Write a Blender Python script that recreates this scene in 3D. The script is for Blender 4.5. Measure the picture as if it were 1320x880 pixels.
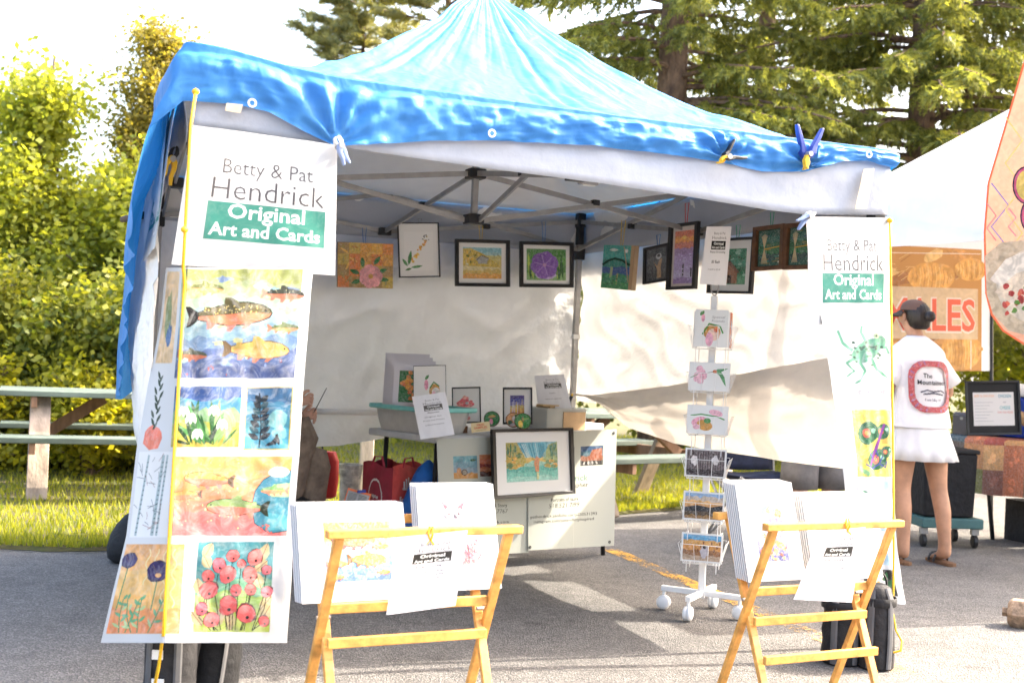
import bpy, bmesh, math, random
import numpy as np
from mathutils import Vector, Matrix, Euler, noise

for _o in list(bpy.data.objects):
    bpy.data.objects.remove(_o)
scene = bpy.context.scene
COL = scene.collection
R = math.radians
random.seed(7)

# ------------------------------------------------------------------ camera
FPX, CAM_H = 1600.0, 1.2                 # focal length in pixels of a 1320 px wide picture; eye height
PITCH, ROLL = math.atan(16 / 1600.0), R(2.6)
CAM_M = Matrix.Translation((0, 0, CAM_H)) @ Matrix.Rotation(R(90) + PITCH, 4, 'X') @ Matrix.Rotation(ROLL, 4, 'Z')
_cam = bpy.data.cameras.new('camera')
_cam.sensor_width = 36.0
_cam.lens = FPX / 1320 * 36
_cam.clip_start = 0.05
_cam.clip_end = 2000
_cam.dof.use_dof = True
_cam.dof.focus_distance = 5.4
_cam.dof.aperture_fstop = 3.5
cam = bpy.data.objects.new('camera', _cam)
cam.matrix_world = CAM_M
COL.objects.link(cam)
scene.camera = cam

# ------------------------------------------------------------------ sky, sun, exposure
SUN_AZ, SUN_EL = R(71.5), R(41)            # azimuth clockwise from +Y
SUN = Vector((math.sin(SUN_AZ) * math.cos(SUN_EL), math.cos(SUN_AZ) * math.cos(SUN_EL), math.sin(SUN_EL)))
world = bpy.data.worlds.new('World')
scene.world = world
world.use_nodes = True
_nt = world.node_tree
_sky = _nt.nodes.new('ShaderNodeTexSky')
_sky.sky_type = 'NISHITA'
_sky.sun_disc = False
_sky.sun_elevation = SUN_EL
_sky.sun_rotation = SUN_AZ
_sky.air_density = 1.0
_sky.dust_density = 7.0
_sky.ozone_density = 1.0
_bg = _nt.nodes['Background']
_nt.links.new(_sky.outputs[0], _bg.inputs['Color'])
_bg.inputs['Strength'].default_value = 0.15
_sl = bpy.data.lights.new('sun', 'SUN')
_sl.energy = 2.0
_sl.angle = R(0.5)
_sl.color = (1.0, 0.93, 0.82)
sun = bpy.data.objects.new('sun', _sl)
sun.rotation_euler = SUN.to_track_quat('Z', 'Y').to_euler()
sun.location = (20, 5, 20)
COL.objects.link(sun)
vs = scene.view_settings
vs.view_transform = 'Standard'
vs.look = 'None'
vs.gamma = 1.0
vs.use_curve_mapping = False
vs.exposure = 2.8
vs.use_white_balance = True             # the camera's white balance, set near neutral
vs.white_balance_temperature = 6750
scene.render.engine = 'CYCLES'
scene.cycles.max_bounces = 8
scene.cycles.transparent_max_bounces = 12
scene.cycles.transmission_bounces = 6
scene.cycles.use_denoising = True

# ------------------------------------------------------------------ pixel helpers (pixels of the 1320 x 880 photo)
_ORG = CAM_M.translation
def RAY(px, py):
    return (CAM_M.to_3x3() @ Vector(((px - 660) / FPX, (440 - py) / FPX, -1.0)))
def W(px, py, d):
    """the point at depth d (metres along the lens axis) seen at that pixel"""
    return _ORG + RAY(px, py) * d
def G(px, py, z=0.0):
    """the point of the level plane z seen at that pixel"""
    r = RAY(px, py)
    return _ORG + r * ((z - _ORG.z) / r.z)
def PL(px, py, p0, n):
    """the point of a plane seen at that pixel"""
    r = RAY(px, py)
    return _ORG + r * ((Vector(p0) - _ORG).dot(n) / r.dot(n))

# ------------------------------------------------------------------ materials
def _nodes(name):
    m = bpy.data.materials.new(name)
    m.use_nodes = True
    nt = m.node_tree
    return m, nt, nt.nodes['Principled BSDF'], nt.nodes['Material Output']
def srgb(r, g, b):
    f = lambda c: ((c / 255 + 0.055) / 1.055) ** 2.4 if c > 10 else c / 255 / 12.92
    return (f(r), f(g), f(b))
def c4(c):
    return (c[0], c[1], c[2], 1.0)
def mat(name, col, rough=0.6, metal=0.0, var=0.08, vscale=14.0, bump=0.0, bscale=60.0, trans=0.0, spec=0.4, coat=0.0, col2=None, stretch=None, tcol=None, bdist=0.02):
    m, nt, p, out = _nodes(name)
    N, L = nt.nodes.new, nt.links.new
    tc = N('ShaderNodeTexCoord')
    src = tc.outputs['Object']
    if stretch:
        mp = N('ShaderNodeMapping'); mp.inputs['Scale'].default_value = stretch
        L(src, mp.inputs['Vector']); src = mp.outputs[0]
    nz = N('ShaderNodeTexNoise'); nz.inputs['Scale'].default_value = vscale
    nz.inputs['Detail'].default_value = 6; nz.inputs['Roughness'].default_value = 0.6
    L(src, nz.inputs['Vector'])
    mx = N('ShaderNodeMix'); mx.data_type = 'RGBA'
    a = col2 if col2 else tuple(c * (1 - var * 2.2) for c in col)
    b = col if col2 else tuple(min(1, c * (1 + var)) for c in col)
    mr = N('ShaderNodeMapRange'); mr.inputs[1].default_value = 0.3; mr.inputs[2].default_value = 0.7
    L(nz.outputs['Fac'], mr.inputs[0]); L(mr.outputs[0], mx.inputs['Factor'])
    mx.inputs['A'].default_value = c4(a); mx.inputs['B'].default_value = c4(b)
    L(mx.outputs['Result'], p.inputs['Base Color'])
    p.inputs['Roughness'].default_value = rough
    p.inputs['Metallic'].default_value = metal
    p.inputs['Specular IOR Level'].default_value = spec
    p.inputs['Coat Weight'].default_value = coat
    if bump:
        bn = N('ShaderNodeTexNoise'); bn.inputs['Scale'].default_value = bscale; bn.inputs['Detail'].default_value = 5
        L(src, bn.inputs['Vector'])
        bp = N('ShaderNodeBump'); bp.inputs['Strength'].default_value = bump; bp.inputs['Distance'].default_value = bdist
        L(bn.outputs['Fac'], bp.inputs['Height']); L(bp.outputs[0], p.inputs['Normal'])
    if trans:
        tr = N('ShaderNodeBsdfTranslucent')
        if tcol: tr.inputs['Color'].default_value = c4(tcol)
        else: L(mx.outputs['Result'], tr.inputs['Color'])
        ms = N('ShaderNodeMixShader'); ms.inputs[0].default_value = trans
        L(p.outputs[0], ms.inputs[1]); L(tr.outputs[0], ms.inputs[2]); L(ms.outputs[0], out.inputs['Surface'])
    return m
def print_mat(name, rough=0.55, trans=0.0, coat=0.0, mott=0.32, mscale=30.0, ink=1.35, sat=.92, wash=.5):
    """ink on paper or vinyl: the colour of each printed shape, with a watercolour mottle"""
    m, nt, p, out = _nodes(name)
    N, L = nt.nodes.new, nt.links.new
    at = N('ShaderNodeVertexColor'); at.layer_name = 'Col'
    tc = N('ShaderNodeTexCoord')
    nz = N('ShaderNodeTexNoise'); nz.inputs['Scale'].default_value = mscale; nz.inputs['Detail'].default_value = 7
    nz.inputs['Distortion'].default_value = 1.2
    L(tc.outputs['Object'], nz.inputs['Vector'])
    hs = N('ShaderNodeHueSaturation')
    gm = N('ShaderNodeGamma'); gm.inputs[1].default_value = ink; L(at.outputs['Color'], gm.inputs[0])
    mr = N('ShaderNodeMapRange'); mr.inputs[1].default_value = 0.3; mr.inputs[2].default_value = 0.7
    mr.inputs[3].default_value = 1 - mott; mr.inputs[4].default_value = 1 + mott * 0.8
    L(nz.outputs['Fac'], mr.inputs[0])
    al = N('ShaderNodeMath'); al.operation = 'MULTIPLY'
    sub = N('ShaderNodeMath'); sub.operation = 'SUBTRACT'; sub.inputs[1].default_value = 1.0
    L(mr.outputs[0], sub.inputs[0]); L(sub.outputs[0], al.inputs[0]); L(at.outputs['Alpha'], al.inputs[1])
    ad = N('ShaderNodeMath'); ad.operation = 'ADD'; ad.inputs[1].default_value = 1.0
    L(al.outputs[0], ad.inputs[0])
    # washes: the pigment thins out towards the paper in places
    n3 = N('ShaderNodeTexNoise'); n3.inputs['Scale'].default_value = mscale * .9; n3.inputs['Detail'].default_value = 8; n3.inputs['Roughness'].default_value = .7; n3.inputs['Distortion'].default_value = 2.5
    L(tc.outputs['Object'], n3.inputs['Vector'])
    m3 = N('ShaderNodeMapRange'); m3.inputs[1].default_value = .46; m3.inputs[2].default_value = .72; m3.inputs[4].default_value = wash; L(n3.outputs['Fac'], m3.inputs[0])
    mm = N('ShaderNodeMath'); mm.operation = 'MULTIPLY'; L(m3.outputs[0], mm.inputs[0]); L(at.outputs['Alpha'], mm.inputs[1])
    wx = N('ShaderNodeMix'); wx.data_type = 'RGBA'; L(mm.outputs[0], wx.inputs['Factor']); L(gm.outputs[0], wx.inputs['A']); wx.inputs['B'].default_value = (.62, .62, .60, 1)
    L(ad.outputs[0], hs.inputs['Value']); L(wx.outputs['Result'], hs.inputs['Color']); hs.inputs['Saturation'].default_value = sat
    L(hs.outputs[0], p.inputs['Base Color'])
    p.inputs['Roughness'].default_value = rough; p.inputs['Coat Weight'].default_value = coat
    p.inputs['Specular IOR Level'].default_value = 0.3
    if trans:
        tr = N('ShaderNodeBsdfTranslucent'); L(hs.outputs[0], tr.inputs['Color'])
        ms = N('ShaderNodeMixShader'); ms.inputs[0].default_value = trans
        L(p.outputs[0], ms.inputs[1]); L(tr.outputs[0], ms.inputs[2]); L(ms.outputs[0], out.inputs['Surface'])
    return m

# ------------------------------------------------------------------ mesh builder
def frame_of(d, up=Vector((0, 0, 1))):
    d = Vector(d).normalized()
    x = up.cross(d)
    if x.length < 1e-4: x = Vector((1, 0, 0)).cross(d)
    x.normalize()
    return x, d.cross(x).normalized(), d
def wm(o):
    m = o.matrix_basis.copy()
    while o.parent:
        o = o.parent; m = o.matrix_basis @ m
    return m
class MB:
    def __init__(s):
        s.v, s.f, s.c = [], [], []
    def add(s, vs, fs, col=None):
        o = len(s.v)
        s.v += [tuple(v) for v in vs]
        s.f += [tuple(i + o for i in f) for f in fs]
        s.c += [col] * len(fs)
    def box(s, c, size, rot=None, taper=1.0, col=None):
        c = Vector(c); h = Vector(size) / 2
        rot = rot or Matrix.Identity(3)
        vs = []
        for z in (-1, 1):
            t = taper if z > 0 else 1.0
            for x, y in ((-1, -1), (1, -1), (1, 1), (-1, 1)):
                vs.append(c + rot @ Vector((x * h.x * t, y * h.y * t, z * h.z)))
        s.add(vs, [(3, 2, 1, 0), (4, 5, 6, 7), (0, 1, 5, 4), (1, 2, 6, 5), (2, 3, 7, 6), (3, 0, 4, 7)], col)
        return s
    def bar(s, p0, p1, w, h, up=Vector((0, 0, 1)), col=None):
        p0, p1 = Vector(p0), Vector(p1)
        x, y, d = frame_of(p1 - p0, Vector(up))
        vs = [p + x * a * w / 2 + y * b * h / 2 for p in (p0, p1) for a, b in ((-1, -1), (1, -1), (1, 1), (-1, 1))]
        s.add(vs, [(3, 2, 1, 0), (4, 5, 6, 7), (0, 1, 5, 4), (1, 2, 6, 5), (2, 3, 7, 6), (3, 0, 4, 7)], col)
        return s
    def tube(s, pts, r, n=8, cap=True, sq=1.0, col=None):
        pts = [Vector(p) for p in pts]
        k = len(pts)
        rs = r if isinstance(r, (list, tuple)) else [r] * k
        vs, x = [], None
        for i, p in enumerate(pts):
            d = (pts[min(i + 1, k - 1)] - pts[max(i - 1, 0)]).normalized()
            if x is None: x = frame_of(d)[0]
            else:
                x = x - d * x.dot(d)
                x = x.normalized() if x.length > 1e-5 else frame_of(d)[0]
            y = d.cross(x)
            for j in range(n):
                a = 2 * math.pi * j / n
                vs.append(p + (x * math.cos(a) + y * math.sin(a) * sq) * rs[i])
        fs = [(i * n + j, i * n + (j + 1) % n, (i + 1) * n + (j + 1) % n, (i + 1) * n + j) for i in range(k - 1) for j in range(n)]
        if cap:
            fs += [tuple(range(n - 1, -1, -1)), tuple(range((k - 1) * n, k * n))]
        s.add(vs, fs, col)
        return s
    def rings(s, rings, cap=(True, True), col=None):
        """loft through rings of equal numbers of points"""
        n = len(rings[0]); vs = [p for r in rings for p in r]
        fs = [(i * n + j, i * n + (j + 1) % n, (i + 1) * n + (j + 1) % n, (i + 1) * n + j) for i in range(len(rings) - 1) for j in range(n)]
        if cap[0]: fs.append(tuple(range(n - 1, -1, -1)))
        if cap[1]: fs.append(tuple(range((len(rings) - 1) * n, len(rings) * n)))
        s.add(vs, fs, col)
        return s
    def lathe(s, prof, c, n=16, rot=None, cap=(True, True), col=None):
        c = Vector(c); rot = rot or Matrix.Identity(3)
        return s.rings([[c + rot @ Vector((r * math.cos(2 * math.pi * j / n), r * math.sin(2 * math.pi * j / n), z)) for j in range(n)] for r, z in prof], cap, col)
    def grid(s, fn, nu, nv, thick=0.0, col=None):
        """a sheet fn(u, v), u and v from 0 to 1; thick gives it a second side"""
        P = [[Vector(fn(i / nu, j / nv)) for i in range(nu + 1)] for j in range(nv + 1)]
        vs = [p for row in P for p in row]
        w = nu + 1
        fs = [(j * w + i, j * w + i + 1, (j + 1) * w + i + 1, (j + 1) * w + i) for j in range(nv) for i in range(nu)]
        if thick:
            o = len(vs); back = []
            for j in range(nv + 1):
                for i in range(nu + 1):
                    du = P[j][min(i + 1, nu)] - P[j][max(i - 1, 0)]
                    dv = P[min(j + 1, nv)][i] - P[max(j - 1, 0)][i]
                    nn = du.cross(dv)
                    back.append(P[j][i] - (nn.normalized() if nn.length > 1e-9 else Vector((0, 0, 1))) * thick)
            vs += back
            fs2 = [tuple(o + q for q in reversed(f)) for f in fs]
            rim = [j * w for j in range(nv, -1, -1)] + list(range(1, w)) + [j * w + nu for j in range(1, nv + 1)] + [nv * w + i for i in range(nu - 1, 0, -1)]
            fs3 = [(rim[(k + 1) % len(rim)], rim[k], o + rim[k], o + rim[(k + 1) % len(rim)]) for k in range(len(rim))]
            fs = fs + fs2 + fs3
        s.add(vs, fs, col)
        return s
    def prism(s, pts, o, ux, uy, depth, col=None):
        """a flat outline pts in the plane o, ux, uy, pushed out along ux x uy"""
        o, ux, uy = Vector(o), Vector(ux), Vector(uy); nn = ux.cross(uy).normalized()
        n = len(pts)
        vs = [o + ux * a + uy * b for a, b in pts] + [o + ux * a + uy * b + nn * depth for a, b in pts]
        s.add(vs, [tuple(range(n - 1, -1, -1)), tuple(range(n, 2 * n))] + [(i, (i + 1) % n, n + (i + 1) % n, n + i) for i in range(n)], col)
        return s
    def build(s, name, material, parent=None, smooth=False, bevel=0.0, subsurf=0, solid=0.0, kind=None, label=None, fixn=True):
        me = bpy.data.meshes.new(name)
        pm = wm(parent).inverted() if parent else None
        vs = [tuple(pm @ Vector(v)) for v in s.v] if parent else s.v
        me.from_pydata(vs, [], s.f)
        if fixn and len(s.f) < 20000:
            bm = bmesh.new(); bm.from_mesh(me)
            bmesh.ops.recalc_face_normals(bm, faces=bm.faces)
            bm.to_mesh(me); bm.free()
        if any(c is not None for c in s.c):
            at = me.color_attributes.new('Col', 'FLOAT_COLOR', 'CORNER')
            arr = []
            for f, c in zip(me.polygons, s.c):
                c = c or (1, 1, 1)
                arr += (list(c) if len(c) == 4 else [c[0], c[1], c[2], 1.0]) * f.loop_total
            at.data.foreach_set('color', arr)
        me.materials.append(material)
        if smooth: me.shade_smooth()
        o = bpy.data.objects.new(name, me)
        COL.objects.link(o)
        if parent:
            o.parent = parent
        if solid:
            md = o.modifiers.new('solid', 'SOLIDIFY'); md.thickness = solid; md.offset = 0
        if bevel:
            md = o.modifiers.new('bevel', 'BEVEL'); md.width = bevel; md.segments = 2; md.limit_method = 'ANGLE'
        if subsurf:
            md = o.modifiers.new('sub', 'SUBSURF'); md.levels = subsurf; md.render_levels = subsurf
        if kind: o['kind'] = kind
        if label: o['label'] = label
        return o
def thing(name, label, cat, loc=(0, 0, 0), rz=0.0, group=None):
    o = bpy.data.objects.new(name, None)
    o.empty_display_size = 0.1
    COL.objects.link(o)
    o.matrix_world = Matrix.Translation(loc) @ Matrix.Rotation(rz, 4, 'Z')
    o.location = loc; o.rotation_euler = (0, 0, rz)
    return tag(o, label, cat, group)
def tag(o, label, cat, group=None):
    o['label'] = label; o['category'] = cat
    if group: o['group'] = group
    return o
def struct(o):
    o['kind'] = 'structure'
    return o
def nz(x, y=0.0, z=0.0):
    return noise.noise(Vector((x, y, z)))
def lerp(a, b, t):
    return a + (b - a) * t
def pw(t, pts):
    """piecewise-linear through [(t, value)]"""
    if t <= pts[0][0]: return pts[0][1]
    for (a, x), (b, y) in zip(pts, pts[1:]):
        if t <= b: return x + (y - x) * (t - a) / (b - a)
    return pts[-1][1]
def sm(t):
    t = max(0.0, min(1.0, t))
    return t * t * (3 - 2 * t)
X3, Y3, Z3 = Vector((1, 0, 0)), Vector((0, 1, 0)), Vector((0, 0, 1))

# ------------------------------------------------------------------ printed artwork: layers of flat coloured shapes
_TXT = {}
def text_geo(s, bold=0.0):
    k = (s, bold)
    if k not in _TXT:
        cu = bpy.data.curves.new('t', 'FONT'); cu.body = s; cu.size = 1.0; cu.resolution_u = 2; cu.offset = bold
        cu.align_x = 'LEFT'
        o = bpy.data.objects.new('t', cu); COL.objects.link(o)
        dg = bpy.context.evaluated_depsgraph_get(); dg.update()
        me = bpy.data.meshes.new_from_object(o.evaluated_get(dg))
        vs = [(v.co.x, v.co.y) for v in me.vertices]; fs = [tuple(p.vertices) for p in me.polygons]
        bpy.data.objects.remove(o); bpy.data.curves.remove(cu); bpy.data.meshes.remove(me)
        x0 = min(v[0] for v in vs) if vs else 0
        _TXT[k] = ([(x - x0, y) for x, y in vs], fs, (max(v[0] for v in vs) - x0) if vs else 0)
    return _TXT[k]
class Art:
    """shapes in metres on a sheet w x h, origin at the lower left corner"""
    def __init__(s, w, h, paper=(0.8, 0.8, 0.8), seed=1, mott=1.0):
        s.w, s.h, s.sh, s.rng, s.m = w, h, [], random.Random(seed), mott
        s.rect(0, 0, w, h, paper, mott=0.0)
    def tri(s, vs, fs, col, mott=None):
        s.sh.append((vs, fs, (col[0], col[1], col[2], s.m if mott is None else mott)))
    def poly(s, pts, col, mott=None):
        s.tri(list(pts), [tuple(range(len(pts)))], col, mott)
    def rect(s, x0, y0, x1, y1, col, mott=None):
        s.poly([(x0, y0), (x1, y0), (x1, y1), (x0, y1)], col, mott)
    def bands(s, x0, y0, x1, y1, cols, wob=0.0, n=10):
        """horizontal washes from top to bottom"""
        k = len(cols); rows = []
        for i in range(k + 1):
            y = y1 + (y0 - y1) * i / k
            rows.append([(x0 + (x1 - x0) * j / n, y + (s.rng.uniform(-wob, wob) if 0 < i < k else 0)) for j in range(n + 1)])
        for i in range(k):
            s.tri(rows[i] + rows[i + 1], [(j, j + n + 1, j + n + 2, j + 1) for j in range(n)], cols[i])
    def ell(s, cx, cy, rx, ry, col, ang=0.0, n=14, jit=0.0, mott=None):
        ca, sa = math.cos(ang), math.sin(ang); pts = []
        for i in range(n):
            t = 2 * math.pi * i / n; k = 1 + s.rng.uniform(-jit, jit)
            x, y = rx * math.cos(t) * k, ry * math.sin(t) * k
            pts.append((cx + x * ca - y * sa, cy + x * sa + y * ca))
        s.poly(pts, col, mott)
    def line(s, pts, w, col, mott=0.0):
        L, Rr = [], []
        for i, p in enumerate(pts):
            a, b = pts[max(i - 1, 0)], pts[min(i + 1, len(pts) - 1)]
            dx, dy = b[0] - a[0], b[1] - a[1]; l = math.hypot(dx, dy) or 1
            ww = (w[i] if isinstance(w, (list, tuple)) else w) / 2
            L.append((p[0] - dy / l * ww, p[1] + dx / l * ww)); Rr.append((p[0] + dy / l * ww, p[1] - dx / l * ww))
        n = len(pts)
        s.tri(L + Rr, [(i, i + n, i + n + 1, i + 1) for i in range(n - 1)], col, mott)
    def text(s, t, x, y, size, col, align='C', bold=0.0, sx=1.0, width=None, shear=0.0):
        vs, fs, tw = text_geo(t, bold)
        if not vs: return
        if width: sx = width / (tw * size)
        ox = {'C': -tw / 2, 'L': 0, 'R': -tw}[align]
        s.tri([(x + (vx + ox + vy * shear) * size * sx, y + vy * size) for vx, vy in vs], fs, col, 0.0)
    def leaf(s, x, y, l, w, ang, col):
        ca, sa = math.cos(ang), math.sin(ang)
        s.poly([(x + a * ca * l - b * sa * w, y + a * sa * l + b * ca * w) for a, b in ((0, 0), (.25, .4), (.55, .5), (.85, .25), (1, 0), (.85, -.25), (.55, -.5), (.25, -.4))], col)
    def fish(s, x, y, l, back, belly, fin, flip=1, ang=0.0, spots=0, spot=(.9, .85, .6), line=None):
        """a trout, centre x y, length l, nose at +x (flip -1: at -x)"""
        ca, sa = math.cos(ang), math.sin(ang)
        def q(pts): return [(x + (a * flip * ca - b * sa) * l, y + (a * flip * sa + b * ca) * l) for a, b in pts]
        top = [(-.36, .04), (-.2, .085), (0, .13), (.2, .13), (.38, .095), (.47, .045), (.5, 0)]
        bot = [(.47, -.045), (.36, -.085), (.2, -.115), (0, -.115), (-.2, -.075), (-.36, -.035)]
        if line: s.poly(q([(-.365, .05), (-.2, .097), (0, .143), (.2, .143), (.39, .106), (.485, .05), (.512, 0), (.48, -.055), (.36, -.097), (.2, -.127), (0, -.127), (-.2, -.087), (-.365, -.045)]), line)
        s.poly(q([(-.34, .03), (-.46, .12), (-.51, .12), (-.47, 0), (-.5, -.12), (-.45, -.11), (-.34, -.03)]), fin if not line else line)
        s.poly(q([(-.06, .11), (-.05, .2), (.02, .2), (.1, .15), (.12, .12)]), back)
        s.poly(q([(-.3, .05), (-.29, .1), (-.23, .1), (-.22, .07)]), back)
        s.poly(q([(-.02, -.09), (-.03, -.18), (.02, -.19), (.1, -.1)]), fin)
        s.poly(q([(-.26, -.06), (-.26, -.15), (-.2, -.15), (-.14, -.08)]), fin)
        s.poly(q([(.2, -.09), (.15, -.17), (.2, -.17), (.28, -.1)]), fin)
        s.poly(q(top + bot), belly)
        s.poly(q(top + [(.47, -.01), (.3, .015), (0, .01), (-.2, .0), (-.36, .0)]), back)
        for i in range(spots):
            a = s.rng.uniform(-.3, .33); b = s.rng.uniform(.02, .115) * (1 - .6 * abs(a)); c = q([(a, b)])[0]
            s.ell(c[0], c[1], l * .008, l * .008, spot, n=5)
        c = q([(.43, .03)])[0]; s.ell(c[0], c[1], l * .014, l * .014, (.05, .04, .02), n=6)
    def bloom(s, x, y, r, col, centre=(.8, .55, .05), petals=5, wide=.55, ang=0.0, cr=.22):
        for i in range(petals):
            a = ang + 2 * math.pi * i / petals
            k = .82 + .3 * s.rng.random()
            s.ell(x + math.cos(a) * r * .55, y + math.sin(a) * r * .55, r * .5, r * wide * .8, tuple(min(1, c * k) for c in col), a, 10, .06)
        s.ell(x, y, r * cr, r * cr, centre, n=8)
    def build(s, name, fn, parent, material, step=0.00002, res=0.0, label=None):
        """fn(x, y) -> point. res 0: a flat sheet, shapes laid on it as thin layers. res > 0: a bent sheet of small cells, res of them to a unit, each with its own ink"""
        if not res:
            mb = MB()
            o = Vector(fn(0, 0)); ux = Vector(fn(1, 0)) - o; uy = Vector(fn(0, 1)) - o; nn = ux.cross(uy).normalized()
            for li, (vs, fs, col) in enumerate(s.sh):
                mb.add([o + ux * a + uy * b + nn * (li * step) for a, b in vs], fs, col)
            return mb.build(name, material, parent, fixn=False, label=label)
        nu, nv = int(s.w * res), int(s.h * res); k = 2
        NU, NV = nu * k, nv * k; sx, sy = NU / s.w, NV / s.h
        img = np.zeros((NV, NU, 4), np.float32); cov = np.zeros((NV, NU), bool)
        for vs, fs, col in s.sh:
            P = np.array(vs, float) * (sx, sy)
            for f in fs:
                q = P[list(f)]
                x0, y0 = np.floor(q.min(0) - .5).astype(int); x1, y1 = np.ceil(q.max(0) + .5).astype(int)
                x0, y0, x1, y1 = max(x0, 0), max(y0, 0), min(x1, NU), min(y1, NV)
                if x1 <= x0 or y1 <= y0: continue
                cx = np.arange(x0, x1) + .5; cy = (np.arange(y0, y1) + .5)[:, None]
                ins_ = np.zeros((y1 - y0, x1 - x0), bool)
                for a, b in zip(q, np.roll(q, -1, 0)):
                    if a[1] == b[1]: continue
                    c = (a[1] > cy) != (b[1] > cy)
                    ins_ ^= c & (cx < (b[0] - a[0]) * (cy - a[1]) / (b[1] - a[1]) + a[0])
                img[y0:y1, x0:x1][ins_] = col; cov[y0:y1, x0:x1] |= ins_
        C = img.reshape(nv, k, nu, k, 4); cv = cov.reshape(nv, k, nu, k)
        cnt = cv.sum((1, 3)); C = C.sum((1, 3)) / np.maximum(cnt, 1)[..., None]
        keep = (cnt >= 2).reshape(-1)
        # the sheet's shape, read on a coarse net and smoothed in between
        gu, gv = min(nu, 72), min(nv, 96)
        Gp = np.array([[tuple(fn(s.w * i / gu, s.h * j / gv)) for i in range(gu + 1)] for j in range(gv + 1)])
        ui, vi = np.linspace(0, gu, nu + 1), np.linspace(0, gv, nv + 1)
        i0, j0 = np.minimum(ui.astype(int), gu - 1), np.minimum(vi.astype(int), gv - 1); fu, fv = (ui - i0)[None, :, None], (vi - j0)[:, None, None]
        V = (Gp[j0][:, i0] * (1 - fu) + Gp[j0][:, i0 + 1] * fu) * (1 - fv) + (Gp[j0 + 1][:, i0] * (1 - fu) + Gp[j0 + 1][:, i0 + 1] * fu) * fv
        pm = np.array(wm(parent).inverted()); V = V.reshape(-1, 3) @ pm[:3, :3].T + pm[:3, 3]
        jj, ii = np.meshgrid(np.arange(nv), np.arange(nu), indexing='ij'); a = (jj * (nu + 1) + ii).reshape(-1)[keep]
        F = np.stack([a, a + 1, a + nu + 2, a + nu + 1], 1); n = len(F)
        used = np.unique(F); rem = np.full(len(V), -1, np.int64); rem[used] = np.arange(len(used)); F = rem[F]; V = V[used]
        me = bpy.data.meshes.new(name)
        me.vertices.add(len(V)); me.vertices.foreach_set('co', V.reshape(-1).astype(np.float32))
        me.loops.add(n * 4); me.loops.foreach_set('vertex_index', F.reshape(-1).astype(np.int32))
        me.polygons.add(n); me.polygons.foreach_set('loop_start', np.arange(0, n * 4, 4, dtype=np.int32))
        me.update(calc_edges=True)
        at = me.color_attributes.new('Col', 'FLOAT_COLOR', 'CORNER')
        at.data.foreach_set('color', np.repeat(C.reshape(-1, 4)[keep], 4, 0).reshape(-1).astype(np.float32))
        me.materials.append(material); me.shade_smooth()
        o = bpy.data.objects.new(name, me); COL.objects.link(o); o.parent = parent
        if label: o['label'] = label
        return o
def flat(o, ux, uy):
    o, ux, uy = Vector(o), Vector(ux), Vector(uy)
    return lambda x, y: o + ux * x + uy * y
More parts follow.
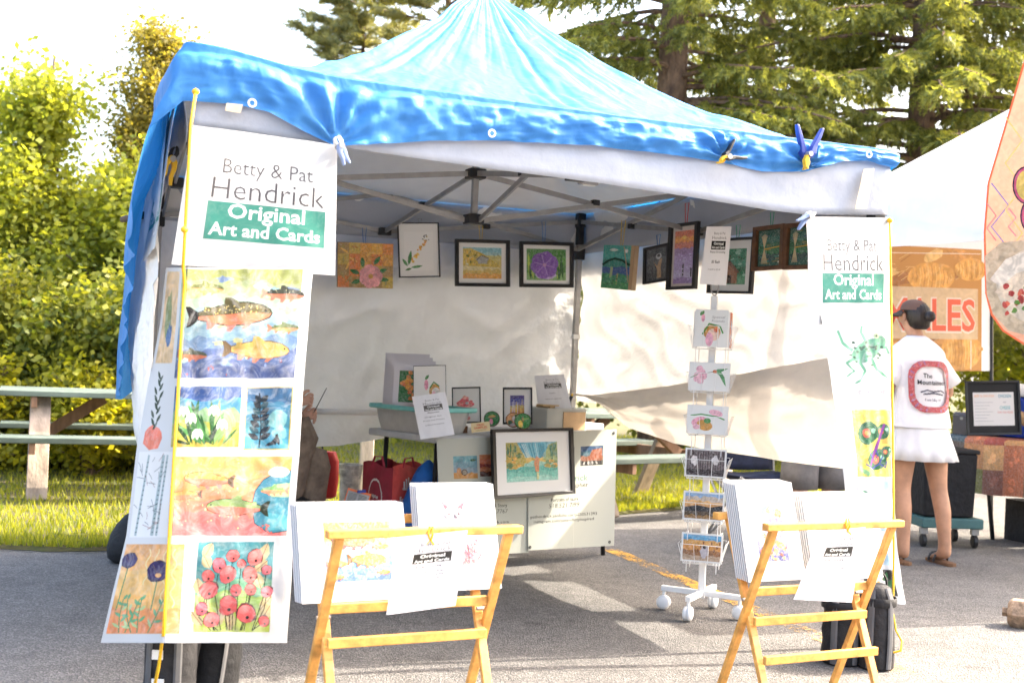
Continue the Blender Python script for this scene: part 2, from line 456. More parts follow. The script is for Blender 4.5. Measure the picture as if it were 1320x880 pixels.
# ================================================================== the setting
# the edge between asphalt and grass, as ground points
EDGE = [(-40, 5.6), (-8, 6.5), (-2.3, 6.86), (-1.2, 7.7), (1.03, 9.7), (3.4, 11.9), (12, 19.0), (60, 55)]
def edge_y(x):
    return pw(x, EDGE)
def asphalt_mat():
    m, nt, p, out = _nodes('asphalt')
    N, L = nt.nodes.new, nt.links.new
    tc = N('ShaderNodeTexCoord')
    def noise_(sc, det=4, rough=.6):
        n = N('ShaderNodeTexNoise'); n.inputs['Scale'].default_value = sc; n.inputs['Detail'].default_value = det; n.inputs['Roughness'].default_value = rough
        L(tc.outputs['Object'], n.inputs['Vector']); return n
    def rng(src, a, b, c, d):
        r = N('ShaderNodeMapRange'); L(src, r.inputs[0])
        for i, v in enumerate((a, b, c, d)): r.inputs[i + 1].default_value = v
        return r.outputs[0]
    big, mid = noise_(0.9, 5), noise_(7, 6, .7)
    vo = N('ShaderNodeTexVoronoi'); vo.inputs['Scale'].default_value = 150; L(tc.outputs['Object'], vo.inputs['Vector'])
    vo2 = N('ShaderNodeTexVoronoi'); vo2.inputs['Scale'].default_value = 210; L(tc.outputs['Object'], vo2.inputs['Vector'])
    cr = N('ShaderNodeValToRGB')                       # each chip of stone its own tone
    cr.color_ramp.elements[0].color = (.10, .096, .092, 1); cr.color_ramp.elements[1].color = (.255, .242, .226, 1)
    for pos, c in ((.35, (.133, .127, .121, 1)), (.75, (.165, .157, .149, 1))):
        e = cr.color_ramp.elements.new(pos); e.color = c
    sep = N('ShaderNodeSeparateColor'); L(vo.outputs['Color'], sep.inputs[0]); L(sep.outputs[0], cr.inputs[0])
    mul = N('ShaderNodeMix'); mul.data_type = 'RGBA'; mul.blend_type = 'MULTIPLY'; mul.inputs['Factor'].default_value = 1
    f1 = N('ShaderNodeMath'); f1.operation = 'MULTIPLY'; L(rng(big.outputs['Fac'], .3, .7, .82, 1.15), f1.inputs[0]); L(rng(mid.outputs['Fac'], .3, .7, .8, 1.15), f1.inputs[1])
    cc = N('ShaderNodeCombineColor')
    for i in range(3): L(f1.outputs[0], cc.inputs[i])
    L(cr.outputs[0], mul.inputs['A']); L(cc.outputs[0], mul.inputs['B'])
    # a few dark drips of oil
    st = noise_(1.4, 5, .6); mp = rng(st.outputs['Fac'], .64, .72, 0, .6)
    mx = N('ShaderNodeMix'); mx.data_type = 'RGBA'; L(mp, mx.inputs['Factor']); L(mul.outputs['Result'], mx.inputs['A']); mx.inputs['B'].default_value = (.03, .029, .028, 1)
    L(mx.outputs['Result'], p.inputs['Base Color'])
    p.inputs['Roughness'].default_value = .9; p.inputs['Specular IOR Level'].default_value = .25
    b1 = N('ShaderNodeBump'); b1.inputs['Strength'].default_value = .9; b1.inputs['Distance'].default_value = .006; L(vo.outputs['Distance'], b1.inputs['Height'])
    b2 = N('ShaderNodeBump'); b2.inputs['Strength'].default_value = .5; b2.inputs['Distance'].default_value = .003; L(vo2.outputs['Distance'], b2.inputs['Height']); L(b1.outputs[0], b2.inputs['Normal'])
    L(b2.outputs[0], p.inputs['Normal'])
    return m
m_asphalt = asphalt_mat()
m_soil = mat('turf_soil', (.07, .085, .02), .95, var=.3, vscale=3, bump=.5, bscale=40, col2=(.10, .075, .035))
mb = MB(); mb.add([(-600, -600, 0), (600, -600, 0), (600, 900, 0), (-600, 900, 0)], [(0, 1, 2, 3)])
struct(mb.build('asphalt_lot', m_asphalt))
# turf: a ragged edge over the asphalt
xs = [EDGE[0][0]] + list(np.linspace(-8, 12, 260)) + [60]
vs_, fs_ = [], []
for i, x in enumerate(xs):
    y = edge_y(x) + (.05 * nz(x * 5) + .03 * nz(x * 17, 3) if -8 <= x <= 12 else 0)
    vs_ += [(x, y, .003), (x, y + .06, .03), (x, y + .5, .035), (x, 400, .035)]
for i in range(len(xs) - 1):
    for k in range(3):
        a = i * 4 + k; fs_.append((a, a + 4, a + 5, a + 1))
mb = MB(); mb.add(vs_, fs_)
struct(mb.build('lawn_ground', m_soil))

# worn yellow bay line
def line_mat():
    m, nt, p, out = _nodes('worn_road_paint')
    N, L = nt.nodes.new, nt.links.new
    tc = N('ShaderNodeTexCoord')
    n1 = N('ShaderNodeTexNoise'); n1.inputs['Scale'].default_value = 60; n1.inputs['Detail'].default_value = 8; n1.inputs['Roughness'].default_value = .75; L(tc.outputs['Object'], n1.inputs['Vector'])
    n2 = N('ShaderNodeTexNoise'); n2.inputs['Scale'].default_value = 4; L(tc.outputs['Object'], n2.inputs['Vector'])
    ad = N('ShaderNodeMath'); ad.operation = 'ADD'; L(n1.outputs['Fac'], ad.inputs[0])
    mu = N('ShaderNodeMath'); mu.operation = 'MULTIPLY'; mu.inputs[1].default_value = .5; L(n2.outputs['Fac'], mu.inputs[0]); L(mu.outputs[0], ad.inputs[1])
    r = N('ShaderNodeMapRange'); r.inputs[1].default_value = .735; r.inputs[2].default_value = .80; L(ad.outputs[0], r.inputs[0])
    p.inputs['Base Color'].default_value = (.62, .33, .05, 1); p.inputs['Roughness'].default_value = .8
    tr = N('ShaderNodeBsdfTransparent'); ms = N('ShaderNodeMixShader'); L(r.outputs[0], ms.inputs[0]); L(tr.outputs[0], ms.inputs[1]); L(p.outputs[0], ms.inputs[2]); L(ms.outputs[0], out.inputs['Surface'])
    return m
a, b = G(786, 708), G(1078, 830)
d = (b - a).normalized(); s_ = Vector((-d.y, d.x, 0)) * .055
mb = MB(); k = 14
mb.grid(lambda u, v: a.lerp(b + d * .5, u) + s_ * (v * 2 - 1) * (1 + .12 * nz(u * 9, v)) + Vector((0, 0, .004)), k, 1)
struct(mb.build('painted_bay_line', line_mat()))

# ---- grass blades (nobody could count them)
rng = np.random.default_rng(3)
def blades(n, place, hmin, hmax, wd):
    V = np.zeros((n, 3, 3)); keep = 0
    pts = place(n)
    ang = rng.uniform(0, 2 * np.pi, n); h = rng.uniform(hmin, hmax, n); lean = rng.uniform(0, .6, n) * h; la = rng.uniform(0, 2 * np.pi, n)
    V[:, 0, 0] = pts[:, 0] - np.cos(ang) * wd; V[:, 0, 1] = pts[:, 1] - np.sin(ang) * wd
    V[:, 1, 0] = pts[:, 0] + np.cos(ang) * wd; V[:, 1, 1] = pts[:, 1] + np.sin(ang) * wd
    V[:, 2, 0] = pts[:, 0] + np.cos(la) * lean; V[:, 2, 1] = pts[:, 1] + np.sin(la) * lean
    V[:, 0, 2] = V[:, 1, 2] = .03; V[:, 2, 2] = .03 + h
    return V
def fast_mesh(name, V, material, parent=None, k=3):
    """V: n x k x 3 points, one face each"""
    n = len(V)
    me = bpy.data.meshes.new(name)
    me.vertices.add(n * k); me.vertices.foreach_set('co', V.reshape(-1).astype(np.float32))
    me.loops.add(n * k); me.loops.foreach_set('vertex_index', np.arange(n * k, dtype=np.int32))
    me.polygons.add(n); me.polygons.foreach_set('loop_start', np.arange(0, n * k, k, dtype=np.int32))
    me.update(calc_edges=True)
    me.materials.append(material)
    o = bpy.data.objects.new(name, me); COL.objects.link(o)
    if parent: o.parent = parent
    return o
def leaf_mat(name, c1, c2, trans=.45, rough=.5, vscale=1.3, tboost=1.6):
    m, nt, p, out = _nodes(name)
    N, L = nt.nodes.new, nt.links.new
    g = N('ShaderNodeNewGeometry'); tc = N('ShaderNodeTexCoord')
    n1 = N('ShaderNodeTexNoise'); n1.inputs['Scale'].default_value = vscale; n1.inputs['Detail'].default_value = 3; L(tc.outputs['Object'], n1.inputs['Vector'])
    ad = N('ShaderNodeMath'); ad.operation = 'ADD'; L(g.outputs['Random Per Island'], ad.inputs[0]); L(n1.outputs['Fac'], ad.inputs[1])
    r = N('ShaderNodeMapRange'); r.inputs[1].default_value = .35; r.inputs[2].default_value = 1.35; L(ad.outputs[0], r.inputs[0])
    mx = N('ShaderNodeMix'); mx.data_type = 'RGBA'; L(r.outputs[0], mx.inputs['Factor']); mx.inputs['A'].default_value = c4(c1); mx.inputs['B'].default_value = c4(c2)
    L(mx.outputs['Result'], p.inputs['Base Color']); p.inputs['Roughness'].default_value = rough; p.inputs['Specular IOR Level'].default_value = .35
    tr = N('ShaderNodeBsdfTranslucent')
    tm = N('ShaderNodeMix'); tm.data_type = 'RGBA'; tm.blend_type = 'MULTIPLY'; tm.inputs['Factor'].default_value = 1; tm.inputs['B'].default_value = (tboost, tboost * .95, tboost * .35, 1)
    L(mx.outputs['Result'], tm.inputs['A']); L(tm.outputs['Result'], tr.inputs['Color'])
    ms = N('ShaderNodeMixShader'); ms.inputs[0].default_value = trans; L(p.outputs[0], ms.inputs[1]); L(tr.outputs[0], ms.inputs[2]); L(ms.outputs[0], out.inputs['Surface'])
    return m
m_grass = leaf_mat('grass_blade', (.10, .15, .02), (.34, .33, .035), .4, vscale=2.2)
def place_grass(n):
    x = rng.uniform(-5.5, 6.5, n); t = rng.random(n) ** 1.6
    y = np.array([edge_y(v) for v in x]) - .03 + t * 8.5
    return np.stack([x, y], 1)
g = fast_mesh('lawn_grass', blades(95000, place_grass, .02, .065, .006), m_grass)
g['kind'] = 'stuff'; g['label'] = 'short sunlit lawn grass behind the market stall'

# ---- trees
m_bark = mat('bark', (.16, .11, .075), .9, var=.3, vscale=9, bump=.8, bscale=18, col2=(.07, .05, .04), stretch=(1, 1, .35))
m_sprucebark = mat('spruce_bark', (.30, .19, .12), .9, var=.3, vscale=14, bump=1.0, bscale=26, col2=(.10, .065, .05), stretch=(1, 1, .5), bdist=.04)
m_leafA = leaf_mat('yellow_green_leaf', (.13, .18, .04), (.40, .41, .07), .6, vscale=.8)
m_leafB = leaf_mat('deep_green_leaf', (.08, .12, .025), (.27, .27, .04), .42, vscale=1.0)
m_leafC = leaf_mat('thin_birch_leaf', (.12, .13, .045), (.34, .28, .06), .45)
m_fern = leaf_mat('fern_leaf', (.16, .19, .02), (.42, .38, .03), .45)
m_needle = leaf_mat('spruce_needle', (.10, .15, .07), (.42, .42, .12), .4, vscale=.6, tboost=1.4)
m_pine = leaf_mat('pine_needle', (.16, .19, .10), (.38, .36, .15), .3)
def leaf_cloud(centres, n_each, spread, size, jitter=.45, seed=1):
    """four-cornered leaves gathered round twig ends"""
    r = np.random.default_rng(seed)
    C = np.repeat(np.asarray(centres, float), n_each, 0)
    n = len(C)
    P = C + r.normal(0, 1, (n, 3)) * np.asarray(spread)
    a = r.normal(0, 1, (n, 3)); a[:, 2] = a[:, 2] * .6 - .25; a /= np.linalg.norm(a, axis=1)[:, None]
    b = r.normal(0, 1, (n, 3)); b -= a * (a * b).sum(1)[:, None]; b /= np.linalg.norm(b, axis=1)[:, None]
    l = size * r.uniform(1 - jitter, 1 + jitter, n)[:, None]; w = l * .32
    V = np.stack([P - a * l * .5, P - a * l * .05 + b * w, P + a * l * .5, P - a * l * .05 - b * w], 1)
    return V
def broadleaf(name, label, base, H, rad, nl, size, leafm, seed, cat='tree', group=None, low=.05, stems=3, shape=1.0, cl=None, tip=.25):
    r = random.Random(seed)
    t = thing(name, label, cat, base, 0, group)
    bx, by, bz = base
    mb = MB(); ends = []
    for s in range(stems):
        a = r.uniform(0, 6.28); top = Vector((bx + math.cos(a) * rad * .3 * r.random(), by + math.sin(a) * rad * .3 * r.random(), bz + H * r.uniform(.8, .97)))
        p0 = Vector((bx + r.uniform(-.15, .15) * rad, by + r.uniform(-.15, .15) * rad, bz - .05))
        pts = []
        for i in range(8):
            q = p0.lerp(top, i / 7); q += Vector((nz(i * .7, s, seed), nz(i * .7, s + 9, seed), 0)) * rad * .22
            pts.append(q)
        r0 = H * .012 + .015
        mb.tube(pts, [r0 * (1 - .8 * i / 7) for i in range(8)], 7)
        for k in range(16 if stems > 1 else 46):
            f = r.uniform(max(.08, low), .95 if stems > 1 else 1.0); i = min(6, int(f * 7)); q = pts[i].lerp(pts[i + 1], f * 7 - i)
            an = r.uniform(0, 6.28); ln = rad * (1.05 - tip - (f - .5) * .9 * shape if f > .5 else 1.05 - tip * .5) * r.uniform(.55, 1.0)
            ln = max(.15, ln)
            e = q + Vector((math.cos(an) * ln, math.sin(an) * ln, ln * r.uniform(.25, .8)))
            m1 = q.lerp(e, .5) + Vector((0, 0, .08 * ln))
            mb.tube([q, m1, e], [r0 * .35, r0 * .22, r0 * .08], 5)
            for j in range(7):
                ff = .35 + .65 * j / 6
                c = q.lerp(e, ff) + Vector((r.gauss(0, .12), r.gauss(0, .12), r.gauss(0, .12))) * (rad * .9)
                ends.append(c)
    mb.build('trunk', m_bark, t, smooth=True, fixn=False)
    V = leaf_cloud([tuple(e - Vector(base)) for e in ends], max(1, nl // len(ends)), (rad * .13, rad * .13, rad * .12), size, seed=seed)
    o = fast_mesh('crown', V, leafm, t, 4)
    return t
# left thicket: from the far left to behind the stall
TG = 'trees behind the picnic table'
broadleaf('leafy_tree', 'tallest yellow-green tree at the far left edge behind the picnic table', (-5.0, 13.2, 0), 4.45, 1.2, 30000, .072, m_leafA, 11, group=TG, tip=.5)
broadleaf('leafy_tree', 'rounded yellow-green tree standing between the tall pointed tree and the far left one', (-3.85, 12.6, 0), 3.3, 1.05, 24000, .07, m_leafA, 12, group=TG)
broadleaf('slender_tree', 'slim pointed light green tree rising just left of the blue tarp', (-3.98, 13.4, 0), 4.85, .75, 24000, .055, m_leafC, 13, group=TG, stems=1, tip=.35)
broadleaf('leafy_tree', 'dense green tree half hidden behind the hanging blue tarp', (-2.75, 12.3, 0), 3.0, 1.0, 24000, .07, m_leafA, 14, group=TG)
broadleaf('leafy_tree', 'low yellow-green tree cut by the left edge of the picture', (-6.4, 12.8, 0), 3.4, 1.1, 22000, .07, m_leafA, 15, group=TG)
for i, (x, y, h, rd, lab) in enumerate(((-5.1, 11.3, 1.75, .95, 'dark leafy bush at the left edge above the picnic table'), (-3.9, 11.2, 1.6, .9, 'dark leafy bush straight behind the picnic table top'), (-2.85, 11.0, 1.7, .85, 'dark leafy bush beside the hanging end of the blue tarp'))):
    broadleaf('bush', lab, (x, y, 0), h, rd, 20000, .065, m_leafB, 30 + i, 'bush', 'bushes under the trees', stems=4, shape=.4)
for i, (x, y, h, lab) in enumerate(((-4.35, 10.4, .95, 'bright green ferny shrub standing just over the picnic table top'), (-3.45, 10.3, .9, 'low yellow-green ferny shrub between picnic table and tarp'), (-5.2, 10.5, .8, 'low ferny plant left of the picnic table'))):
    broadleaf('fern_shrub', lab, (x, y, 0), h, .5, 5000, .06, m_fern, 40 + i, 'shrub', 'ferny undergrowth by the picnic table', stems=5, shape=.3)
# behind the stall and the neighbour, low hedge growth seen under the walls and between the tents
for i, (x, y, h, rd, lab) in enumerate(((-.6, 15.5, 2.6, 1.6, 'broad green bush hidden behind the back wall of the stall'), (2.3, 16.5, 2.6, 1.6, 'green bush seen through the gap under the right stall wall'), (5.1, 16.8, 2.7, 1.5, 'yellow-green bush showing beside the food banner'), (7.2, 17.2, 2.8, 1.5, 'yellow-green bush at the right edge behind the food banner'))):
    broadleaf('bush', lab, (x, y, 0), h, rd, 9000, .1, m_leafA if i > 1 else m_leafB, 50 + i, 'bush', 'bushes beyond the lawn', stems=4, shape=.4)

# ---- conifers
def conifer(name, label, base, H, r_trunk, z0, z1, nb, length, needle, seed, aim=None, droop=.35, dens=1.0, nl=.07, group=None, bark=None, wdt=.011, hang=.5, tw_n=17):
    r = random.Random(seed); rr = np.random.default_rng(seed)
    t = thing(name, label, 'tree', base, 0, group)
    B = Vector(base)
    mb = MB()
    mb.tube([B + Vector((.05 * nz(k, seed) * k, .05 * nz(k, seed + 4) * k, H * k / 10 - .1)) for k in range(11)], [r_trunk * (1 - .075 * k) for k in range(11)], 14)
    tr = mb.build('trunk', bark or m_sprucebark, t, smooth=True, fixn=False)
    mb = MB(); S, D, LN = [], [], []
    for k in range(nb):
        z = lerp(z0, z1, (k + r.random()) / nb); f = (z - z0) / max(.01, z1 - z0)
        a = r.uniform(0, 6.283) if aim is None else r.gauss(aim[0], aim[1])
        ln = length * (1 - .45 * f) * r.uniform(.55, 1.05)
        p0 = B + Vector((0, 0, z)); d = Vector((math.cos(a), math.sin(a), 0))
        pts = []
        for i in range(9):
            q = i / 8
            pts.append(p0 + d * ln * q + Vector((.08 * nz(q * 3, k, 1) * ln, .08 * nz(q * 3, k, 2) * ln, ln * (.12 * q - droop * q * q + .15 * max(0, q - .6)))))
        rb = .012 + ln * .010
        mb.tube(pts, [rb * (1 - .1 * i) for i in range(9)], 5)
        # side shoots, which carry the needles
        for j in range(int(ln * tw_n * dens)):
            q = r.uniform(.22, 1.0); i = min(7, int(q * 8)); p = pts[i].lerp(pts[i + 1], q * 8 - i)
            side = Vector((-d.y, d.x, 0)) * r.choice((-1, 1)); tl = r.uniform(.16, .42) * (1.15 - .5 * q)
            dr = (side * r.uniform(.3, 1) + d * r.uniform(.2, .8) + Vector((0, 0, -hang * r.uniform(.2, 1.7)))).normalized()
            S.append(p); D.append(dr); LN.append(tl)
    mb.build('branches', bark or m_sprucebark, t, fixn=False)['kind'] = 'stuff'
    # needles: thin blades set round each shoot
    S = np.array([tuple(v - B) for v in S]); D = np.array([tuple(v) for v in D]); LN = np.array(LN)
    per = 34
    s2 = np.repeat(S, per, 0); d2 = np.repeat(D, per, 0); l2 = np.repeat(LN, per)
    n = len(s2); q = rr.random(n)
    o = rr.normal(0, 1, (n, 3)); o -= d2 * (o * d2).sum(1)[:, None]; o /= np.linalg.norm(o, axis=1)[:, None]
    P = s2 + d2 * (q * l2)[:, None]; P[:, 2] -= .25 * (q * l2) ** 2
    nd = o * .8 + d2 * .75; nd /= np.linalg.norm(nd, axis=1)[:, None]
    wv = np.cross(nd, d2); wv /= np.linalg.norm(wv, axis=1)[:, None] + 1e-9
    L_ = nl * rr.uniform(.6, 1.2, n)[:, None]
    V = np.stack([P - wv * wdt, P + wv * wdt, P + nd * L_], 1)
    fast_mesh('crown', V, needle, t, 3)
    return t
conifer('spruce_tree', 'big spruce with thick reddish trunk standing behind the blue roof', (1.70, 14.2, 0), 13, .23, 2.2, 8.0, 130, 2.9, m_needle, 21, dens=2.2, hang=.7, group='conifers behind the stall')
conifer('spruce_tree', 'sunlit drooping spruce filling the upper right behind the white tent', (4.7, 14.6, 0), 14, .20, 1.9, 8.5, 210, 3.2, m_needle, 22, dens=2.1, hang=.9, group='conifers behind the stall')
conifer('spruce_tree', 'dark spruce at the far right edge behind the sunlit one', (7.9, 16.5, 0), 13, .22, 2.0, 9, 130, 3.4, m_needle, 23, dens=1.8, hang=.8, group='conifers behind the stall')
conifer('spruce_tree', 'farther spruce filling the gap between the two big ones', (3.6, 18.5, 0), 13, .2, 2.0, 9.0, 120, 3.0, m_needle, 26, dens=1.6, hang=.8, group='conifers behind the stall')
conifer('pine_tree', 'thin pine against the pale sky left of the blue roof peak', (-2.55, 19.5, 0), 7.4, .07, 3.4, 7.3, 90, 1.45, m_pine, 24, droop=-.05, hang=-.25, nl=.13, wdt=.011, dens=1.9, tw_n=16, bark=m_bark, group='conifers behind the stall')
conifer('pine_tree', 'bare-stemmed pine whose trunk ends behind the blue roof peak', (-1.15, 18.0, 0), 8.5, .1, 4.6, 8.4, 60, 1.6, m_pine, 25, droop=0.0, hang=-.1, nl=.13, wdt=.011, dens=1.7, tw_n=14, bark=m_sprucebark, group='conifers behind the stall')
# ================================================================== the stall: pop-up tent, tarp, clamps, banners
S = 2.96
TH = R(23.3)
TU, TV = Vector((math.cos(TH), math.sin(TH), 0)), Vector((-math.sin(TH), math.cos(TH), 0))
TF = Vector((-1.125, 4.20, 0))
def T(a, b, z): return TF + TU * (a + .26 * max(0, b / S) * (1 - a / S)) + TV * b + Vector((0, 0, z))   # the back left leg stands a little inwards
def on_front(px, py, b=-.03): return PL(px, py, T(0, b, 0), TV)
def on_back(px, py, b=S): return PL(px, py, T(0, b, 0), TV)
def on_right(px, py, a=S): return PL(px, py, T(a, 0, 0), TU)
def on_left(px, py, a=0): return PL(px, py, T(a, 0, 0), TU)
def ta(p): return (p - TF).dot(TU)
def tb(p): return (p - TF).dot(TV)
ZE, ZP = 2.14, 3.02
PKA, PKB = 1.54, 1.42                     # the peak stands a little off centre
def fabric(name, col, trans, rough=.55, bump=.25, bscale=9, tcol=None, spec=.3):
    return mat(name, col, rough, var=.03, vscale=5, bump=bump, bscale=bscale, trans=trans, spec=spec, tcol=tcol, bdist=.03)
m_canopy = fabric('canopy_fabric', (.78, .74, .68), .08, bump=.3)  # white fabric; warm bounce from the ground is put into its colour
m_valance = fabric('valance_shade_tint', (.46, .49, .56), .10, bump=.3)  # same white fabric as the roof, with bluish skylit shade put into the colour
m_wall = fabric('white_wall_sheet', (.86, .85, .83), .145, bump=.7, bscale=7)
m_vinyl = fabric('white_vinyl', (.82, .82, .81), .18, .45, bump=.12, bscale=6)
m_frame = mat('grey_steel_tube', (.36, .35, .34), .42, metal=.55, var=.1, bump=.05)
m_black = mat('black_plastic', (.018, .018, .02), .45, var=.2)
m_rope = mat('yellow_rope', (.85, .50, .02), .6, var=.1, vscale=120, bump=.4, bscale=250, bdist=.004)
m_wood = mat('rack_wood', (.74, .36, .085), .5, var=.2, vscale=22, bump=.08, bscale=60, coat=.1)
def tarp_mat():
    m, nt, p, out = _nodes('blue_poly_tarp')
    N, L = nt.nodes.new, nt.links.new
    tc = N('ShaderNodeTexCoord')
    n1 = N('ShaderNodeTexNoise'); n1.inputs['Scale'].default_value = 5; n1.inputs['Detail'].default_value = 7; n1.inputs['Distortion'].default_value = .8; L(tc.outputs['Object'], n1.inputs['Vector'])
    n2 = N('ShaderNodeTexNoise'); n2.noise_type = 'RIDGED_MULTIFRACTAL'; n2.inputs['Scale'].default_value = 15; n2.inputs['Detail'].default_value = 6; n2.inputs['Distortion'].default_value = .6; L(tc.outputs['Object'], n2.inputs['Vector'])
    w = N('ShaderNodeTexChecker'); w.inputs['Scale'].default_value = 420; L(tc.outputs['Object'], w.inputs['Vector'])
    mx = N('ShaderNodeMix'); mx.data_type = 'RGBA'; mx.inputs['A'].default_value = (.02, .17, .48, 1); mx.inputs['B'].default_value = (.065, .27, .60, 1)
    L(n1.outputs['Fac'], mx.inputs['Factor']); L(mx.outputs['Result'], p.inputs['Base Color'])
    p.inputs['Roughness'].default_value = .56; p.inputs['Specular IOR Level'].default_value = .35; p.inputs['Coat Weight'].default_value = .08; p.inputs['Coat Roughness'].default_value = .45
    b1 = N('ShaderNodeBump'); b1.inputs['Strength'].default_value = .25; b1.inputs['Distance'].default_value = .03; L(n1.outputs['Fac'], b1.inputs['Height'])
    vr = N('ShaderNodeTexVoronoi'); vr.inputs['Scale'].default_value = 13; vr.feature = 'F1'; wv = N('ShaderNodeMix'); wv.data_type = 'RGBA'; wv.inputs['Factor'].default_value = .12; L(tc.outputs['Object'], wv.inputs['A']); L(n1.outputs['Color'], wv.inputs['B']); L(wv.outputs['Result'], vr.inputs['Vector'])
    b0 = N('ShaderNodeBump'); b0.inputs['Strength'].default_value = .22; b0.inputs['Distance'].default_value = .012; L(vr.outputs['Distance'], b0.inputs['Height']); L(b1.outputs[0], b0.inputs['Normal'])
    b2 = N('ShaderNodeBump'); b2.inputs['Strength'].default_value = .45; b2.inputs['Distance'].default_value = .010; L(n2.outputs['Fac'], b2.inputs['Height']); L(b0.outputs[0], b2.inputs['Normal'])
    b3 = N('ShaderNodeBump'); b3.inputs['Strength'].default_value = .15; b3.inputs['Distance'].default_value = .001; L(w.outputs['Fac'], b3.inputs['Height']); L(b2.outputs[0], b3.inputs['Normal'])
    L(b3.outputs[0], p.inputs['Normal']); L(b2.outputs[0], p.inputs['Coat Normal'])
    tr = N('ShaderNodeBsdfTranslucent'); tr.inputs['Color'].default_value = (.03, .42, .95, 1)
    ms = N('ShaderNodeMixShader'); ms.inputs[0].default_value = .16; L(p.outputs[0], ms.inputs[1]); L(tr.outputs[0], ms.inputs[2]); L(ms.outputs[0], out.inputs['Surface'])
    return m
m_tarp = tarp_mat()

# ---- square-ring parametrisation of the roof: t in 0..4 round the eave (front, right, back, left), m 0 peak .. 1 eave
def eave(t):
    k, f = int(t) % 4, t - int(t)
    return ((f * S, 0), (S, f * S), (S - f * S, S), (0, S - f * S))[k]
def roof(t, m, lift=0.0):
    a, b = eave(t)
    a, b = lerp(PKA, a, m), lerp(PKB, b, m)
    z = ZE + (ZP - ZE) * (1 - m) ** 1.62
    return a, b, z + lift
tent = thing('canopy_tent', 'white pop-up market tent under a blue tarp, hung with paintings', 'tent', tuple(T(0, 0, 0)), TH)
mb = MB(); NT, NM = 160, 16
def rfn(u, v):
    t = u * 4; a, b, z = roof(t % 4, v)
    z -= .035 * math.sin(math.pi * (t % 1)) * v * (1.2 - v)
    return T(a, b, z - .012)
mb.grid(rfn, NT, NM)
mb.build('roof', m_canopy, tent, smooth=True, fixn=False)
# valance: four strips hanging from the eave
VB = [(ta(p), p.z) for p in (on_front(x, y, 0) for x, y in ((246, 163), (300, 169), (440, 190), (540, 205), (640, 219), (770, 236), (900, 256), (990, 271), (1040, 277), (1100, 277), (1149, 277)))]
def valance(side):
    def fn(u, v):
        t = side + u; a, b = eave(min(t, side + .9999) if u < 1 else (side + 1) % 4)
        if u >= 1: a, b = ((S, 0), (S, S), (0, S), (0, 0))[side]
        zb = pw(a, VB) if side == 0 else ZE - .27
        o = (-TV, TU, TV, -TU)[side]
        bow = (.010 + .012 * nz(u * 7, v * 1.5, side) + .008 * nz(u * 23, v * 3, side)) * math.sin(math.pi * min(1, v * 1.1 + .05))
        zt = ZE - .01 - .018 * math.sin(math.pi * u)
        return T(a, b, lerp(zt, zb, v)) + o * (.006 + bow)
    return fn
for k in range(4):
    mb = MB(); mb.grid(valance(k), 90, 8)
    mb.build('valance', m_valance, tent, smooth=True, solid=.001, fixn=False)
# straps of tape on the valance
m_tape = mat('beige_tape', (.62, .52, .38), .6, var=.1)
def decal_on_front(name, quad, material, parent, b=-.05, th=.0015):
    P = [on_front(x, y, b) for x, y in quad]
    mb = MB(); mb.grid(lambda u, v: P[0].lerp(P[1], u).lerp(P[3].lerp(P[2], u), v), 4, 6, th)
    return mb.build(name, material, parent)
decal_on_front('velcro_tab', ((1113, 218), (1127, 217), (1117, 269), (1102, 269)), m_tape, tent)
decal_on_front('velcro_tab', ((292, 133), (313, 135), (310, 146), (290, 143)), m_tape, tent)

# ---- legs and truss
zt, zl = ZE - .035, ZE - .25
corners = ((0, 0), (S, 0), (S, S), (0, S)); mids = ((S / 2, 0), (S, S / 2), (S / 2, S), (0, S / 2))
inn = .03
for a, b in corners:
    a2, b2 = (inn if a == 0 else a - inn), (inn if b == 0 else b - inn)
    g = MB(); g.box(T(a2, b2, 1.03), (.034, .034, 2.04), Matrix.Rotation(TH, 3, 'Z')).box(T(a2, b2, .6), (.027, .027, 1.16), Matrix.Rotation(TH, 3, 'Z'))
    leg = g.build('leg', m_frame, tent, bevel=.003)
    MB().box(T(a2, b2, .006), (.09, .09, .012), Matrix.Rotation(TH, 3, 'Z')).build('foot_plate', m_frame, leg)
    MB().box(T(a2, b2, zt - .02), (.055, .055, .09), Matrix.Rotation(TH, 3, 'Z')).build('corner_bracket', m_black, tent, bevel=.006)
    MB().box(T(a2, b2, zl - .02), (.06, .06, .085), Matrix.Rotation(TH, 3, 'Z')).box(T(a2, b2, zl + .1), (.045, .045, .13), Matrix.Rotation(TH, 3, 'Z')).build('slider_bracket', m_black, tent, bevel=.006)
def ins(a, b, d=.035):
    return (min(max(a, d), S - d), min(max(b, d), S - d))
def tb_(p, q, off=0.0, w=.013, h=.026):
    MB().bar(T(*p) + Vector((0, 0, off)), T(*q) + Vector((0, 0, off)), w, h).build('truss_bar', m_frame, tent, bevel=.002)
mu, ml = ZE + .0, ZE - .235
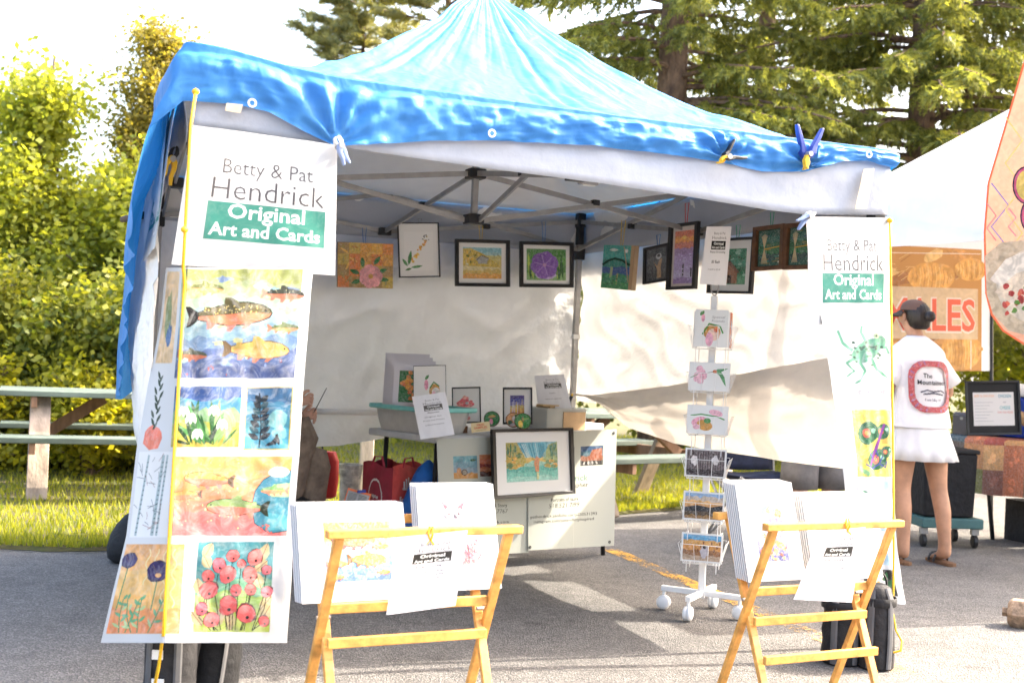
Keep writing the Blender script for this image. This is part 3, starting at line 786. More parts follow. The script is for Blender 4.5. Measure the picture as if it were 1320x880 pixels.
for k in range(4):
    m_ = ins(*mids[k])
    nrm = ((0, 1), (-1, 0), (0, -1), (1, 0))[k]
    for q in (k, (k + 1) % 4):
        c = ins(*corners[q])
        sh = .018
        tb_((c[0], c[1], zt - .03), (m_[0], m_[1], ml))
        tb_((c[0] + nrm[0] * sh, c[1] + nrm[1] * sh, zl - .0), (m_[0] + nrm[0] * sh, m_[1] + nrm[1] * sh, mu - .01))
        mx_ = ((c[0] + m_[0]) / 2 + nrm[0] * .009, (c[1] + m_[1]) / 2 + nrm[1] * .009)
        MB().box(T(mx_[0], mx_[1], (zt - .03 + ml) / 2), (.045, .045, .03), Matrix.Rotation(TH, 3, 'Z')).build('pivot_joint', m_black, tent, bevel=.004)
    for z in (mu - .005, ml):
        MB().box(T(m_[0] + nrm[0] * .01, m_[1] + nrm[1] * .01, z), (.075, .05, .045), Matrix.Rotation(TH + (R(90) if k % 2 else 0), 3, 'Z')).build('mid_bracket', m_black, tent, bevel=.005)
    hub = (PKA, PKB)
    hx, hy = hub[0] - nrm[0] * .03, hub[1] - nrm[1] * .03
    tb_((m_[0], m_[1], ml), (hx, hy, 2.08))
    tb_((m_[0] + nrm[1] * .02, m_[1] + nrm[0] * .02, mu - .02), (hx + nrm[1] * .02, hy + nrm[0] * .02, 1.85))
    cx, cy = (m_[0] + hx) / 2, (m_[1] + hy) / 2
    MB().box(T(cx + nrm[1] * .01, cy + nrm[0] * .01, 2.0), (.04, .04, .03), Matrix.Rotation(TH, 3, 'Z')).build('pivot_joint', m_black, tent, bevel=.004)
MB().box(T(PKA, PKB, 2.45), (.03, .03, 1.15), Matrix.Rotation(TH, 3, 'Z')).build('centre_mast', m_frame, tent, bevel=.003)
for z in (2.08, 1.855):
    MB().box(T(PKA, PKB, z), (.085, .085, .05), Matrix.Rotation(TH, 3, 'Z')).build('hub_bracket', m_black, tent, bevel=.006)

# ---- walls
def wr(u, v, s, big=.05, small=.012):
    d = big * nz(u * 2.1, v * 1.7, s) + small * nz(u * 8 + v * 2, v * 5, s + 3)
    r = abs(nz(u * 3.3 + v * 2.6, v * 1.4 - u, s + 7)); d += small * 1.6 * (1 - min(1, r * 5))
    return d
BBOT = [(0, .55), (.9, .58), (1.25, .60), (1.75, .68), (2.4, .5), (S, .45)]
mb = MB()
mb.grid(lambda u, v: T(u * S, S + .01 + wr(u * 3, v * 2, 1) + .10 * math.sin(math.pi * v) * math.sin(math.pi * u), lerp(ZE - .015, pw(u * S, BBOT), v)), 90, 60)
bw = mb.build('back_wall', m_wall, tent, smooth=True, fixn=False)
# a rolled hem with its pole near the bottom of the back wall
mb = MB(); p0, p1 = on_back(380, 529, S - .06), on_back(486, 532, S - .06)
mb.tube([p0, p1], .017, 8); mb.build('hem_pole', m_wall, tent, smooth=True)
RB = [(tb(on_right(x, y)), on_right(x, y).z) for x, y in ((1110, 606), (1076, 602), (1010, 594), (950, 584), (870, 571), (815, 551), (790, 532), (764, 512))]
RT = [(tb(on_right(x, y)), on_right(x, y).z) for x, y in ((1110, 458), (1062, 466), (960, 484), (860, 500), (764, 511))]
mb = MB()
mb.grid(lambda u, v: T(S + .01 + wr(u * 3, v * 2, 5, .035) + .05 * math.sin(math.pi * v) * math.sin(math.pi * u), lerp(.06, S, u), lerp(ZE - .012, min(pw(lerp(.06, S, u), RT), 1.2) - .04, v)), 90, 60)
mb.build('right_wall', m_wall, tent, smooth=True, fixn=False)
mb = MB()
mb.grid(lambda u, v: T(S - .03 - .05 * math.sin(math.pi * v) + wr(u * 3, v * 2, 8, .03, .008), lerp(.06, S - .03, u), lerp(pw(lerp(.06, S, u), RT) + .01, pw(lerp(.06, S, u), RB), v)), 80, 24)
mb.build('folded_wall_flap', fabric('double_layer_tint_sheet', (.78, .71, .62), .15, bump=.35, bscale=6), tent, smooth=True, fixn=False)  # same white sheet; warm dimming of light through two layers put into its colour
# the left wall billows out and its lower edge is gathered up
def lw(u, v):
    b = lerp(.05, 2.55, u); zb = lerp(.62, .50, u) + .05 * nz(u * 6, 4)
    z = lerp(ZE - .06, zb, v)
    o = .035 + .06 * math.sin(math.pi * min(1, v * 1.05)) ** 1.5 * (.6 + .4 * u) + wr(u * 3, v * 2, 11, .025) - .05 * max(0, v - .85) * 6
    return T(-.02 - o, b, z)
mb = MB(); mb.grid(lw, 70, 50)
mb.build('left_wall', m_wall, tent, smooth=True, fixn=False)
# yellowish strap on the back leg
MB().box(T(S - inn, S - inn, 1.33), (.045, .045, .03), Matrix.Rotation(TH, 3, 'Z')).build('leg_strap', m_wall, tent)
# clip-on lamp under the roof
m_lampgrey = mat('grey_plastic', (.35, .35, .36), .5)
p = W(758, 236, 5.4)
lamp = thing('clip_lamp', 'small grey lamp clipped to the truss bar under the front edge', 'lamp', tuple(p))
MB().box(p, (.085, .04, .018), Matrix.Rotation(TH, 3, 'Z')).build('housing', m_lampgrey, lamp, bevel=.004)
MB().box(p + Vector((-.05, -.02, .012)), (.05, .03, .02), Matrix.Rotation(TH, 3, 'Z')).build('clip', m_black, lamp, bevel=.003)
MB().box(p + Vector((0, 0, -.011)), (.06, .026, .005), Matrix.Rotation(TH, 3, 'Z')).build('lens', m_vinyl, lamp)

# ---- blue tarp over everything
FH = [(ta(p), p.z) for p in (on_front(x, y, -.05) for x, y in ((247, 131), (300, 133), (345, 143), (390, 167), (433, 188), (470, 187), (560, 181), (640, 181), (760, 187), (850, 197), (930, 208), (985, 221), (1040, 221), (1085, 208), (1120, 207), (1149, 215)))]
LH = [(0, 1.96), (.05, 1.70), (.15, 1.55), (.35, 1.50), (.55, 1.48), (1.0, 1.35), (1.6, 1.12), (2.2, .93), (S, .84)]
def hem_z(t):
    k = int(t) % 4; f = t - int(t); a, b = eave(t)
    if k == 0: return pw(a, FH)
    if k == 1: return pw(b, [(0, pw(S, FH)), (.15, ZE - .2), (.7, ZE - .36), (1.5, ZE - .33), (2.3, ZE - .42), (S, ZE - .3)])
    if k == 2: return pw(a, [(0, LH[-1][1]), (.3, 1.4), (S, ZE - .3)])
    return pw(b, LH)
PINS = [(ta(on_front(433, 188)), on_front(433, 188).z), (ta(on_front(933, 205)), on_front(933, 205).z), (ta(on_front(1042, 215)), on_front(1042, 215).z)]
def tarp(u, v):
    t = (u * 4) % 4
    if v <= .6:
        m = (v / .6) ** .85
        a, b, z = roof(t, m, .012)
        f = t % 1
        z -= .035 * math.sin(math.pi * f) * m * (1.2 - m)
        q = a * 1.0, b * 1.0
        w = .022 * nz(a * 2.6, b * 2.6, 2) + .010 * nz(a * 7, b * 7, 5)
        # long drag folds that run down from the peak
        w += .030 * (abs(nz(t * 9.0, m * .7, 4)) - .25) * min(1, m * 3) + .014 * (abs(nz(t * 24, m * 1.5, 6)) - .2) * min(1, m * 2)
        w += .018 * (abs(nz(a * 5, b * 5, 9)) - .2) + .010 * (abs(nz(a * 12, b * 12, 3)) - .2) * sm(m * 2 - .6)
        # the front left corner stands up
        cl = math.exp(-((a / .30) ** 2 + (b / .35) ** 2)); z += .05 * cl
        return T(a, b, z + max(-.010, w))
    d = (v - .6) / .4
    k = int(t); a, b = eave(t); o = (-TV, TU, TV, -TU)[k]
    f = t - k
    if f < .03: o = (o * (.5 + f / .06) + (-TU, -TV, TU, TV)[k] * (.5 - f / .06)).normalized()
    if f > .97: o = (o * (.5 + (1 - f) / .06) + (TU, TV, -TU, -TV)[k] * (.5 - (1 - f) / .06)).normalized()
    z0 = ZE + .012 - .035 * math.sin(math.pi * f) * .2 + .05 * math.exp(-((a / .30) ** 2 + (b / .35) ** 2))
    z1 = hem_z(t)
    z = lerp(z0, z1, d)
    amp = .016 if k == 0 else .03 if k != 3 else .012
    crk = 0.0 if k != 0 else .008 * (abs(nz(t * 46 + d * 1.5, d * 1.1, 21)) - .2) + .004 * (abs(nz(t * 110 - d * 3, d * 4, 22)) - .2) + .006 * (abs(nz(t * 30 + d * 6, d * 3 - t * 20, 25)) - .2)
    off = crk * min(1, d * 5) + (.045, .03 + .10 * sm(f * 5), .16, .03)[k] * sm(d * 4) + .012 * math.sin(math.pi * d) + amp * nz(t * 26, d * 1.3, 3) * (.25 + d) + (.012 if k == 0 else .005) * nz(t * 60, d * 4, 8) + .008 * nz(t * 11 + d * 3, d * 2, 12)
    if k == 0:
        for pa, pz in PINS:
            g_ = math.exp(-abs(a - pa) / .22)
            off += .018 * g_ * math.sin((math.atan2(z - pz, a - pa + 1e-6)) * 11)
            off -= .02 * math.exp(-((a - pa) / .05) ** 2) * d
    if k == 3:
        gather = math.exp(-((b - .28) / .22) ** 2)
        off += (.09 + .035 * nz(b * 4, d * 1.2, 6)) * (.4 + d) + .03 * gather * math.sin(d * 9)
    return T(a, b, z) + o * max(.034 if k == 0 else .02, off)
mb = MB(); mb.grid(tarp, 860, 96)
tp = mb.build('blue_tarp', m_tarp, None, smooth=True, fixn=False)
tp.modifiers.new('w', 'WELD').merge_threshold = .0005
tag(tp, 'crinkled bright blue plastic tarp draped over the tent roof and down its left side', 'tarp')
m_brass = mat('eyelet_metal', (.75, .75, .74), .35, metal=.7)
for x, y in ((325, 133), (634, 172), (1120, 199)):
    p = on_front(x, y, -.085); rot = Matrix((TU, Z3, -TV)).transposed()
    mb = MB(); n = 12
    mb.rings([[p + TU * r * math.cos(6.283 * j / n) + Z3 * r * math.sin(6.283 * j / n) - TV * h for j in range(n)] for r, h in ((.009, 0), (.009, .003), (.016, .003), (.016, 0), (.009, 0))], (False, False))
    mb.build('eyelet', m_brass, tp, smooth=False)

# ---- spring clamps
m_clblue = mat('clamp_blue', (.03, .06, .32), .4)
m_clgrey = mat('clamp_pale_blue', (.28, .36, .58), .45)
m_clyel = mat('clamp_yellow', (.85, .52, .03), .4)
def clamp(name, label, p, ang, L_, hm, jm, spread=.35, face=None):
    """two handles in a V, pivot and two padded jaws; ang turns the V in the tent's front plane (0: handles up)"""
    ux, uy, un = TU, Z3, -TV
    p = Vector(p)
    c = thing(name, label, 'clamp', tuple(p), 0, 'spring clamps on the tent')
    def q(x, y, z=0.0):
        ca, sa = math.cos(ang), math.sin(ang)
        return p + ux * (x * ca - y * sa) * L_ + uy * (x * sa + y * ca) * L_ + un * z
    for sd in (-1, 1):
        pts = [(0.02 * sd, -.10), (.10 * sd, .06), (.16 * sd, .3), (spread * .72 * sd, .62), (spread * sd, .92)]
        mb = MB(); z0 = .012 * sd
        outer, inner = [], []
        rings = []
        for i, (x, y) in enumerate(pts):
            w = (.075, .11, .085, .075, .05)[i]; t = (.012, .016, .013, .012, .009)[i]
            rings.append([q(x - w, y, z0 - t), q(x + w, y, z0 - t), q(x + w, y, z0 + t), q(x - w, y, z0 + t)])
        mb.rings(rings); mb.build('handle', hm, c, bevel=.003)
        mb = MB(); mb.rings([[q(x - w, y, z0 - .011), q(x + w, y, z0 - .011), q(x + w, y, z0 + .011), q(x - w, y, z0 + .011)] for x, y, w in ((-.02 * sd, -.02, .08), (-.10 * sd, -.2, .07), (-.07 * sd, -.38, .05), (-.015 * sd, -.46, .03))])
        mb.build('jaw', jm, c, bevel=.002)
    mb = MB(); mb.tube([q(0, .02, -.03), q(0, .02, .03)], .011, 10); mb.build('pivot_pin', m_frame, c)
    return c
clamp('spring_clamp', 'big dark blue spring clamp standing up on the tarp edge near the right corner', on_front(1040, 200, -.08), R(-4), .13, m_clblue, m_clyel, .42)
clamp('spring_clamp', 'yellow and black spring clamp on the tarp hem right of centre', on_front(936, 203, -.09), R(-58), .085, m_black, m_clyel, .5)
clamp('spring_clamp', 'pale blue and white clamp holding the left sign at its inner top corner', on_front(438, 188, -.09), R(205), .075, m_clgrey, m_vinyl, .2)
clamp('spring_clamp', 'pale blue and white clamp holding the right sign at its inner top corner', on_front(1041, 279, -.07), R(130), .07, m_clgrey, m_vinyl, .3)
clamp('spring_clamp', 'black clamp with an orange handle on the tarp at the left corner', W(222, 205, 4.42), R(168), .10, m_clyel, m_black, .18)
# a dry stick poking out from behind the tarp
mb = MB(); mb.tube([W(158, 283, 6.2), W(176, 279, 6.1), W(200, 276, 6.0)], [.016, .02, .018], 7)
tag(mb.build('branch_stub', m_bark, None, smooth=True), 'short dark branch stub poking out left of the hanging tarp', 'branch')

# ---- banners with print
m_print = print_mat('vinyl_print', .5, trans=.10, coat=.05, mscale=16, ink=2.05, sat=.86, wash=.35)
m_paperprint = print_mat('paper_print', .6, mscale=60)
TEAL, GREY = (.10, .47, .40), (.27, .26, .27)
WHITE = (.74, .74, .735)
def sign_art(w=100, h=100):
    A = Art(w, h, WHITE, 3)
    A.text('Betty & Pat', w * .53, h * .685, 15.5, GREY, bold=-.008, width=w * .60)
    A.text('Hendrick', w * .545, h * .50, 22, GREY, bold=-.009, width=w * .74)
    A.rect(w * .16, h * .20, w * .925, h * .475, TEAL, .3)
    A.text('Original', w * .54, h * .365, 15, (.85, .85, .84), bold=.020, width=w * .50)
    A.text('Art and Cards', w * .54, h * .235, 13, (.85, .85, .84), bold=.022, width=w * .71)
    return A
def quad_fn(P, w, h, bulge=0.0, n=None, wav=0.0):
    """P: TL TR BR BL points; sheet w x h"""
    TL, TR, BR, BL = [Vector(p) for p in P]
    nn = (TR - TL).cross(TL - BL).normalized() if n is None else n
    def fn(x, y):
        u, v = x / w, y / h
        p = BL.lerp(BR, u).lerp(TL.lerp(TR, u), v)
        if bulge or wav:
            p = p + nn * (bulge * math.sin(math.pi * max(0, min(1, u))) * math.sin(math.pi * max(0, min(1, v))) + wav * (nz(u * 3.1, v * 2.3, w) + .5 * nz(u * 7, v * 4, 3)))
        return p
    return fn
def banner(name, label, P, art, material, backm, bulge=.01, wav=.006, res=2.8, group=None, cat='banner'):
    t = thing(name, label, cat, tuple(Vector(P[3]) * .5 + Vector(P[2]) * .5), 0, group)
    fn = quad_fn(P, art.w, art.h, bulge, None, wav)
    art.build('print', fn, t, material, res=res)
    mb = MB(); e = .01
    nn = (Vector(P[1]) - Vector(P[0])).cross(Vector(P[0]) - Vector(P[3])).normalized()
    mb.grid(lambda u, v: fn(u * art.w, v * art.h) - nn * .0015, 20, 20)
    mb.build('sheet', backm, t, smooth=True)
    return t
SG = 'stall name signs'
banner('name_sign', 'large white name sign with teal box hung on the front left corner', [on_front(249, 161, -.05), on_front(435, 187, -.05), on_front(432, 355, -.06), W(221, 341, on_front(240, 341, -.07).y * 1.0)], sign_art(), m_print, m_vinyl, .012, .008, group=SG)
banner('name_sign', 'sliver of the name sign wrapped round the left side of the corner', [T(-.06, .50, 1.98), T(-.055, -.02, 1.985), T(-.10, -.04, 1.50), T(-.12, .50, 1.48)], sign_art(), m_print, m_vinyl, .0, .004, group=SG)
banner('name_sign', 'smaller-looking white name sign with teal box hung on the front right corner', [on_front(1040, 279, -.05), on_front(1146, 281, -.05), on_front(1147, 418, -.05), on_front(1043, 418, -.06)], sign_art(), m_print, m_vinyl, .01, .006, group=SG)
# ================================================================== long printed banners
def px_art(x0, y0, x1, y1, seed=1):
    """a sheet drawn in photo pixels: returns the Art and helpers that turn picture rows (down) into sheet rows (up)"""
    A = Art(x1 - x0, y1 - y0, WHITE, seed)
    return A, (lambda x: x - x0), (lambda y: y1 - y)
# -- the tall fish banner on the left corner; its own width is 0..240, its height 0..490
FB_L = [(345, 214), (420, 206), (500, 190), (580, 176), (690, 163), (760, 146), (828, 130)]
FB_M = [(345, 240), (828, 211)]
FB_R = [(345, 404), (480, 392), (600, 384), (828, 370)]
def fb_depth(px, py):
    xm = pw(py, FB_M); f = (py - 345) / 483
    n = (TV - Vector((0, 0, .17))).normalized()
    p0 = T(0, -.075, 1.62)
    if px >= xm:
        p = PL(px, py, p0, n)
        return p + n * (.012 * nz(px * .02, py * .012, 3) + .006 * nz(px * .05, py * .03, 5))
    p = PL(xm, py, p0, n)
    dep = (CAM_M.inverted() @ p).z * -1
    k = lerp(.0055, .0017, sm(f * 1.15))
    dd = dep + (xm - px) * k + .01 * nz(px * .03, py * .02, 9)
    return W(px, py, dd)
def fb_fn(x, y):
    """sheet x 0..100 | 100..260 (left of the rope | right of it), y up 0..483"""
    py = 828 - y
    if x < 80: px = lerp(pw(py, FB_L), pw(py, FB_M), x / 80)
    else: px = lerp(pw(py, FB_M), pw(py, FB_R), (x - 80) / 165)
    return fb_depth(px, py)
def fbx(px, py):
    """sheet x of a picture pixel"""
    l, m_, r = pw(py, FB_L), pw(py, FB_M), pw(py, FB_R)
    return (px - l) / (m_ - l) * 80 if px < m_ else 80 + (px - m_) / (r - m_) * 165
A = Art(245, 483, WHITE, 5)
def bq(x0, y0, x1, y1): return fbx(x0, (y0 + y1) / 2), 828 - y1, fbx(x1, (y0 + y1) / 2), 828 - y0
fishw = ((.52, .55, .24), (.55, .60, .38), (.52, .62, .52), (.48, .60, .60), (.40, .54, .60), (.30, .42, .55), (.22, .30, .47), (.19, .26, .44))
# trout picture
x0, y0, x1, y1 = 66, 341, 232, 481
A.bands(x0, y0, x1, y1, fishw, 5, 14)
for _ in range(26): A.ell(A.rng.uniform(x0 + 8, x1 - 8), A.rng.uniform(y0 + 5, y1 - 8), A.rng.uniform(4, 12), A.rng.uniform(2, 5), A.rng.choice(((.6, .66, .5), (.45, .6, .62), (.32, .42, .56), (.62, .62, .4))), jit=.35)
for _ in range(30): A.ell(A.rng.uniform(x0 + 3, x1 - 3), A.rng.uniform(y0 + 2, y0 + 38), A.rng.uniform(.8, 2), A.rng.uniform(.8, 3), A.rng.choice(((.5, .18, .22), (.35, .45, .65), (.25, .3, .5))), jit=.4)
OLV, ORG, FIN = (.30, .27, .12), (.75, .33, .06), (.80, .22, .06)
A.fish(140, 422, 112, OLV, ORG, FIN, 1, R(3), 40, (.85, .72, .3), (.07, .05, .03))
A.fish(178, 377, 88, (.62, .50, .10), (.82, .48, .04), (.75, .30, .08), 1, R(-2), 8, (.8, .4, .1), (.30, .22, .08))
A.fish(208, 449, 58, (.16, .17, .11), (.68, .28, .08), (.78, .22, .06), 1, R(-3), 12)
A.fish(105, 456, 52, (.36, .38, .17), (.75, .45, .10), (.72, .40, .12), 1, R(-2), 5)
A.fish(212, 405, 42, (.30, .36, .16), (.72, .42, .06), (.7, .3, .08), 1, 0, 4)
A.fish(92, 371, 46, (.24, .26, .20), (.60, .28, .12), (.62, .25, .14), 1, R(-4), 4)
# snowdrops | dark leaf
x0, y0, x1, y1 = 70, 252, 164, 330
A.bands(x0, y0, x1, y1, ((.03, .22, .45), (.10, .42, .55), (.42, .60, .35), (.62, .62, .10), (.66, .58, .02)), 5)
for i in range(24):
    b = A.rng.uniform(x0 + 25, x1 - 22); a = R(90) + A.rng.gauss(0, .55); l = A.rng.uniform(30, 62)
    l = min(l, abs((x1 - b - 3) / math.cos(a)) if math.cos(a) > .05 else abs((b - x0 - 3) / math.cos(a)) if math.cos(a) < -.05 else l)
    A.leaf(b, y0 + 3, l, l * .14, a, A.rng.choice(((.10, .32, .10), (.20, .46, .18), (.05, .2, .07), (.45, .62, .3))))
for sx_, sy_ in ((98, 296), (128, 306), (140, 288), (108, 276), (88, 305)):
    for k in (-1, 0, 1): A.leaf(sx_ + k * 2, sy_, 15, 6, R(-90 + k * 18), (.80, .82, .74))
x0, y0, x1, y1 = 172, 250, 230, 328
A.rect(x0 - 1.5, y0 - 1.5, x1 + 1.5, y1 + 1.5, (.62, .50, .10))
A.bands(x0, y0, x1, y1, ((.01, .27, .42), (.02, .36, .48), (.03, .42, .50), (.05, .45, .55)), 4)
A.ell(214, 288, 13, 12, (.35, .60, .60), jit=.1); A.ell(218, 270, 10, 8, (.30, .55, .58), jit=.15)
A.line([(192, 252), (193, 280), (190, 300), (188, 322)], 1.4, (.01, .03, .05))
for i in range(7):
    for sd in (-1, 1):
        A.leaf(191, 262 + i * 8, 17 - i * .8, 8, R(90 - sd * (62 - i * 3)), (.02, .09, .13) if (i + sd) % 3 else (.03, .22, .26))
for i in range(4): A.leaf(200 + i * 6, 254, 16, 5, R(20 + i * 30), (.02, .08, .12))
# fish bowl
x0, y0, x1, y1 = 78, 138, 236, 240
A.bands(x0, y0, x1, y1, ((.85, .52, .01), (.86, .50, .015), (.85, .42, .02), (.84, .36, .03), (.80, .30, .14), (.78, .26, .22), (.76, .27, .26)), 4, 14)
for _ in range(40): A.ell(A.rng.uniform(x0 + 3, x1 - 60), A.rng.uniform(y0 + 3, y1 - 4), A.rng.uniform(.6, 1.8), A.rng.uniform(.6, 1.8), (.84, .72, .45), n=6)
bowl = [(x1, y0 + 6), (212, y0 + 3), (192, y0 + 16), (186, y0 + 38), (190, y0 + 58), (200, y0 + 72), (214, y0 + 80), (x1, y0 + 84)]
A.poly(bowl, (.05, .42, .50)); A.line(bowl, 1, (.04, .16, .2))
A.ell(220, y0 + 82, 14, 7, (.80, .80, .74), jit=.05); A.poly([(x1, y0 + 26), (206, y0 + 30), (204, y0 + 12), (214, y0 + 7), (x1, y0 + 9)], (.12, .5, .56))
A.poly([(x1, y0 + 50), (212, y0 + 50), (206, y0 + 58), (214, y0 + 66), (x1, y0 + 68)], (.55, .68, .42))
A.fish(216, y0 + 58, 38, (.35, .55, .25), (.85, .36, .04), (.8, .3, .1), -1, 0, 3)
A.fish(128, y0 + 72, 68, (.62, .52, .12), (.82, .28, .05), (.75, .32, .25), -1, R(-4), 0, line=(.30, .20, .05))
A.fish(168, y0 + 36, 84, (.42, .52, .25), (.80, .24, .05), (.72, .35, .22), -1, R(-2), 0, line=(.12, .16, .09))
A.fish(98, y0 + 52, 44, (.72, .45, .04), (.80, .30, .05), (.75, .3, .1), -1, R(4), 0, line=(.30, .18, .05))
for _ in range(22): A.ell(A.rng.uniform(190, 216), A.rng.uniform(y0 + 1, y0 + 15), 1.2, 2, (.75, .15, .08), A.rng.uniform(0, 3), 6)
# red poppies
x0, y0, x1, y1 = 118, 14, 220, 130
A.bands(x0, y0, x1, y1, ((.12, .42, .45), (.16, .46, .50), (.18, .46, .46), (.28, .52, .38), (.45, .58, .22), (.52, .60, .18), (.54, .60, .16)), 6)
for lx, ly, an, l in ((126, 108, 60, 24), (136, 96, 120, 20), (203, 104, 70, 26), (196, 92, 40, 22), (124, 62, 100, 22), (130, 22, 130, 24), (205, 42, 50, 24), (150, 20, 80, 28), (186, 24, 100, 26), (206, 26, 60, 26), (168, 16, 95, 26), (206, 70, 110, 22), (128, 36, 70, 20)):
    A.leaf(lx, ly, l, 15, R(an), (.62, .55, .36)); A.line([(lx, ly), (lx + math.cos(R(an)) * l, ly + math.sin(R(an)) * l)], .7, (.35, .2, .16))
pp = ((166, 112, 10), (196, 110, 12), (148, 100, 11), (134, 86, 10), (160, 88, 13), (190, 88, 12), (212, 94, 8), (136, 68, 14), (172, 68, 9), (192, 69, 9), (214, 66, 9), (163, 48, 15), (188, 38, 15), (142, 30, 12), (128, 44, 10), (212, 28, 9), (178, 102, 7))
for i, (fx, fy, r_) in enumerate(pp):
    A.line([(fx, fy), (fx - 3, (fy + y0) / 2 + 4), (lerp(fx, 168, .35), y0 + 2)], 1.0, (.10, .12, .05))
for i, (fx, fy, r_) in enumerate(pp):
    cc = ((.72, .10, .10), (.78, .16, .13), (.74, .14, .22), (.66, .08, .08))[i % 4]
    A.ell(fx, fy, r_ * .95, r_ * .85, (.28, .06, .07), i, 12, .10); A.ell(fx, fy, r_ * .88, r_ * .78, cc, i, 12, .12)
    A.ell(fx - r_ * .2, fy + r_ * .3, r_ * .5, r_ * .35, tuple(min(.9, c + .08) for c in cc), .3, 9, .2)
    A.ell(fx + r_ * .1, fy - r_ * .35, r_ * .16, r_ * .16, (.06, .03, .04), n=6)
# the column that turns the corner: yellow poppies, birches, carrot, a peach strip
x0, y0, x1, y1 = 4, 12, 100, 127
A.bands(x0, y0, x1, y1, ((.80, .52, .16), (.82, .56, .20), (.83, .62, .26), (.84, .62, .24), (.84, .58, .16), (.85, .46, .02), (.84, .42, .005)), 2, 14)
for k in range(4):
    xx = 46 + k * 14
    A.line([(xx + 3.2 * math.sin(j * 1.05 + k), y1 - 6 - j * 4.2) for j in range(19 if k > 1 else 12)], 1.7, (.84, .76, .52))
for bx_, an in ((20, 100), (28, 70), (44, 95), (58, 60), (36, 120)):
    pts = [(bx_, y0 + 1), (bx_ + math.cos(R(an)) * 18, y0 + 22), (bx_ + math.cos(R(an)) * 30 + 3, y0 + 44)]
    A.line(pts, 1.3, (.22, .50, .34))
    for j in range(6):
        q = pts[0][0] + (pts[2][0] - pts[0][0]) * (j + 1) / 6; w_ = y0 + 44 * (j + 1) / 6
        A.leaf(q, w_, 13 - j, 4, R(an + 50 - 100 * (j % 2)), (.30, .58, .38) if j % 3 else (.62, .72, .46))
PUR = (.13, .06, .30)
for fx, fy, r_ in ((15, 106, 13), (64, 92, 18)):
    A.line([(fx, fy - r_ * .6), (fx - 5, y0 + 30)], 1.4, (.2, .48, .34))
    A.ell(fx, fy, r_, r_ * .78, (.10, .05, .22), .2, 14, .08); A.ell(fx - r_ * .25, fy + r_ * .05, r_ * .62, r_ * .66, PUR, .4, 12, .08); A.ell(fx + r_ * .35, fy + r_ * .02, r_ * .55, r_ * .62, (.16, .09, .34), -.3, 12, .08)
    A.line([(fx - r_ * .5, fy + r_ * .5), (fx - r_ * .1, fy - r_ * .1), (fx + r_ * .6, fy + r_ * .45)], .7, (.5, .4, .3))
    if r_ > 15: A.ell(fx + 1, fy - 5, 5, 3, (.80, .52, .02))
A.rect(6, 136, 74, 246, (.80, .80, .79), 0)
for bx_, w_ in ((16, 4), (46, 6), (54, 4)):
    A.line([(bx_, 138), (bx_ + 4, 180), (bx_ + 11, 242)], w_, (.55, .62, .62))
    for j in range(16): A.line([(bx_ + j * .65 - 1, 142 + j * 6), (bx_ + j * .65 + 2, 142.5 + j * 6)], .9, (.12, .14, .14))
for j in range(26):
    a = A.rng.uniform(0, 6.3); sx_, sy_ = A.rng.uniform(14, 60), A.rng.uniform(145, 235); l = A.rng.uniform(8, 20)
    ex, ey = max(7, min(73, sx_ + math.cos(a) * l)), max(138, min(244, sy_ + abs(math.sin(a)) * l))
    A.line([(sx_, sy_), ((sx_ + ex) / 2 + 1, (sy_ + ey) / 2), (ex, ey)], .55, A.rng.choice(((.2, .24, .25), (.45, .22, .18))))
A.ell(30, 264, 20, 16, (.82, .28, .02), jit=.1); A.poly([(14, 262), (46, 262), (36, 252), (24, 252)], (.80, .30, .03))
for j in range(14): A.leaf(30 + (j % 3 - 1) * 3, 274 + j * 5, 14, 5, R(90 + (40 if j % 2 else -40)), (.03, .16, .05))
A.rect(8, 360, 56, 478, (.78, .62, .40)); A.ell(28, 420, 12, 30, (.45, .5, .25), jit=.3); A.ell(36, 396, 8, 14, (.10, .30, .50), jit=.3)
t = thing('fish_art_banner', 'tall white banner of printed paintings with trout and poppies, tied to the front left corner', 'banner', tuple(T(0, -.2, .2)))
A.build('print', fb_fn, t, m_print, res=1.3)
mb = MB(); mb.grid(lambda u, v: fb_fn(u * 245, v * 483) + TV * .0015, 60, 80); mb.build('sheet', m_vinyl, t, smooth=True)

# -- the frog banner on the right corner
FR_L = [(405, 1059), (500, 1073), (590, 1085), (640, 1090), (780, 1097)]
FR_R = [(405, 1147), (640, 1150), (700, 1156), (775, 1167)]
def fr_fn(x, y):
    py = 778 - y; px = lerp(pw(py, FR_L), pw(py, FR_R), x / 90)
    n = (TV - Vector((0, 0, .10))).normalized()
    return PL(px, py, T(S, -.06, 1.5), n) + TV * (.012 * nz(x * .03, y * .01, 4) + .006 * nz(x * .09, y * .03, 7))
A = Art(90, 373, WHITE, 8)
FG, FD = (.30, .56, .44), (.10, .28, .20)
A.ell(56, 326, 24, 13, FG, R(28), jit=.05); A.ell(75, 338, 9, 8, FG, jit=.06); A.ell(70, 345, 3.5, 3.5, (.6, .72, .5)); A.ell(70, 345, 1.5, 1.5, (.05, .1, .05))
for pts in (((40, 318), (26, 310), (36, 300), (24, 292)), ((62, 316), (70, 302), (82, 294), (88, 290)), ((44, 312), (52, 300), (44, 288), (36, 284)), ((66, 334), (84, 330), (88, 322)), ((36, 326), (24, 336), (20, 352)), ((56, 338), (50, 350), (52, 358))):
    A.line(pts, [5, 4.2, 3.2, 1.6][:len(pts)], FG)
for _ in range(26): A.ell(56 + A.rng.gauss(0, 11), 326 + A.rng.gauss(0, 6), 2.2, 1.6, FD, 0, 7, .2)
A.text('The frogs play "Leap year', 20, 271, 9, (.42, .40, .46), 'L', -.012, width=66)
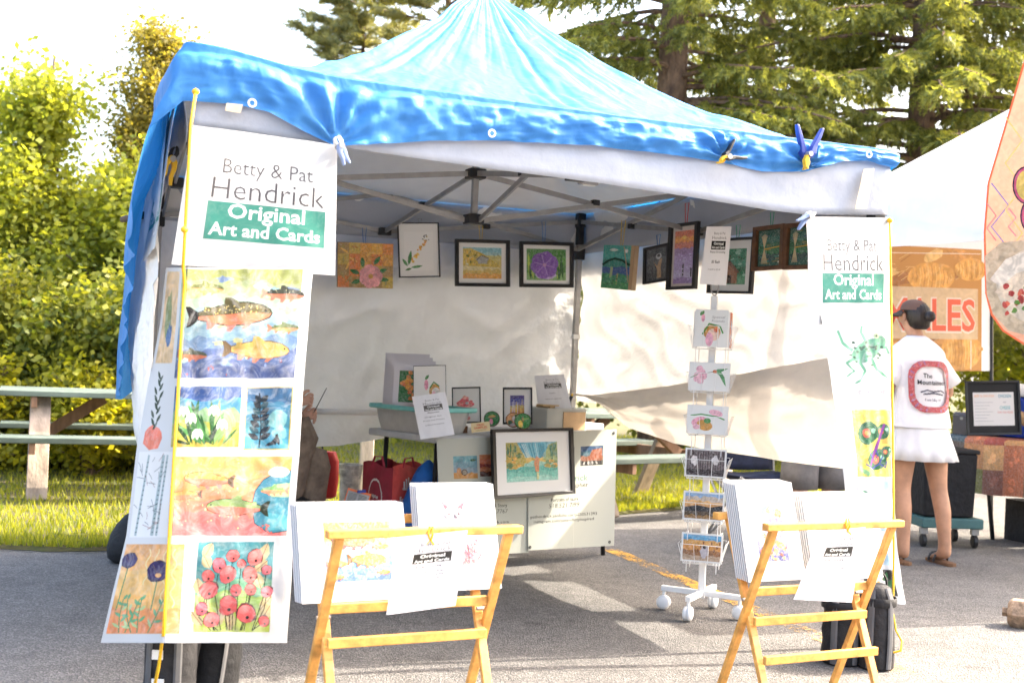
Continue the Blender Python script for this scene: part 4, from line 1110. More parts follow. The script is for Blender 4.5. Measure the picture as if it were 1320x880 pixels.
x0, y0, x1, y1 = 26, 164, 89, 250
A.bands(x0, y0, x1, y1, ((.80, .72, .05), (.82, .70, .02), (.82, .62, .01), (.80, .66, .03), (.78, .74, .10)), 4)
for j in range(9): A.leaf(40, 190, 46, 12, R(j * 38 + 10), (.84, .74, .12)) if 0 else A.line([(58, 205), (58 + 30 * math.cos(j * .7), 205 + 38 * math.sin(j * .7))], 2.5, (.86, .76, .2))
for wx, wy, r_ in ((50, 220, 18), (64, 186, 17), (74, 222, 12), (80, 196, 9)):
    A.ell(wx, wy, r_, r_ * .8, (.04, .34, .20), .4, 14, .05); A.ell(wx - 2, wy, r_ * .36, r_ * .36, (.80, .25, .04), n=10); A.ell(wx - 2, wy, r_ * .18, r_ * .18, (.85, .6, .1), n=8); A.ell(wx + r_ * .55, wy + 3, r_ * .22, r_ * .2, (.5, .75, .6), n=8)
A.line([(52, 178), (64, 202), (78, 232)], [3, 5, 3], (.45, .14, .50))
for pts in (((52, 194), (60, 184), (66, 192), (62, 198)), ((70, 180), (78, 176), (80, 184)), ((44, 180), (56, 174), (68, 180), (74, 190))): A.line(pts, 1.6, (.16, .14, .6))
for k in range(4): A.ell(34 + k * 4, 174 - k * 2, 4, 3, (.4, .65, .4), jit=.2)
A.ell(38, 142, 6, 4, (.22, .5, .36)); A.line([(30, 136), (40, 142), (46, 134)], 2, (.3, .55, .42))
A.bands(64, 94, 89, 158, ((.55, .68, .76), (.58, .70, .78), (.60, .72, .76), (.5, .66, .72)), 3, 4)
A.bands(18, 50, 84, 86, ((.62, .74, .80), (.5, .66, .74)), 3, 4)
x0, y0, x1, y1 = 24, 10, 78, 44
A.rect(x0, y0, x1, y1, (.07, .065, .06))
A.leaf(60, 20, 22, 8, R(35), (.10, .34, .16)); A.leaf(56, 18, 20, 7, R(-10), (.12, .4, .2)); A.leaf(60, 24, 18, 7, R(70), (.1, .36, .18))
for k in range(8): A.leaf(50, 26, 15, 6.5, R(k * 45 + 8), (.80, .80, .78))
A.ell(50, 26, 3.5, 3.2, (.80, .58, .08))
t = thing('frog_art_banner', 'narrow white banner with a green frog and a butterfly tied to the front right corner', 'banner', tuple(T(S, -.1, .3)))
A.build('print', fr_fn, t, m_print, res=1.4)
mb = MB(); mb.grid(lambda u, v: fr_fn(u * 90, v * 373) + TV * .0015, 16, 60); mb.build('sheet', m_vinyl, t, smooth=True)

# -- ropes
def rope(name, label, pts, r, knots=()):
    mb = MB()
    mb.tube(pts, r, 7)
    t = tag(mb.build(name, m_rope, None, smooth=True), label, 'rope', 'yellow tie ropes')
    for p in knots:
        mb = MB(); mb.lathe([(.001, -.012), (.010, -.007), (.013, 0), (.010, .007), (.001, .012)], p, 9); mb.build('knot', m_rope, t, smooth=True)
    return t
def fbp(px, py, o=.02): return fb_depth(px, py) - RAY(px, py).normalized() * o
pts = [T(.0, -.10, 2.02)] + [W(lerp(246, 236, k / 3), lerp(160, 345, k / 3), 4.03) for k in range(4)] + [fbp(pw(y, FB_M) - 1, y, .02) for y in range(365, 828, 30)] + [W(209, 826, 3.94), W(205, 855, 3.96), W(199, 884, 4.0)]
rope('tie_rope', 'taut yellow rope running down the front left corner over the banners', pts, .0055, (pts[0], W(238, 296, 4.02), W(211, 822, 3.94)))
pts = [on_front(1147, 284, -.06)] + [on_front(lerp(1148, 1152, k / 5), lerp(320, 640, k / 5), -.08 - .03 * k) for k in range(6)] + [W(1152, 720, 5.05), W(1151, 790, 5.05), W(1155, 812, 5.05), W(1163, 826, 5.0), W(1161, 838, 4.97), W(1150, 841, 4.98), W(1140, 836, 5.0)]
rope('tie_rope', 'yellow rope hanging down the front right corner with a loose looped end', pts, .0045, (pts[0],))
# ================================================================== pictures hung inside
m_blackframe = mat('black_wood', (.016, .014, .014), .4, var=.2)
m_brownframe = mat('brown_wood', (.13, .06, .028), .5, var=.25, vscale=20)
m_sunprint = print_mat('glossy_print', .5, coat=.1, mscale=60, ink=2.8, sat=.9)
m_backboard = mat('kraft_board', (.36, .25, .15), .8)
m_board = mat('white_mat_board', (.78, .77, .76), .7, var=.03)
m_cord = {k: mat('cord_' + k, c, .6) for k, c in (('blue', (.03, .16, .42)), ('red', (.5, .03, .03)), ('green', (.03, .28, .16)), ('yellow', (.7, .45, .03)), ('grey', (.3, .3, .3)))}
def picture(name, label, P, art, fw=0.0, fm=None, thick=.018, hanger=None, cat='picture', group=None, pm=None):
    """P: top left, top right, bottom left points of the outside of the frame; art is drawn in units over the whole outside size"""
    TL, TR, BL = [Vector(p) for p in P]
    ux = (TR - TL) / art.w; uy = (TL - BL) / art.h
    uy = uy - ux * (uy.dot(ux) / ux.dot(ux))
    n = ux.cross(uy).normalized()
    t = thing(name, label, cat, tuple(BL + ux * art.w * .5), 0, group)
    k = .006 if fw else thick
    q = lambda x, y, z: BL + ux * x + uy * y + n * z
    if fw:
        mb = MB(); W_, H_ = art.w, art.h
        o, i = [(0, 0), (W_, 0), (W_, H_), (0, H_)], [(fw, fw), (W_ - fw, fw), (W_ - fw, H_ - fw), (fw, H_ - fw)]
        vs = [q(x, y, z) for z in (0, thick) for x, y in o] + [q(x, y, z) for z in (0, thick - .002) for x, y in i]
        fs = []
        for a in range(4):
            b = (a + 1) % 4
            fs += [(4 + a, 4 + b, 12 + b, 12 + a), (a, b, 4 + b, 4 + a), (8 + b, 8 + a, 12 + a, 12 + b), (b, a, 8 + a, 8 + b)]
        mb.add(vs, fs); mb.build('frame', fm, t, bevel=.0015)
        mb = MB(); mb.add([q(fw * .5, fw * .5, .001), q(W_ - fw * .5, fw * .5, .001), q(W_ - fw * .5, H_ - fw * .5, .001), q(fw * .5, H_ - fw * .5, .001)], [(3, 2, 1, 0)]); mb.build('backboard', m_backboard, t, fixn=False)
    else:
        mb = MB(); mb.prism([(0, 0), (art.w, 0), (art.w, art.h), (0, art.h)], BL, ux, uy, thick * .97); mb.build('panel', fm or m_board, t)
    art.build('print', lambda x, y: q(x, y, k), t, pm or m_paperprint)
    if hanger:
        c, hx, top = hanger          # colour, position across, pixels above the frame
        a = q(hx - 1.2, art.h, thick * .4); b = q(hx + 1.2, art.h, thick * .4); s = q(hx - 2.6, art.h + top, thick * .4); e = q(hx + 2.6, art.h + top, thick * .4)
        mb = MB(); mb.tube([a, s, e, b], .0022, 5); mb.build('hanger', m_cord[c], t)
    return t
BPL = lambda x, y: on_back(x, y, S - .13)
RPL = lambda x, y: on_right(x, y, S - .13)
HG = 'paintings hung from the truss'
# collage with a pink flower
A = Art(71, 58, (.72, .36, .05), 11)
for i in range(5):
    for j in range(4):
        A.rect(i * 14.2 + .2, j * 14.5 + .2, i * 14.2 + 14.1, j * 14.5 + 14.4, A.rng.choice(((.80, .34, .03), (.76, .42, .05), (.70, .45, .08), (.78, .28, .03), (.66, .50, .10), (.82, .50, .06), (.5, .34, .12))))
for _ in range(24): A.ell(A.rng.uniform(4, 66), A.rng.uniform(4, 54), A.rng.uniform(2, 7), 1.2, A.rng.choice(((.84, .55, .1), (.6, .3, .05), (.5, .42, .15))), A.rng.uniform(0, 3), 9, .3)
for lx, ly, an in ((32, 26, 95), (46, 30, 55), (28, 18, 160), (52, 12, -5), (30, 10, 200), (50, 20, 20)): A.leaf(lx, ly, 14, 6, R(an), (.03, .26, .07))
A.bloom(42, 15, 15, (.82, .40, .42), (.75, .45, .08), 7, .62)
picture('canvas_painting', 'unframed orange and gold collage canvas with a pink flower, leftmost of the hung row', (BPL(436, 312), BPL(507, 315), BPL(434, 370)), A, 0, m_backboard, .02, ('blue', 34, 20), 'painting', HG, m_paperprint)
A = Art(55, 72, (.80, .79, .77), 12)
A.rect(8, 9, 47, 60, (.83, .82, .80), 0)
for i in range(34): 
    f = i / 34; A.ell(19 + f * 20 + A.rng.gauss(0, 3.2 * (1 - f)), 20 + f * 32 + A.rng.gauss(0, 1.5), 1.9 - f * .7, 1.6 - f * .6, A.rng.choice(((.82, .50, .02), (.84, .62, .08), (.75, .38, .02))), n=7, jit=.2)
for i in range(12): A.ell(36 + A.rng.gauss(0, 2.4), 53 + A.rng.gauss(0, 3), .8, .8, (.2, .2, .18), n=5)
A.leaf(13, 16, 20, 5, R(78), (.06, .3, .08)); A.leaf(12, 15, 12, 4, R(125), (.1, .36, .1)); A.leaf(16, 13, 16, 3.5, R(8), (.1, .36, .12)); A.leaf(17, 12, 9, 3, R(195), (.06, .28, .08))
picture('framed_picture', 'thin black frame with a yellow flower spray on white, hung highest at the left', (BPL(516, 287), BPL(569, 287), BPL(514, 358)), A, 1.4, m_blackframe, .016, ('grey', 30, 5), 'picture', HG)
def matted(w, h, fw, mw, seed, mcol=(.80, .79, .77)):
    A = Art(w, h, mcol, seed); return A, fw + mw, fw + mw, w - fw - mw, h - fw - mw
A, x0, y0, x1, y1 = matted(72, 62, 4.5, 6, 13)
A.bands(x0, y0, x1, y1, ((.30, .55, .60), (.42, .60, .58), (.62, .56, .22), (.66, .55, .18), (.72, .64, .36), (.68, .52, .14), (.78, .42, .06)), 2.2, 12)
A.poly([(x0, y1 - 2), (x0 + 10, y1 - 1), (x0 + 26, y1 - 8), (x0 + 44, y1 - 20), (x1, y1 - 26), (x0, y1 - 24)], (.66, .50, .06))
for _ in range(20): A.ell(A.rng.uniform(x0 + 2, x0 + 26), A.rng.uniform(y0 + 18, y1 - 6), 2.4, 1.2, A.rng.choice(((.2, .22, .06), (.78, .52, .05), (.5, .4, .08), (.7, .7, .5))), A.rng.uniform(0, 3), 8, .3)
A.ell(x0 + 26, y0 + 25, 8, 6, (.45, .45, .42), jit=.2); A.line([(x0 + 18, y0 + 24), (x0 + 24, y0 + 31), (x0 + 34, y0 + 27)], .8, (.1, .1, .1))
for _ in range(9): A.ell(A.rng.uniform(x0 + 4, x1 - 4), A.rng.uniform(y0 + 2, y0 + 8), 5, 1.5, (.8, .45, .06), 0, 9, .3)
picture('framed_picture', 'wide black frame with a golden hillside landscape, third in the hung row', (BPL(588, 308), BPL(658, 310), BPL(586, 369)), A, 4.5, m_blackframe, .022, ('yellow', 34, 18), 'picture', HG)
A, x0, y0, x1, y1 = matted(71, 61, 4.5, 5, 14)
A.bands(x0, y0, x1, y1, ((.10, .32, .05), (.16, .42, .06), (.12, .34, .06), (.3, .5, .2)), 2)
for _ in range(34): A.leaf(A.rng.uniform(x0 + 3, x1 - 3), y0 + 1, A.rng.uniform(18, 38), 3.4, R(90 + A.rng.uniform(-8, 8)), A.rng.choice(((.06, .3, .03), (.45, .58, .06), (.12, .45, .08), (.66, .62, .05), (.03, .18, .03))))
A.ell(34, 16, 14, 5, (.62, .50, .72), jit=.1); A.bloom(33, 30, 18, (.28, .11, .46), (.75, .35, .03), 6, .7, .3, .12)
for k in range(6): A.line([(33, 30), (33 + 14 * math.cos(.3 + k * 1.05 + .5), 30 + 14 * math.sin(.3 + k * 1.05 + .5))], .8, (.52, .36, .66))
picture('framed_picture', 'wide black frame with a big violet flower on green, nearest the back corner leg', (BPL(671, 311), BPL(740, 313), BPL(669, 370)), A, 4.5, m_blackframe, .022, ('blue', 32, 28), 'picture', HG)
# the right-hand wall
A = Art(40, 56, (.04, .34, .28), 15)
A.bands(0, 0, 36, 56, ((.06, .45, .38), (.08, .5, .44), (.04, .36, .28), (.04, .16, .42), (.05, .4, .22), (.08, .42, .16)), 2)
A.rect(36, 0, 40, 56, (.62, .42, .24), 0)
A.line([(0, 30), (8, 36), (16, 39), (26, 37), (36, 31)], 3, (.02, .10, .06)); A.leaf(8, 50, 12, 4, 0, (.75, .78, .72)); A.ell(30, 49, 2.6, 2.6, (.8, .8, .74)); A.line([(27, 54), (31, 34), (35, 10)], 1.3, (.55, .42, .3))
A.line([(12, 14), (13, 28)], 3.2, (.55, .60, .35)); A.line([(20, 6), (21, 20)], 2, (.6, .5, .25))
for _ in range(40): A.ell(A.rng.uniform(1, 34), A.rng.uniform(1, 18), 1.3, 1.3, A.rng.choice(((.1, .5, .14), (.04, .25, .1), (.2, .6, .3))), n=6)
picture('canvas_painting', 'unframed teal garden canvas with an arch, nearest the corner on the right wall', (RPL(777, 316), RPL(816, 317), RPL(780, 371)), A, 0, m_backboard, .03, ('yellow', 20, 32), 'painting', HG)
A = Art(36, 50, (.13, .13, .14), 16)
A.bands(4, 4, 32, 46, ((.14, .15, .16), (.20, .21, .22), (.16, .16, .17), (.12, .12, .12)), 2)
A.ell(21, 35, 4, 4, (.62, .62, .62)); A.ell(21, 36, 2.4, 2.2, (.1, .1, .1)); A.poly([(13, 30), (19, 22), (22, 30), (26, 32), (24, 20), (25, 6), (19, 6), (19, 18)], (.55, .38, .22))
picture('framed_picture', 'small tilted dark frame with a grey bird picture on the right wall', (RPL(823, 322), RPL(855, 315), RPL(831, 367)), A, 3, m_blackframe, .016, ('blue', 20, 14), 'picture', HG)
A = Art(40, 88, (.70, .64, .60), 17)
A.bands(7, 8, 33, 78, ((.72, .22, .10), (.82, .40, .08), (.72, .28, .20), (.45, .32, .55), (.50, .38, .64), (.52, .42, .68), (.55, .46, .70), (.60, .54, .74), (.42, .3, .58)), 1.5)
A.ell(20, 69, 3, 2.4, (.88, .62, .12)); A.rect(19, 18, 21, 34, (.06, .05, .08)); A.rect(30, 16, 32, 28, (.1, .08, .12))
for _ in range(24): A.ell(A.rng.uniform(8, 32), A.rng.uniform(12, 48), 1.6, .8, (.66, .6, .8), 0, 6, .3)
picture('framed_picture', 'tall narrow black frame with an orange sunset over violet snow', (RPL(860, 291), RPL(897, 286), RPL(862, 374)), A, 4.2, m_blackframe, .022, ('red', 22, 26), 'picture', HG)
A = Art(56, 72, (.80, .80, .78), 18)
A.bands(8, 12, 46, 58, ((.08, .34, .22), (.12, .40, .28), (.06, .28, .16), (.16, .42, .26)), 2)
for _ in range(46): A.ell(A.rng.uniform(10, 44), A.rng.uniform(24, 57), 2.2, 1.8, A.rng.choice(((.03, .2, .1), (.22, .5, .34), (.08, .34, .2), (.4, .6, .5))), 0, 7, .3)
A.poly([(16, 13), (16, 28), (26, 40), (36, 28), (36, 13)], (.45, .24, .14)); A.poly([(13, 27), (26, 43), (39, 27), (35, 27), (26, 37), (17, 27)], (.30, .15, .10)); A.rect(24, 13, 29, 24, (.10, .06, .05)); A.line([(26, 40), (26, 50)], 1, (.2, .1, .08))
picture('framed_picture', 'black frame with a small wooden chapel in green woods, behind the hanging paper sign', (RPL(906, 309), RPL(962, 306), RPL(914, 378)), A, 3.4, m_blackframe, .018, ('green', 34, 16), 'picture', HG)
for i, (q, lab) in enumerate((((( 963, 295), (1002, 290), (973, 350)), 'left one of two brown wooden frames with dark green paintings by the right sign'), (((1004, 290), (1040, 287), (1013, 348)), 'right one of two brown wooden frames, half hidden by the right sign'))):
    A = Art(44, 56, (.05, .14, .10), 19 + i)
    A.bands(6, 6, 38, 50, ((.03, .16, .12), (.05, .22, .18), (.04, .20, .10), (.05, .26, .12), (.03, .13, .12), (.06, .2, .16)), 2)
    for _ in range(12): A.ell(A.rng.uniform(9, 36), A.rng.uniform(8, 48), 5, 1, A.rng.choice(((.1, .34, .26), (.3, .26, .08), (.03, .1, .2))), 0, 8, .3)
    for k in range(9): A.line([(14, 28), (10 + k, 46 - abs(k - 4) * .6)], .6, (.62, .52, .34)); A.line([(14, 28), (10 + k * 1.1, 9)], .6, (.62, .52, .34))
    A.line([(14, 27), (36, 29)], 1.3, (.66, .42, .05)); A.ell(35, 10, 1.5, 1.5, (.6, .6, .55), n=6)
    picture('framed_picture', lab, [RPL(*p) for p in q], A, 5, m_brownframe, .024, ('green', 24, 16), 'picture', HG)

# ================================================================== printed sheets and small signs
def info_art(w, h, lines, seed=4, head='Discounts', scale=1.0):
    A = Art(w, h, (.80, .79, .80), seed, 0)
    g = (.19, .18, .18)
    A.text('Betty & Pat', w * .57, h * .835, h * .065, g, bold=-.015, width=w * .42)
    A.text('Hendrick', w * .55, h * .755, h * .09, g, bold=-.013, width=w * .54)
    A.rect(w * .28, h * .61, w * .83, h * .745, (.20, .185, .17), 0)
    A.text('Original', w * .56, h * .682, h * .062, (.84, .84, .83), bold=.03, width=w * .36)
    A.text('Art and Cards', w * .555, h * .622, h * .055, (.84, .84, .83), bold=.03, width=w * .5)
    if head: A.text(head, w * .53, h * .55, h * .052, g, bold=.012, width=w * .36)
    for tx, y, wd in lines: A.text(tx, w * .5, h * y, h * .036, g, bold=0.0, width=w * wd)
    return A
LINES = (('Prints: 8x10 & 11x14 mats', .485, .62), ('$24 for the first print', .44, .52), ('$22 for each additional print', .395, .66), ('Canvas, sets: 2-11 sets of assorted cards', .30, .80), ('$5 off each additional set', .255, .60), ('of cards, 10 cards each', .21, .52), ('You may also order online', .11, .54))
def sheet(name, label, P, art, cat='sign', bulge=.01, wav=.003, group=None, pm=None, res=2.5):
    t = banner(name, label, P, art, pm or m_paperprint, m_board, bulge, wav, res, group, cat)
    return t
# ================================================================== the sales table and what lies on it
TA = R(42)
EX, EY = Vector((math.cos(TA), math.sin(TA), 0)), Vector((-math.sin(TA), math.cos(TA), 0))
TO = Vector((-.393, 6.62, 0)); TZ = .745; TLn, TW = 1.40, .60
def TB(x, y, z): return TO + EX * x + EY * y + Vector((0, 0, z))
RT_ = Matrix.Rotation(TA, 3, 'Z')
m_tabletop = mat('grey_table_plastic', (.50, .50, .50), .5, var=.05, bump=.1, bscale=120)
table = thing('folding_table', 'grey folding table at the back of the stall behind the printed table banners', 'table', tuple(TO), TA)
MB().box(TB(TLn / 2, TW / 2, TZ - .02), (TLn, TW, .04), RT_).build('table_top', m_tabletop, table, bevel=.01)
for x in (.08, TLn - .05):
    for y in (.07, TW - .07):
        MB().tube([TB(x, y, TZ - .04), TB(x + (.05 if x > 1 else -.03), y - .02, 0)], .014, 8).build('leg', m_black, table, smooth=True)
    MB().tube([TB(x + .02, .07, .3), TB(x + .02, TW - .07, .3)], .010, 8).build('cross_bar', m_black, table)
def on_table(px, py, y=-.02): return PL(px, py, TB(0, y, 0), EY)
def px_fn(x0, y1, plane):
    return lambda x, y: plane(x + x0, y1 - y)
TDK, TTX = (.06, .06, .06), (.06, .36, .28)
# right table banner
A = Art(114, 150, (.68, .69, .64), 31)
X = lambda px: px - 681; Y = lambda py: 709 - py
A.bands(X(749), Y(604), X(778), Y(579), ((.03, .25, .42), (.05, .30, .38), (.45, .22, .05), (.12, .12, .12)), 1.2, 8)
A.poly([(X(758), Y(597)), (X(764), Y(584)), (X(777), Y(582)), (X(777), Y(594)), (X(768), Y(598))], (.50, .22, .03))
for k in range(9): A.leaf(X(750 + k * 3), Y(603), 5, 2.4, R(60 + k * 8), (.62, .62, .60) if k % 2 else (.1, .1, .1))
A.rect(X(725), Y(604), X(741), Y(579), (.3, .3, .28))
A.text('pat hendrick', X(759), Y(623), 11, TTX, 'R', -.006, width=56)
A.text('Photographer', X(760), Y(631), 8, TDK, 'R', 0, width=46)
A.text('Portraits of nature', X(729), Y(648), 6.4, TDK, 'C', 0, width=37)
A.text('518.521.7899', X(728), Y(656), 8, TDK, 'C', -.01, width=41, shear=.15)
A.text('pathendrick.zenfolio.com/p250531393', X(728), Y(668), 5.4, TDK, 'C', 0, width=88)
A.text('instagram.com/patandbettyinspired', X(728), Y(674.5), 5.4, TDK, 'C', 0, width=80)
t = thing('table_banner', 'pale banner hanging from the table front, right half with photographer lettering', 'banner', tuple(TB(1.2, -.02, .05)), 0, 'banners on the table front')
fnr = lambda x, y: on_table(x + 681 - (113 - x) * 0 - (3.5 * (1 - y / 150) if x > 60 else 0), 709 - y - x * .055, -.03 - .012 * math.sin(x * .05) - .01 * (1 - y / 150))
A.build('print', fnr, t, m_print, res=2.4)
mb = MB(); mb.grid(lambda u, v: fnr(u * 114, v * 150) + EY * .002, 20, 16); sh = mb.build('sheet', m_vinyl, t, smooth=True)
for x, y in ((110, 145), (108, 5), (2, 4)):
    p = fnr(x, y); mb = MB(); n = 10
    mb.rings([[p - EY * h + EX * r * math.cos(6.283 * j / n) + Z3 * r * math.sin(6.283 * j / n) for j in range(n)] for r, h in ((.004, .001), (.004, .003), (.009, .003), (.009, .0))], (False, False)); mb.build('eyelet', m_blackframe, t)
# left table banner
A = Art(118, 150, (.68, .69, .64), 32)
X = lambda px: px - 563; Y = lambda py: 712 - py
A.bands(X(583), Y(614), X(614), Y(585), ((.30, .55, .60), (.35, .55, .62), (.42, .52, .58), (.70, .45, .06)), 1, 8)
A.ell(X(590), Y(604), 3, 4, (.66, .42, .2)); A.ell(X(597), Y(606), 4, 4, (.2, .12, .06)); A.ell(X(597), Y(606), 3, 3, (.5, .46, .4)); A.leaf(X(604), Y(591), 9, 3, .1, (.1, .3, .14))
A.bands(X(617), Y(612), X(650), Y(584), ((.72, .36, .03), (.74, .30, .03), (.5, .1, .03), (.7, .34, .05), (.3, .12, .03)), 1.5, 8)
A.text('betty hendrick', X(600), Y(629), 12, TTX, 'L', -.008, width=64)
A.text('Artist & Story', X(652), Y(652), 6.4, TDK, 'R', 0, width=34)
A.text('518.521.7767', X(652), Y(660), 8, TDK, 'R', -.01, width=40, shear=.15)
A.text('bettyhendrick.com', X(654), Y(673), 5.4, TDK, 'R', 0, width=52)
t = thing('table_banner', 'pale banner hanging from the table front, left half with two small pictures', 'banner', tuple(TB(.5, -.02, .05)), 0, 'banners on the table front')
fnl = lambda x, y: on_table(x + 563 + (6 * (1 - y / 150) if x < 60 else 6 * (1 - y / 150) * (118 - x) / 58), 712 - y + (118 - x) * .03, -.02 - .01 * math.sin(x * .06))
A.build('print', fnl, t, m_print, res=2.2)
mb = MB(); mb.grid(lambda u, v: fnl(u * 118, v * 150) + EY * .002, 20, 16); mb.build('sheet', m_vinyl, t, smooth=True)

# big framed watercolour hooked on the table front
A, x0, y0, x1, y1 = matted(105, 90, 4.2, 14, 33)
y0 += 2; x1 -= 2
A.bands(x0, y0, x1, y1, ((.30, .55, .62), (.12, .42, .55), (.45, .60, .55), (.70, .50, .10), (.35, .60, .52), (.12, .48, .42), (.20, .56, .48), (.36, .64, .56)), 2, 12)
A.poly([(x0, y1), (x0 + 14, y1), (x0 + 26, y0 + 28), (x0 + 22, y0 + 20), (x0, y0 + 18)], (.52, .44, .10)); A.poly([(x1, y1), (x1 - 12, y1 - 4), (x1 - 20, y0 + 28), (x1, y0 + 24)], (.42, .50, .25))
A.poly([(x0 + 14, y1), (x0 + 30, y0 + 34), (x0 + 36, y0 + 30), (x1 - 22, y0 + 30), (x1 - 12, y1)], (.16, .48, .58))
for k in range(16): A.line([(x0 + 26 + k * 1.6, y0 + 31), (x0 + 18 + k * 2.2, y1 - 2)], .8, A.rng.choice(((.6, .74, .76), (.08, .34, .46), (.3, .6, .66))))
for k in range(22): A.ell(x0 + A.rng.uniform(2, 18), y0 + A.rng.uniform(18, 38), 3, 2, A.rng.choice(((.78, .45, .04), (.6, .42, .05), (.16, .28, .1))), 0, 8, .3); A.ell(x1 - A.rng.uniform(2, 16), y0 + A.rng.uniform(18, 26), 3.4, 1.8, A.rng.choice(((.8, .42, .04), (.5, .4, .1), (.22, .34, .16))), 0, 8, .3)
for k in range(34): A.leaf(x0 + A.rng.uniform(1, 13), y0 + A.rng.uniform(30, 44), A.rng.uniform(4, 9), 1.6, R(90), A.rng.choice(((.06, .24, .14), (.2, .36, .16), (.5, .5, .2)))); A.leaf(x1 - A.rng.uniform(1, 10), y0 + A.rng.uniform(26, 44), A.rng.uniform(4, 9), 1.6, R(90), A.rng.choice(((.10, .30, .2), (.3, .42, .25), (.2, .4, .34))))
A.poly([(x0 + 37, y0 + 12), (x0 + 35, y0 + 24), (x0 + 38, y0 + 33), (x0 + 42, y0 + 30), (x0 + 41, y0 + 12)], (.66, .30, .12)); A.ell(x0 + 39, y0 + 28, 2.4, 3, (.7, .36, .2)); A.poly([(x0 + 33, y0 + 20), (x0 + 45, y0 + 26), (x0 + 39, y0 + 22)], (.72, .5, .2)); A.rect(x0 + 38, y0 + 2, x0 + 41, y0 + 11, (.62, .62, .35))
pf = picture('framed_picture', 'large black-framed turquoise river watercolour leaning against the table front', (on_table(633, 553, -.06), on_table(737, 551, -.06), on_table(634, 643, -.10)), A, 4.2, m_blackframe, .024, None, 'picture')
for x in (.62, .98):
    mb = MB(); mb.bar(TB(x, -.05, TZ + .008), TB(x, .06, TZ + .008), .012, .003); mb.build('hook', m_black, pf)

# ---- plastic tub of matted prints
m_tub = mat('clear_plastic', (.72, .70, .66), .25, trans=.45, var=.05, spec=.6)
m_teal = mat('teal_plastic', (.20, .55, .50), .35)
bin_ = thing('print_bin', 'clear plastic tub with a teal rim on the left end of the table', 'tub', tuple(TB(.02, .3, TZ)), TA)
def rr(cx, cy, w, d, z, r=.05, n=5):
    out = []
    for k, (sx, sy) in enumerate(((1, 1), (-1, 1), (-1, -1), (1, -1))):
        for j in range(n):
            a = R(90 * k + 90 * j / (n - 1)); out.append(TB(cx + sx * (w / 2 - r) + r * math.cos(a), cy + sy * (d / 2 - r) + r * math.sin(a), z))
    return out
bc = (.15, .30); bw_, bd_ = .36, .50
mb = MB(); mb.rings([rr(*bc, bw_ - .07, bd_ - .07, TZ + .002), rr(*bc, bw_ - .045, bd_ - .045, TZ + .05), rr(*bc, bw_ - .02, bd_ - .02, TZ + .135), rr(*bc, bw_ - .025, bd_ - .025, TZ + .135), rr(*bc, bw_ - .055, bd_ - .055, TZ + .05), rr(*bc, bw_ - .08, bd_ - .08, TZ + .012)]); mb.build('tub_body', m_tub, bin_, smooth=False)
mb = MB(); mb.rings([rr(*bc, bw_ + .03, bd_ + .03, TZ + .12), rr(*bc, bw_ + .04, bd_ + .04, TZ + .128), rr(*bc, bw_ + .035, bd_ + .035, TZ + .145), rr(*bc, bw_ - .02, bd_ - .02, TZ + .145), rr(*bc, bw_ - .02, bd_ - .02, TZ + .125), rr(*bc, bw_ + .03, bd_ + .03, TZ + .12)], (False, False)); mb.build('rim', m_teal, bin_)
def lean_print(name, label, TLp, TRp, BLp, art, th=.006, fw=0, fm=None, cat='print', group=None):
    return picture(name, label, (W(*TLp), W(*TRp), W(*BLp)), art, fw, fm or m_board, th, None, cat, group)
for k in range(4):
    A = Art(70, 78, (.72, .69, .71), 40)
    dx, dy, dd = -k * 4, -k * 4.5, .05 * k
    if k == 0:
        A.rect(9, 12, 46, 66, (.05, .26, .10))
        for j in range(26): A.ell(26 + A.rng.gauss(0, 6), 40 + A.rng.gauss(0, 9), 4, 3.4, A.rng.choice(((.80, .34, .02), (.85, .45, .02), (.72, .22, .02))), A.rng.uniform(0, 3), 8, .2)
        lab = 'matted marigold print on green standing in the tub'
    else: lab = ('', 'plain white matted print directly behind the marigold print in the tub', 'plain white matted print third back in the tub', 'tallest white matted print at the back of the tub')[k]
    lean_print('matted_print', lab, (496 + dx, 468 + dy, 6.98 + dd), (553 + dx, 470 + dy, 6.98 + dd), (505 + dx, 527 + dy * .4, 6.90 + dd), A, .006, group='prints in the tub')
A = Art(48, 46, (.78, .76, .72), 41)
A.leaf(17, 30, 8, 4, R(40), (.1, .36, .1)); A.ell(19, 24, 3, 6, (.80, .35, .45)); A.ell(31, 17, 8, 8, (.66, .36, .05)); A.ell(33, 15, 6, 6, (.78, .74, .68)); A.ell(30, 11, 3, 6, (.8, .42, .5)); A.line([(24, 20), (30, 27), (38, 22)], 1.6, (.1, .34, .1))
lean_print('matted_print', 'white framed lady slipper print in front of the marigold print', (519, 472, 6.84), (561, 471, 6.84), (533, 524, 6.78), A, .008, .8, m_blackframe, 'print', 'prints in the tub')
sheet('price_sheet', 'white price sheet clipped to the front of the teal-rimmed tub', [W(531, 511, 6.60), W(574, 505, 6.60), W(586, 560, 6.54), W(542, 566, 6.54)], info_art(48, 58, (('Original Art', .46, .5), ('Prints and Matted', .38, .62), ('by Betty & Pat Hendrick', .28, .55)), 5, 'Watercolor'), group='paper price sheets')

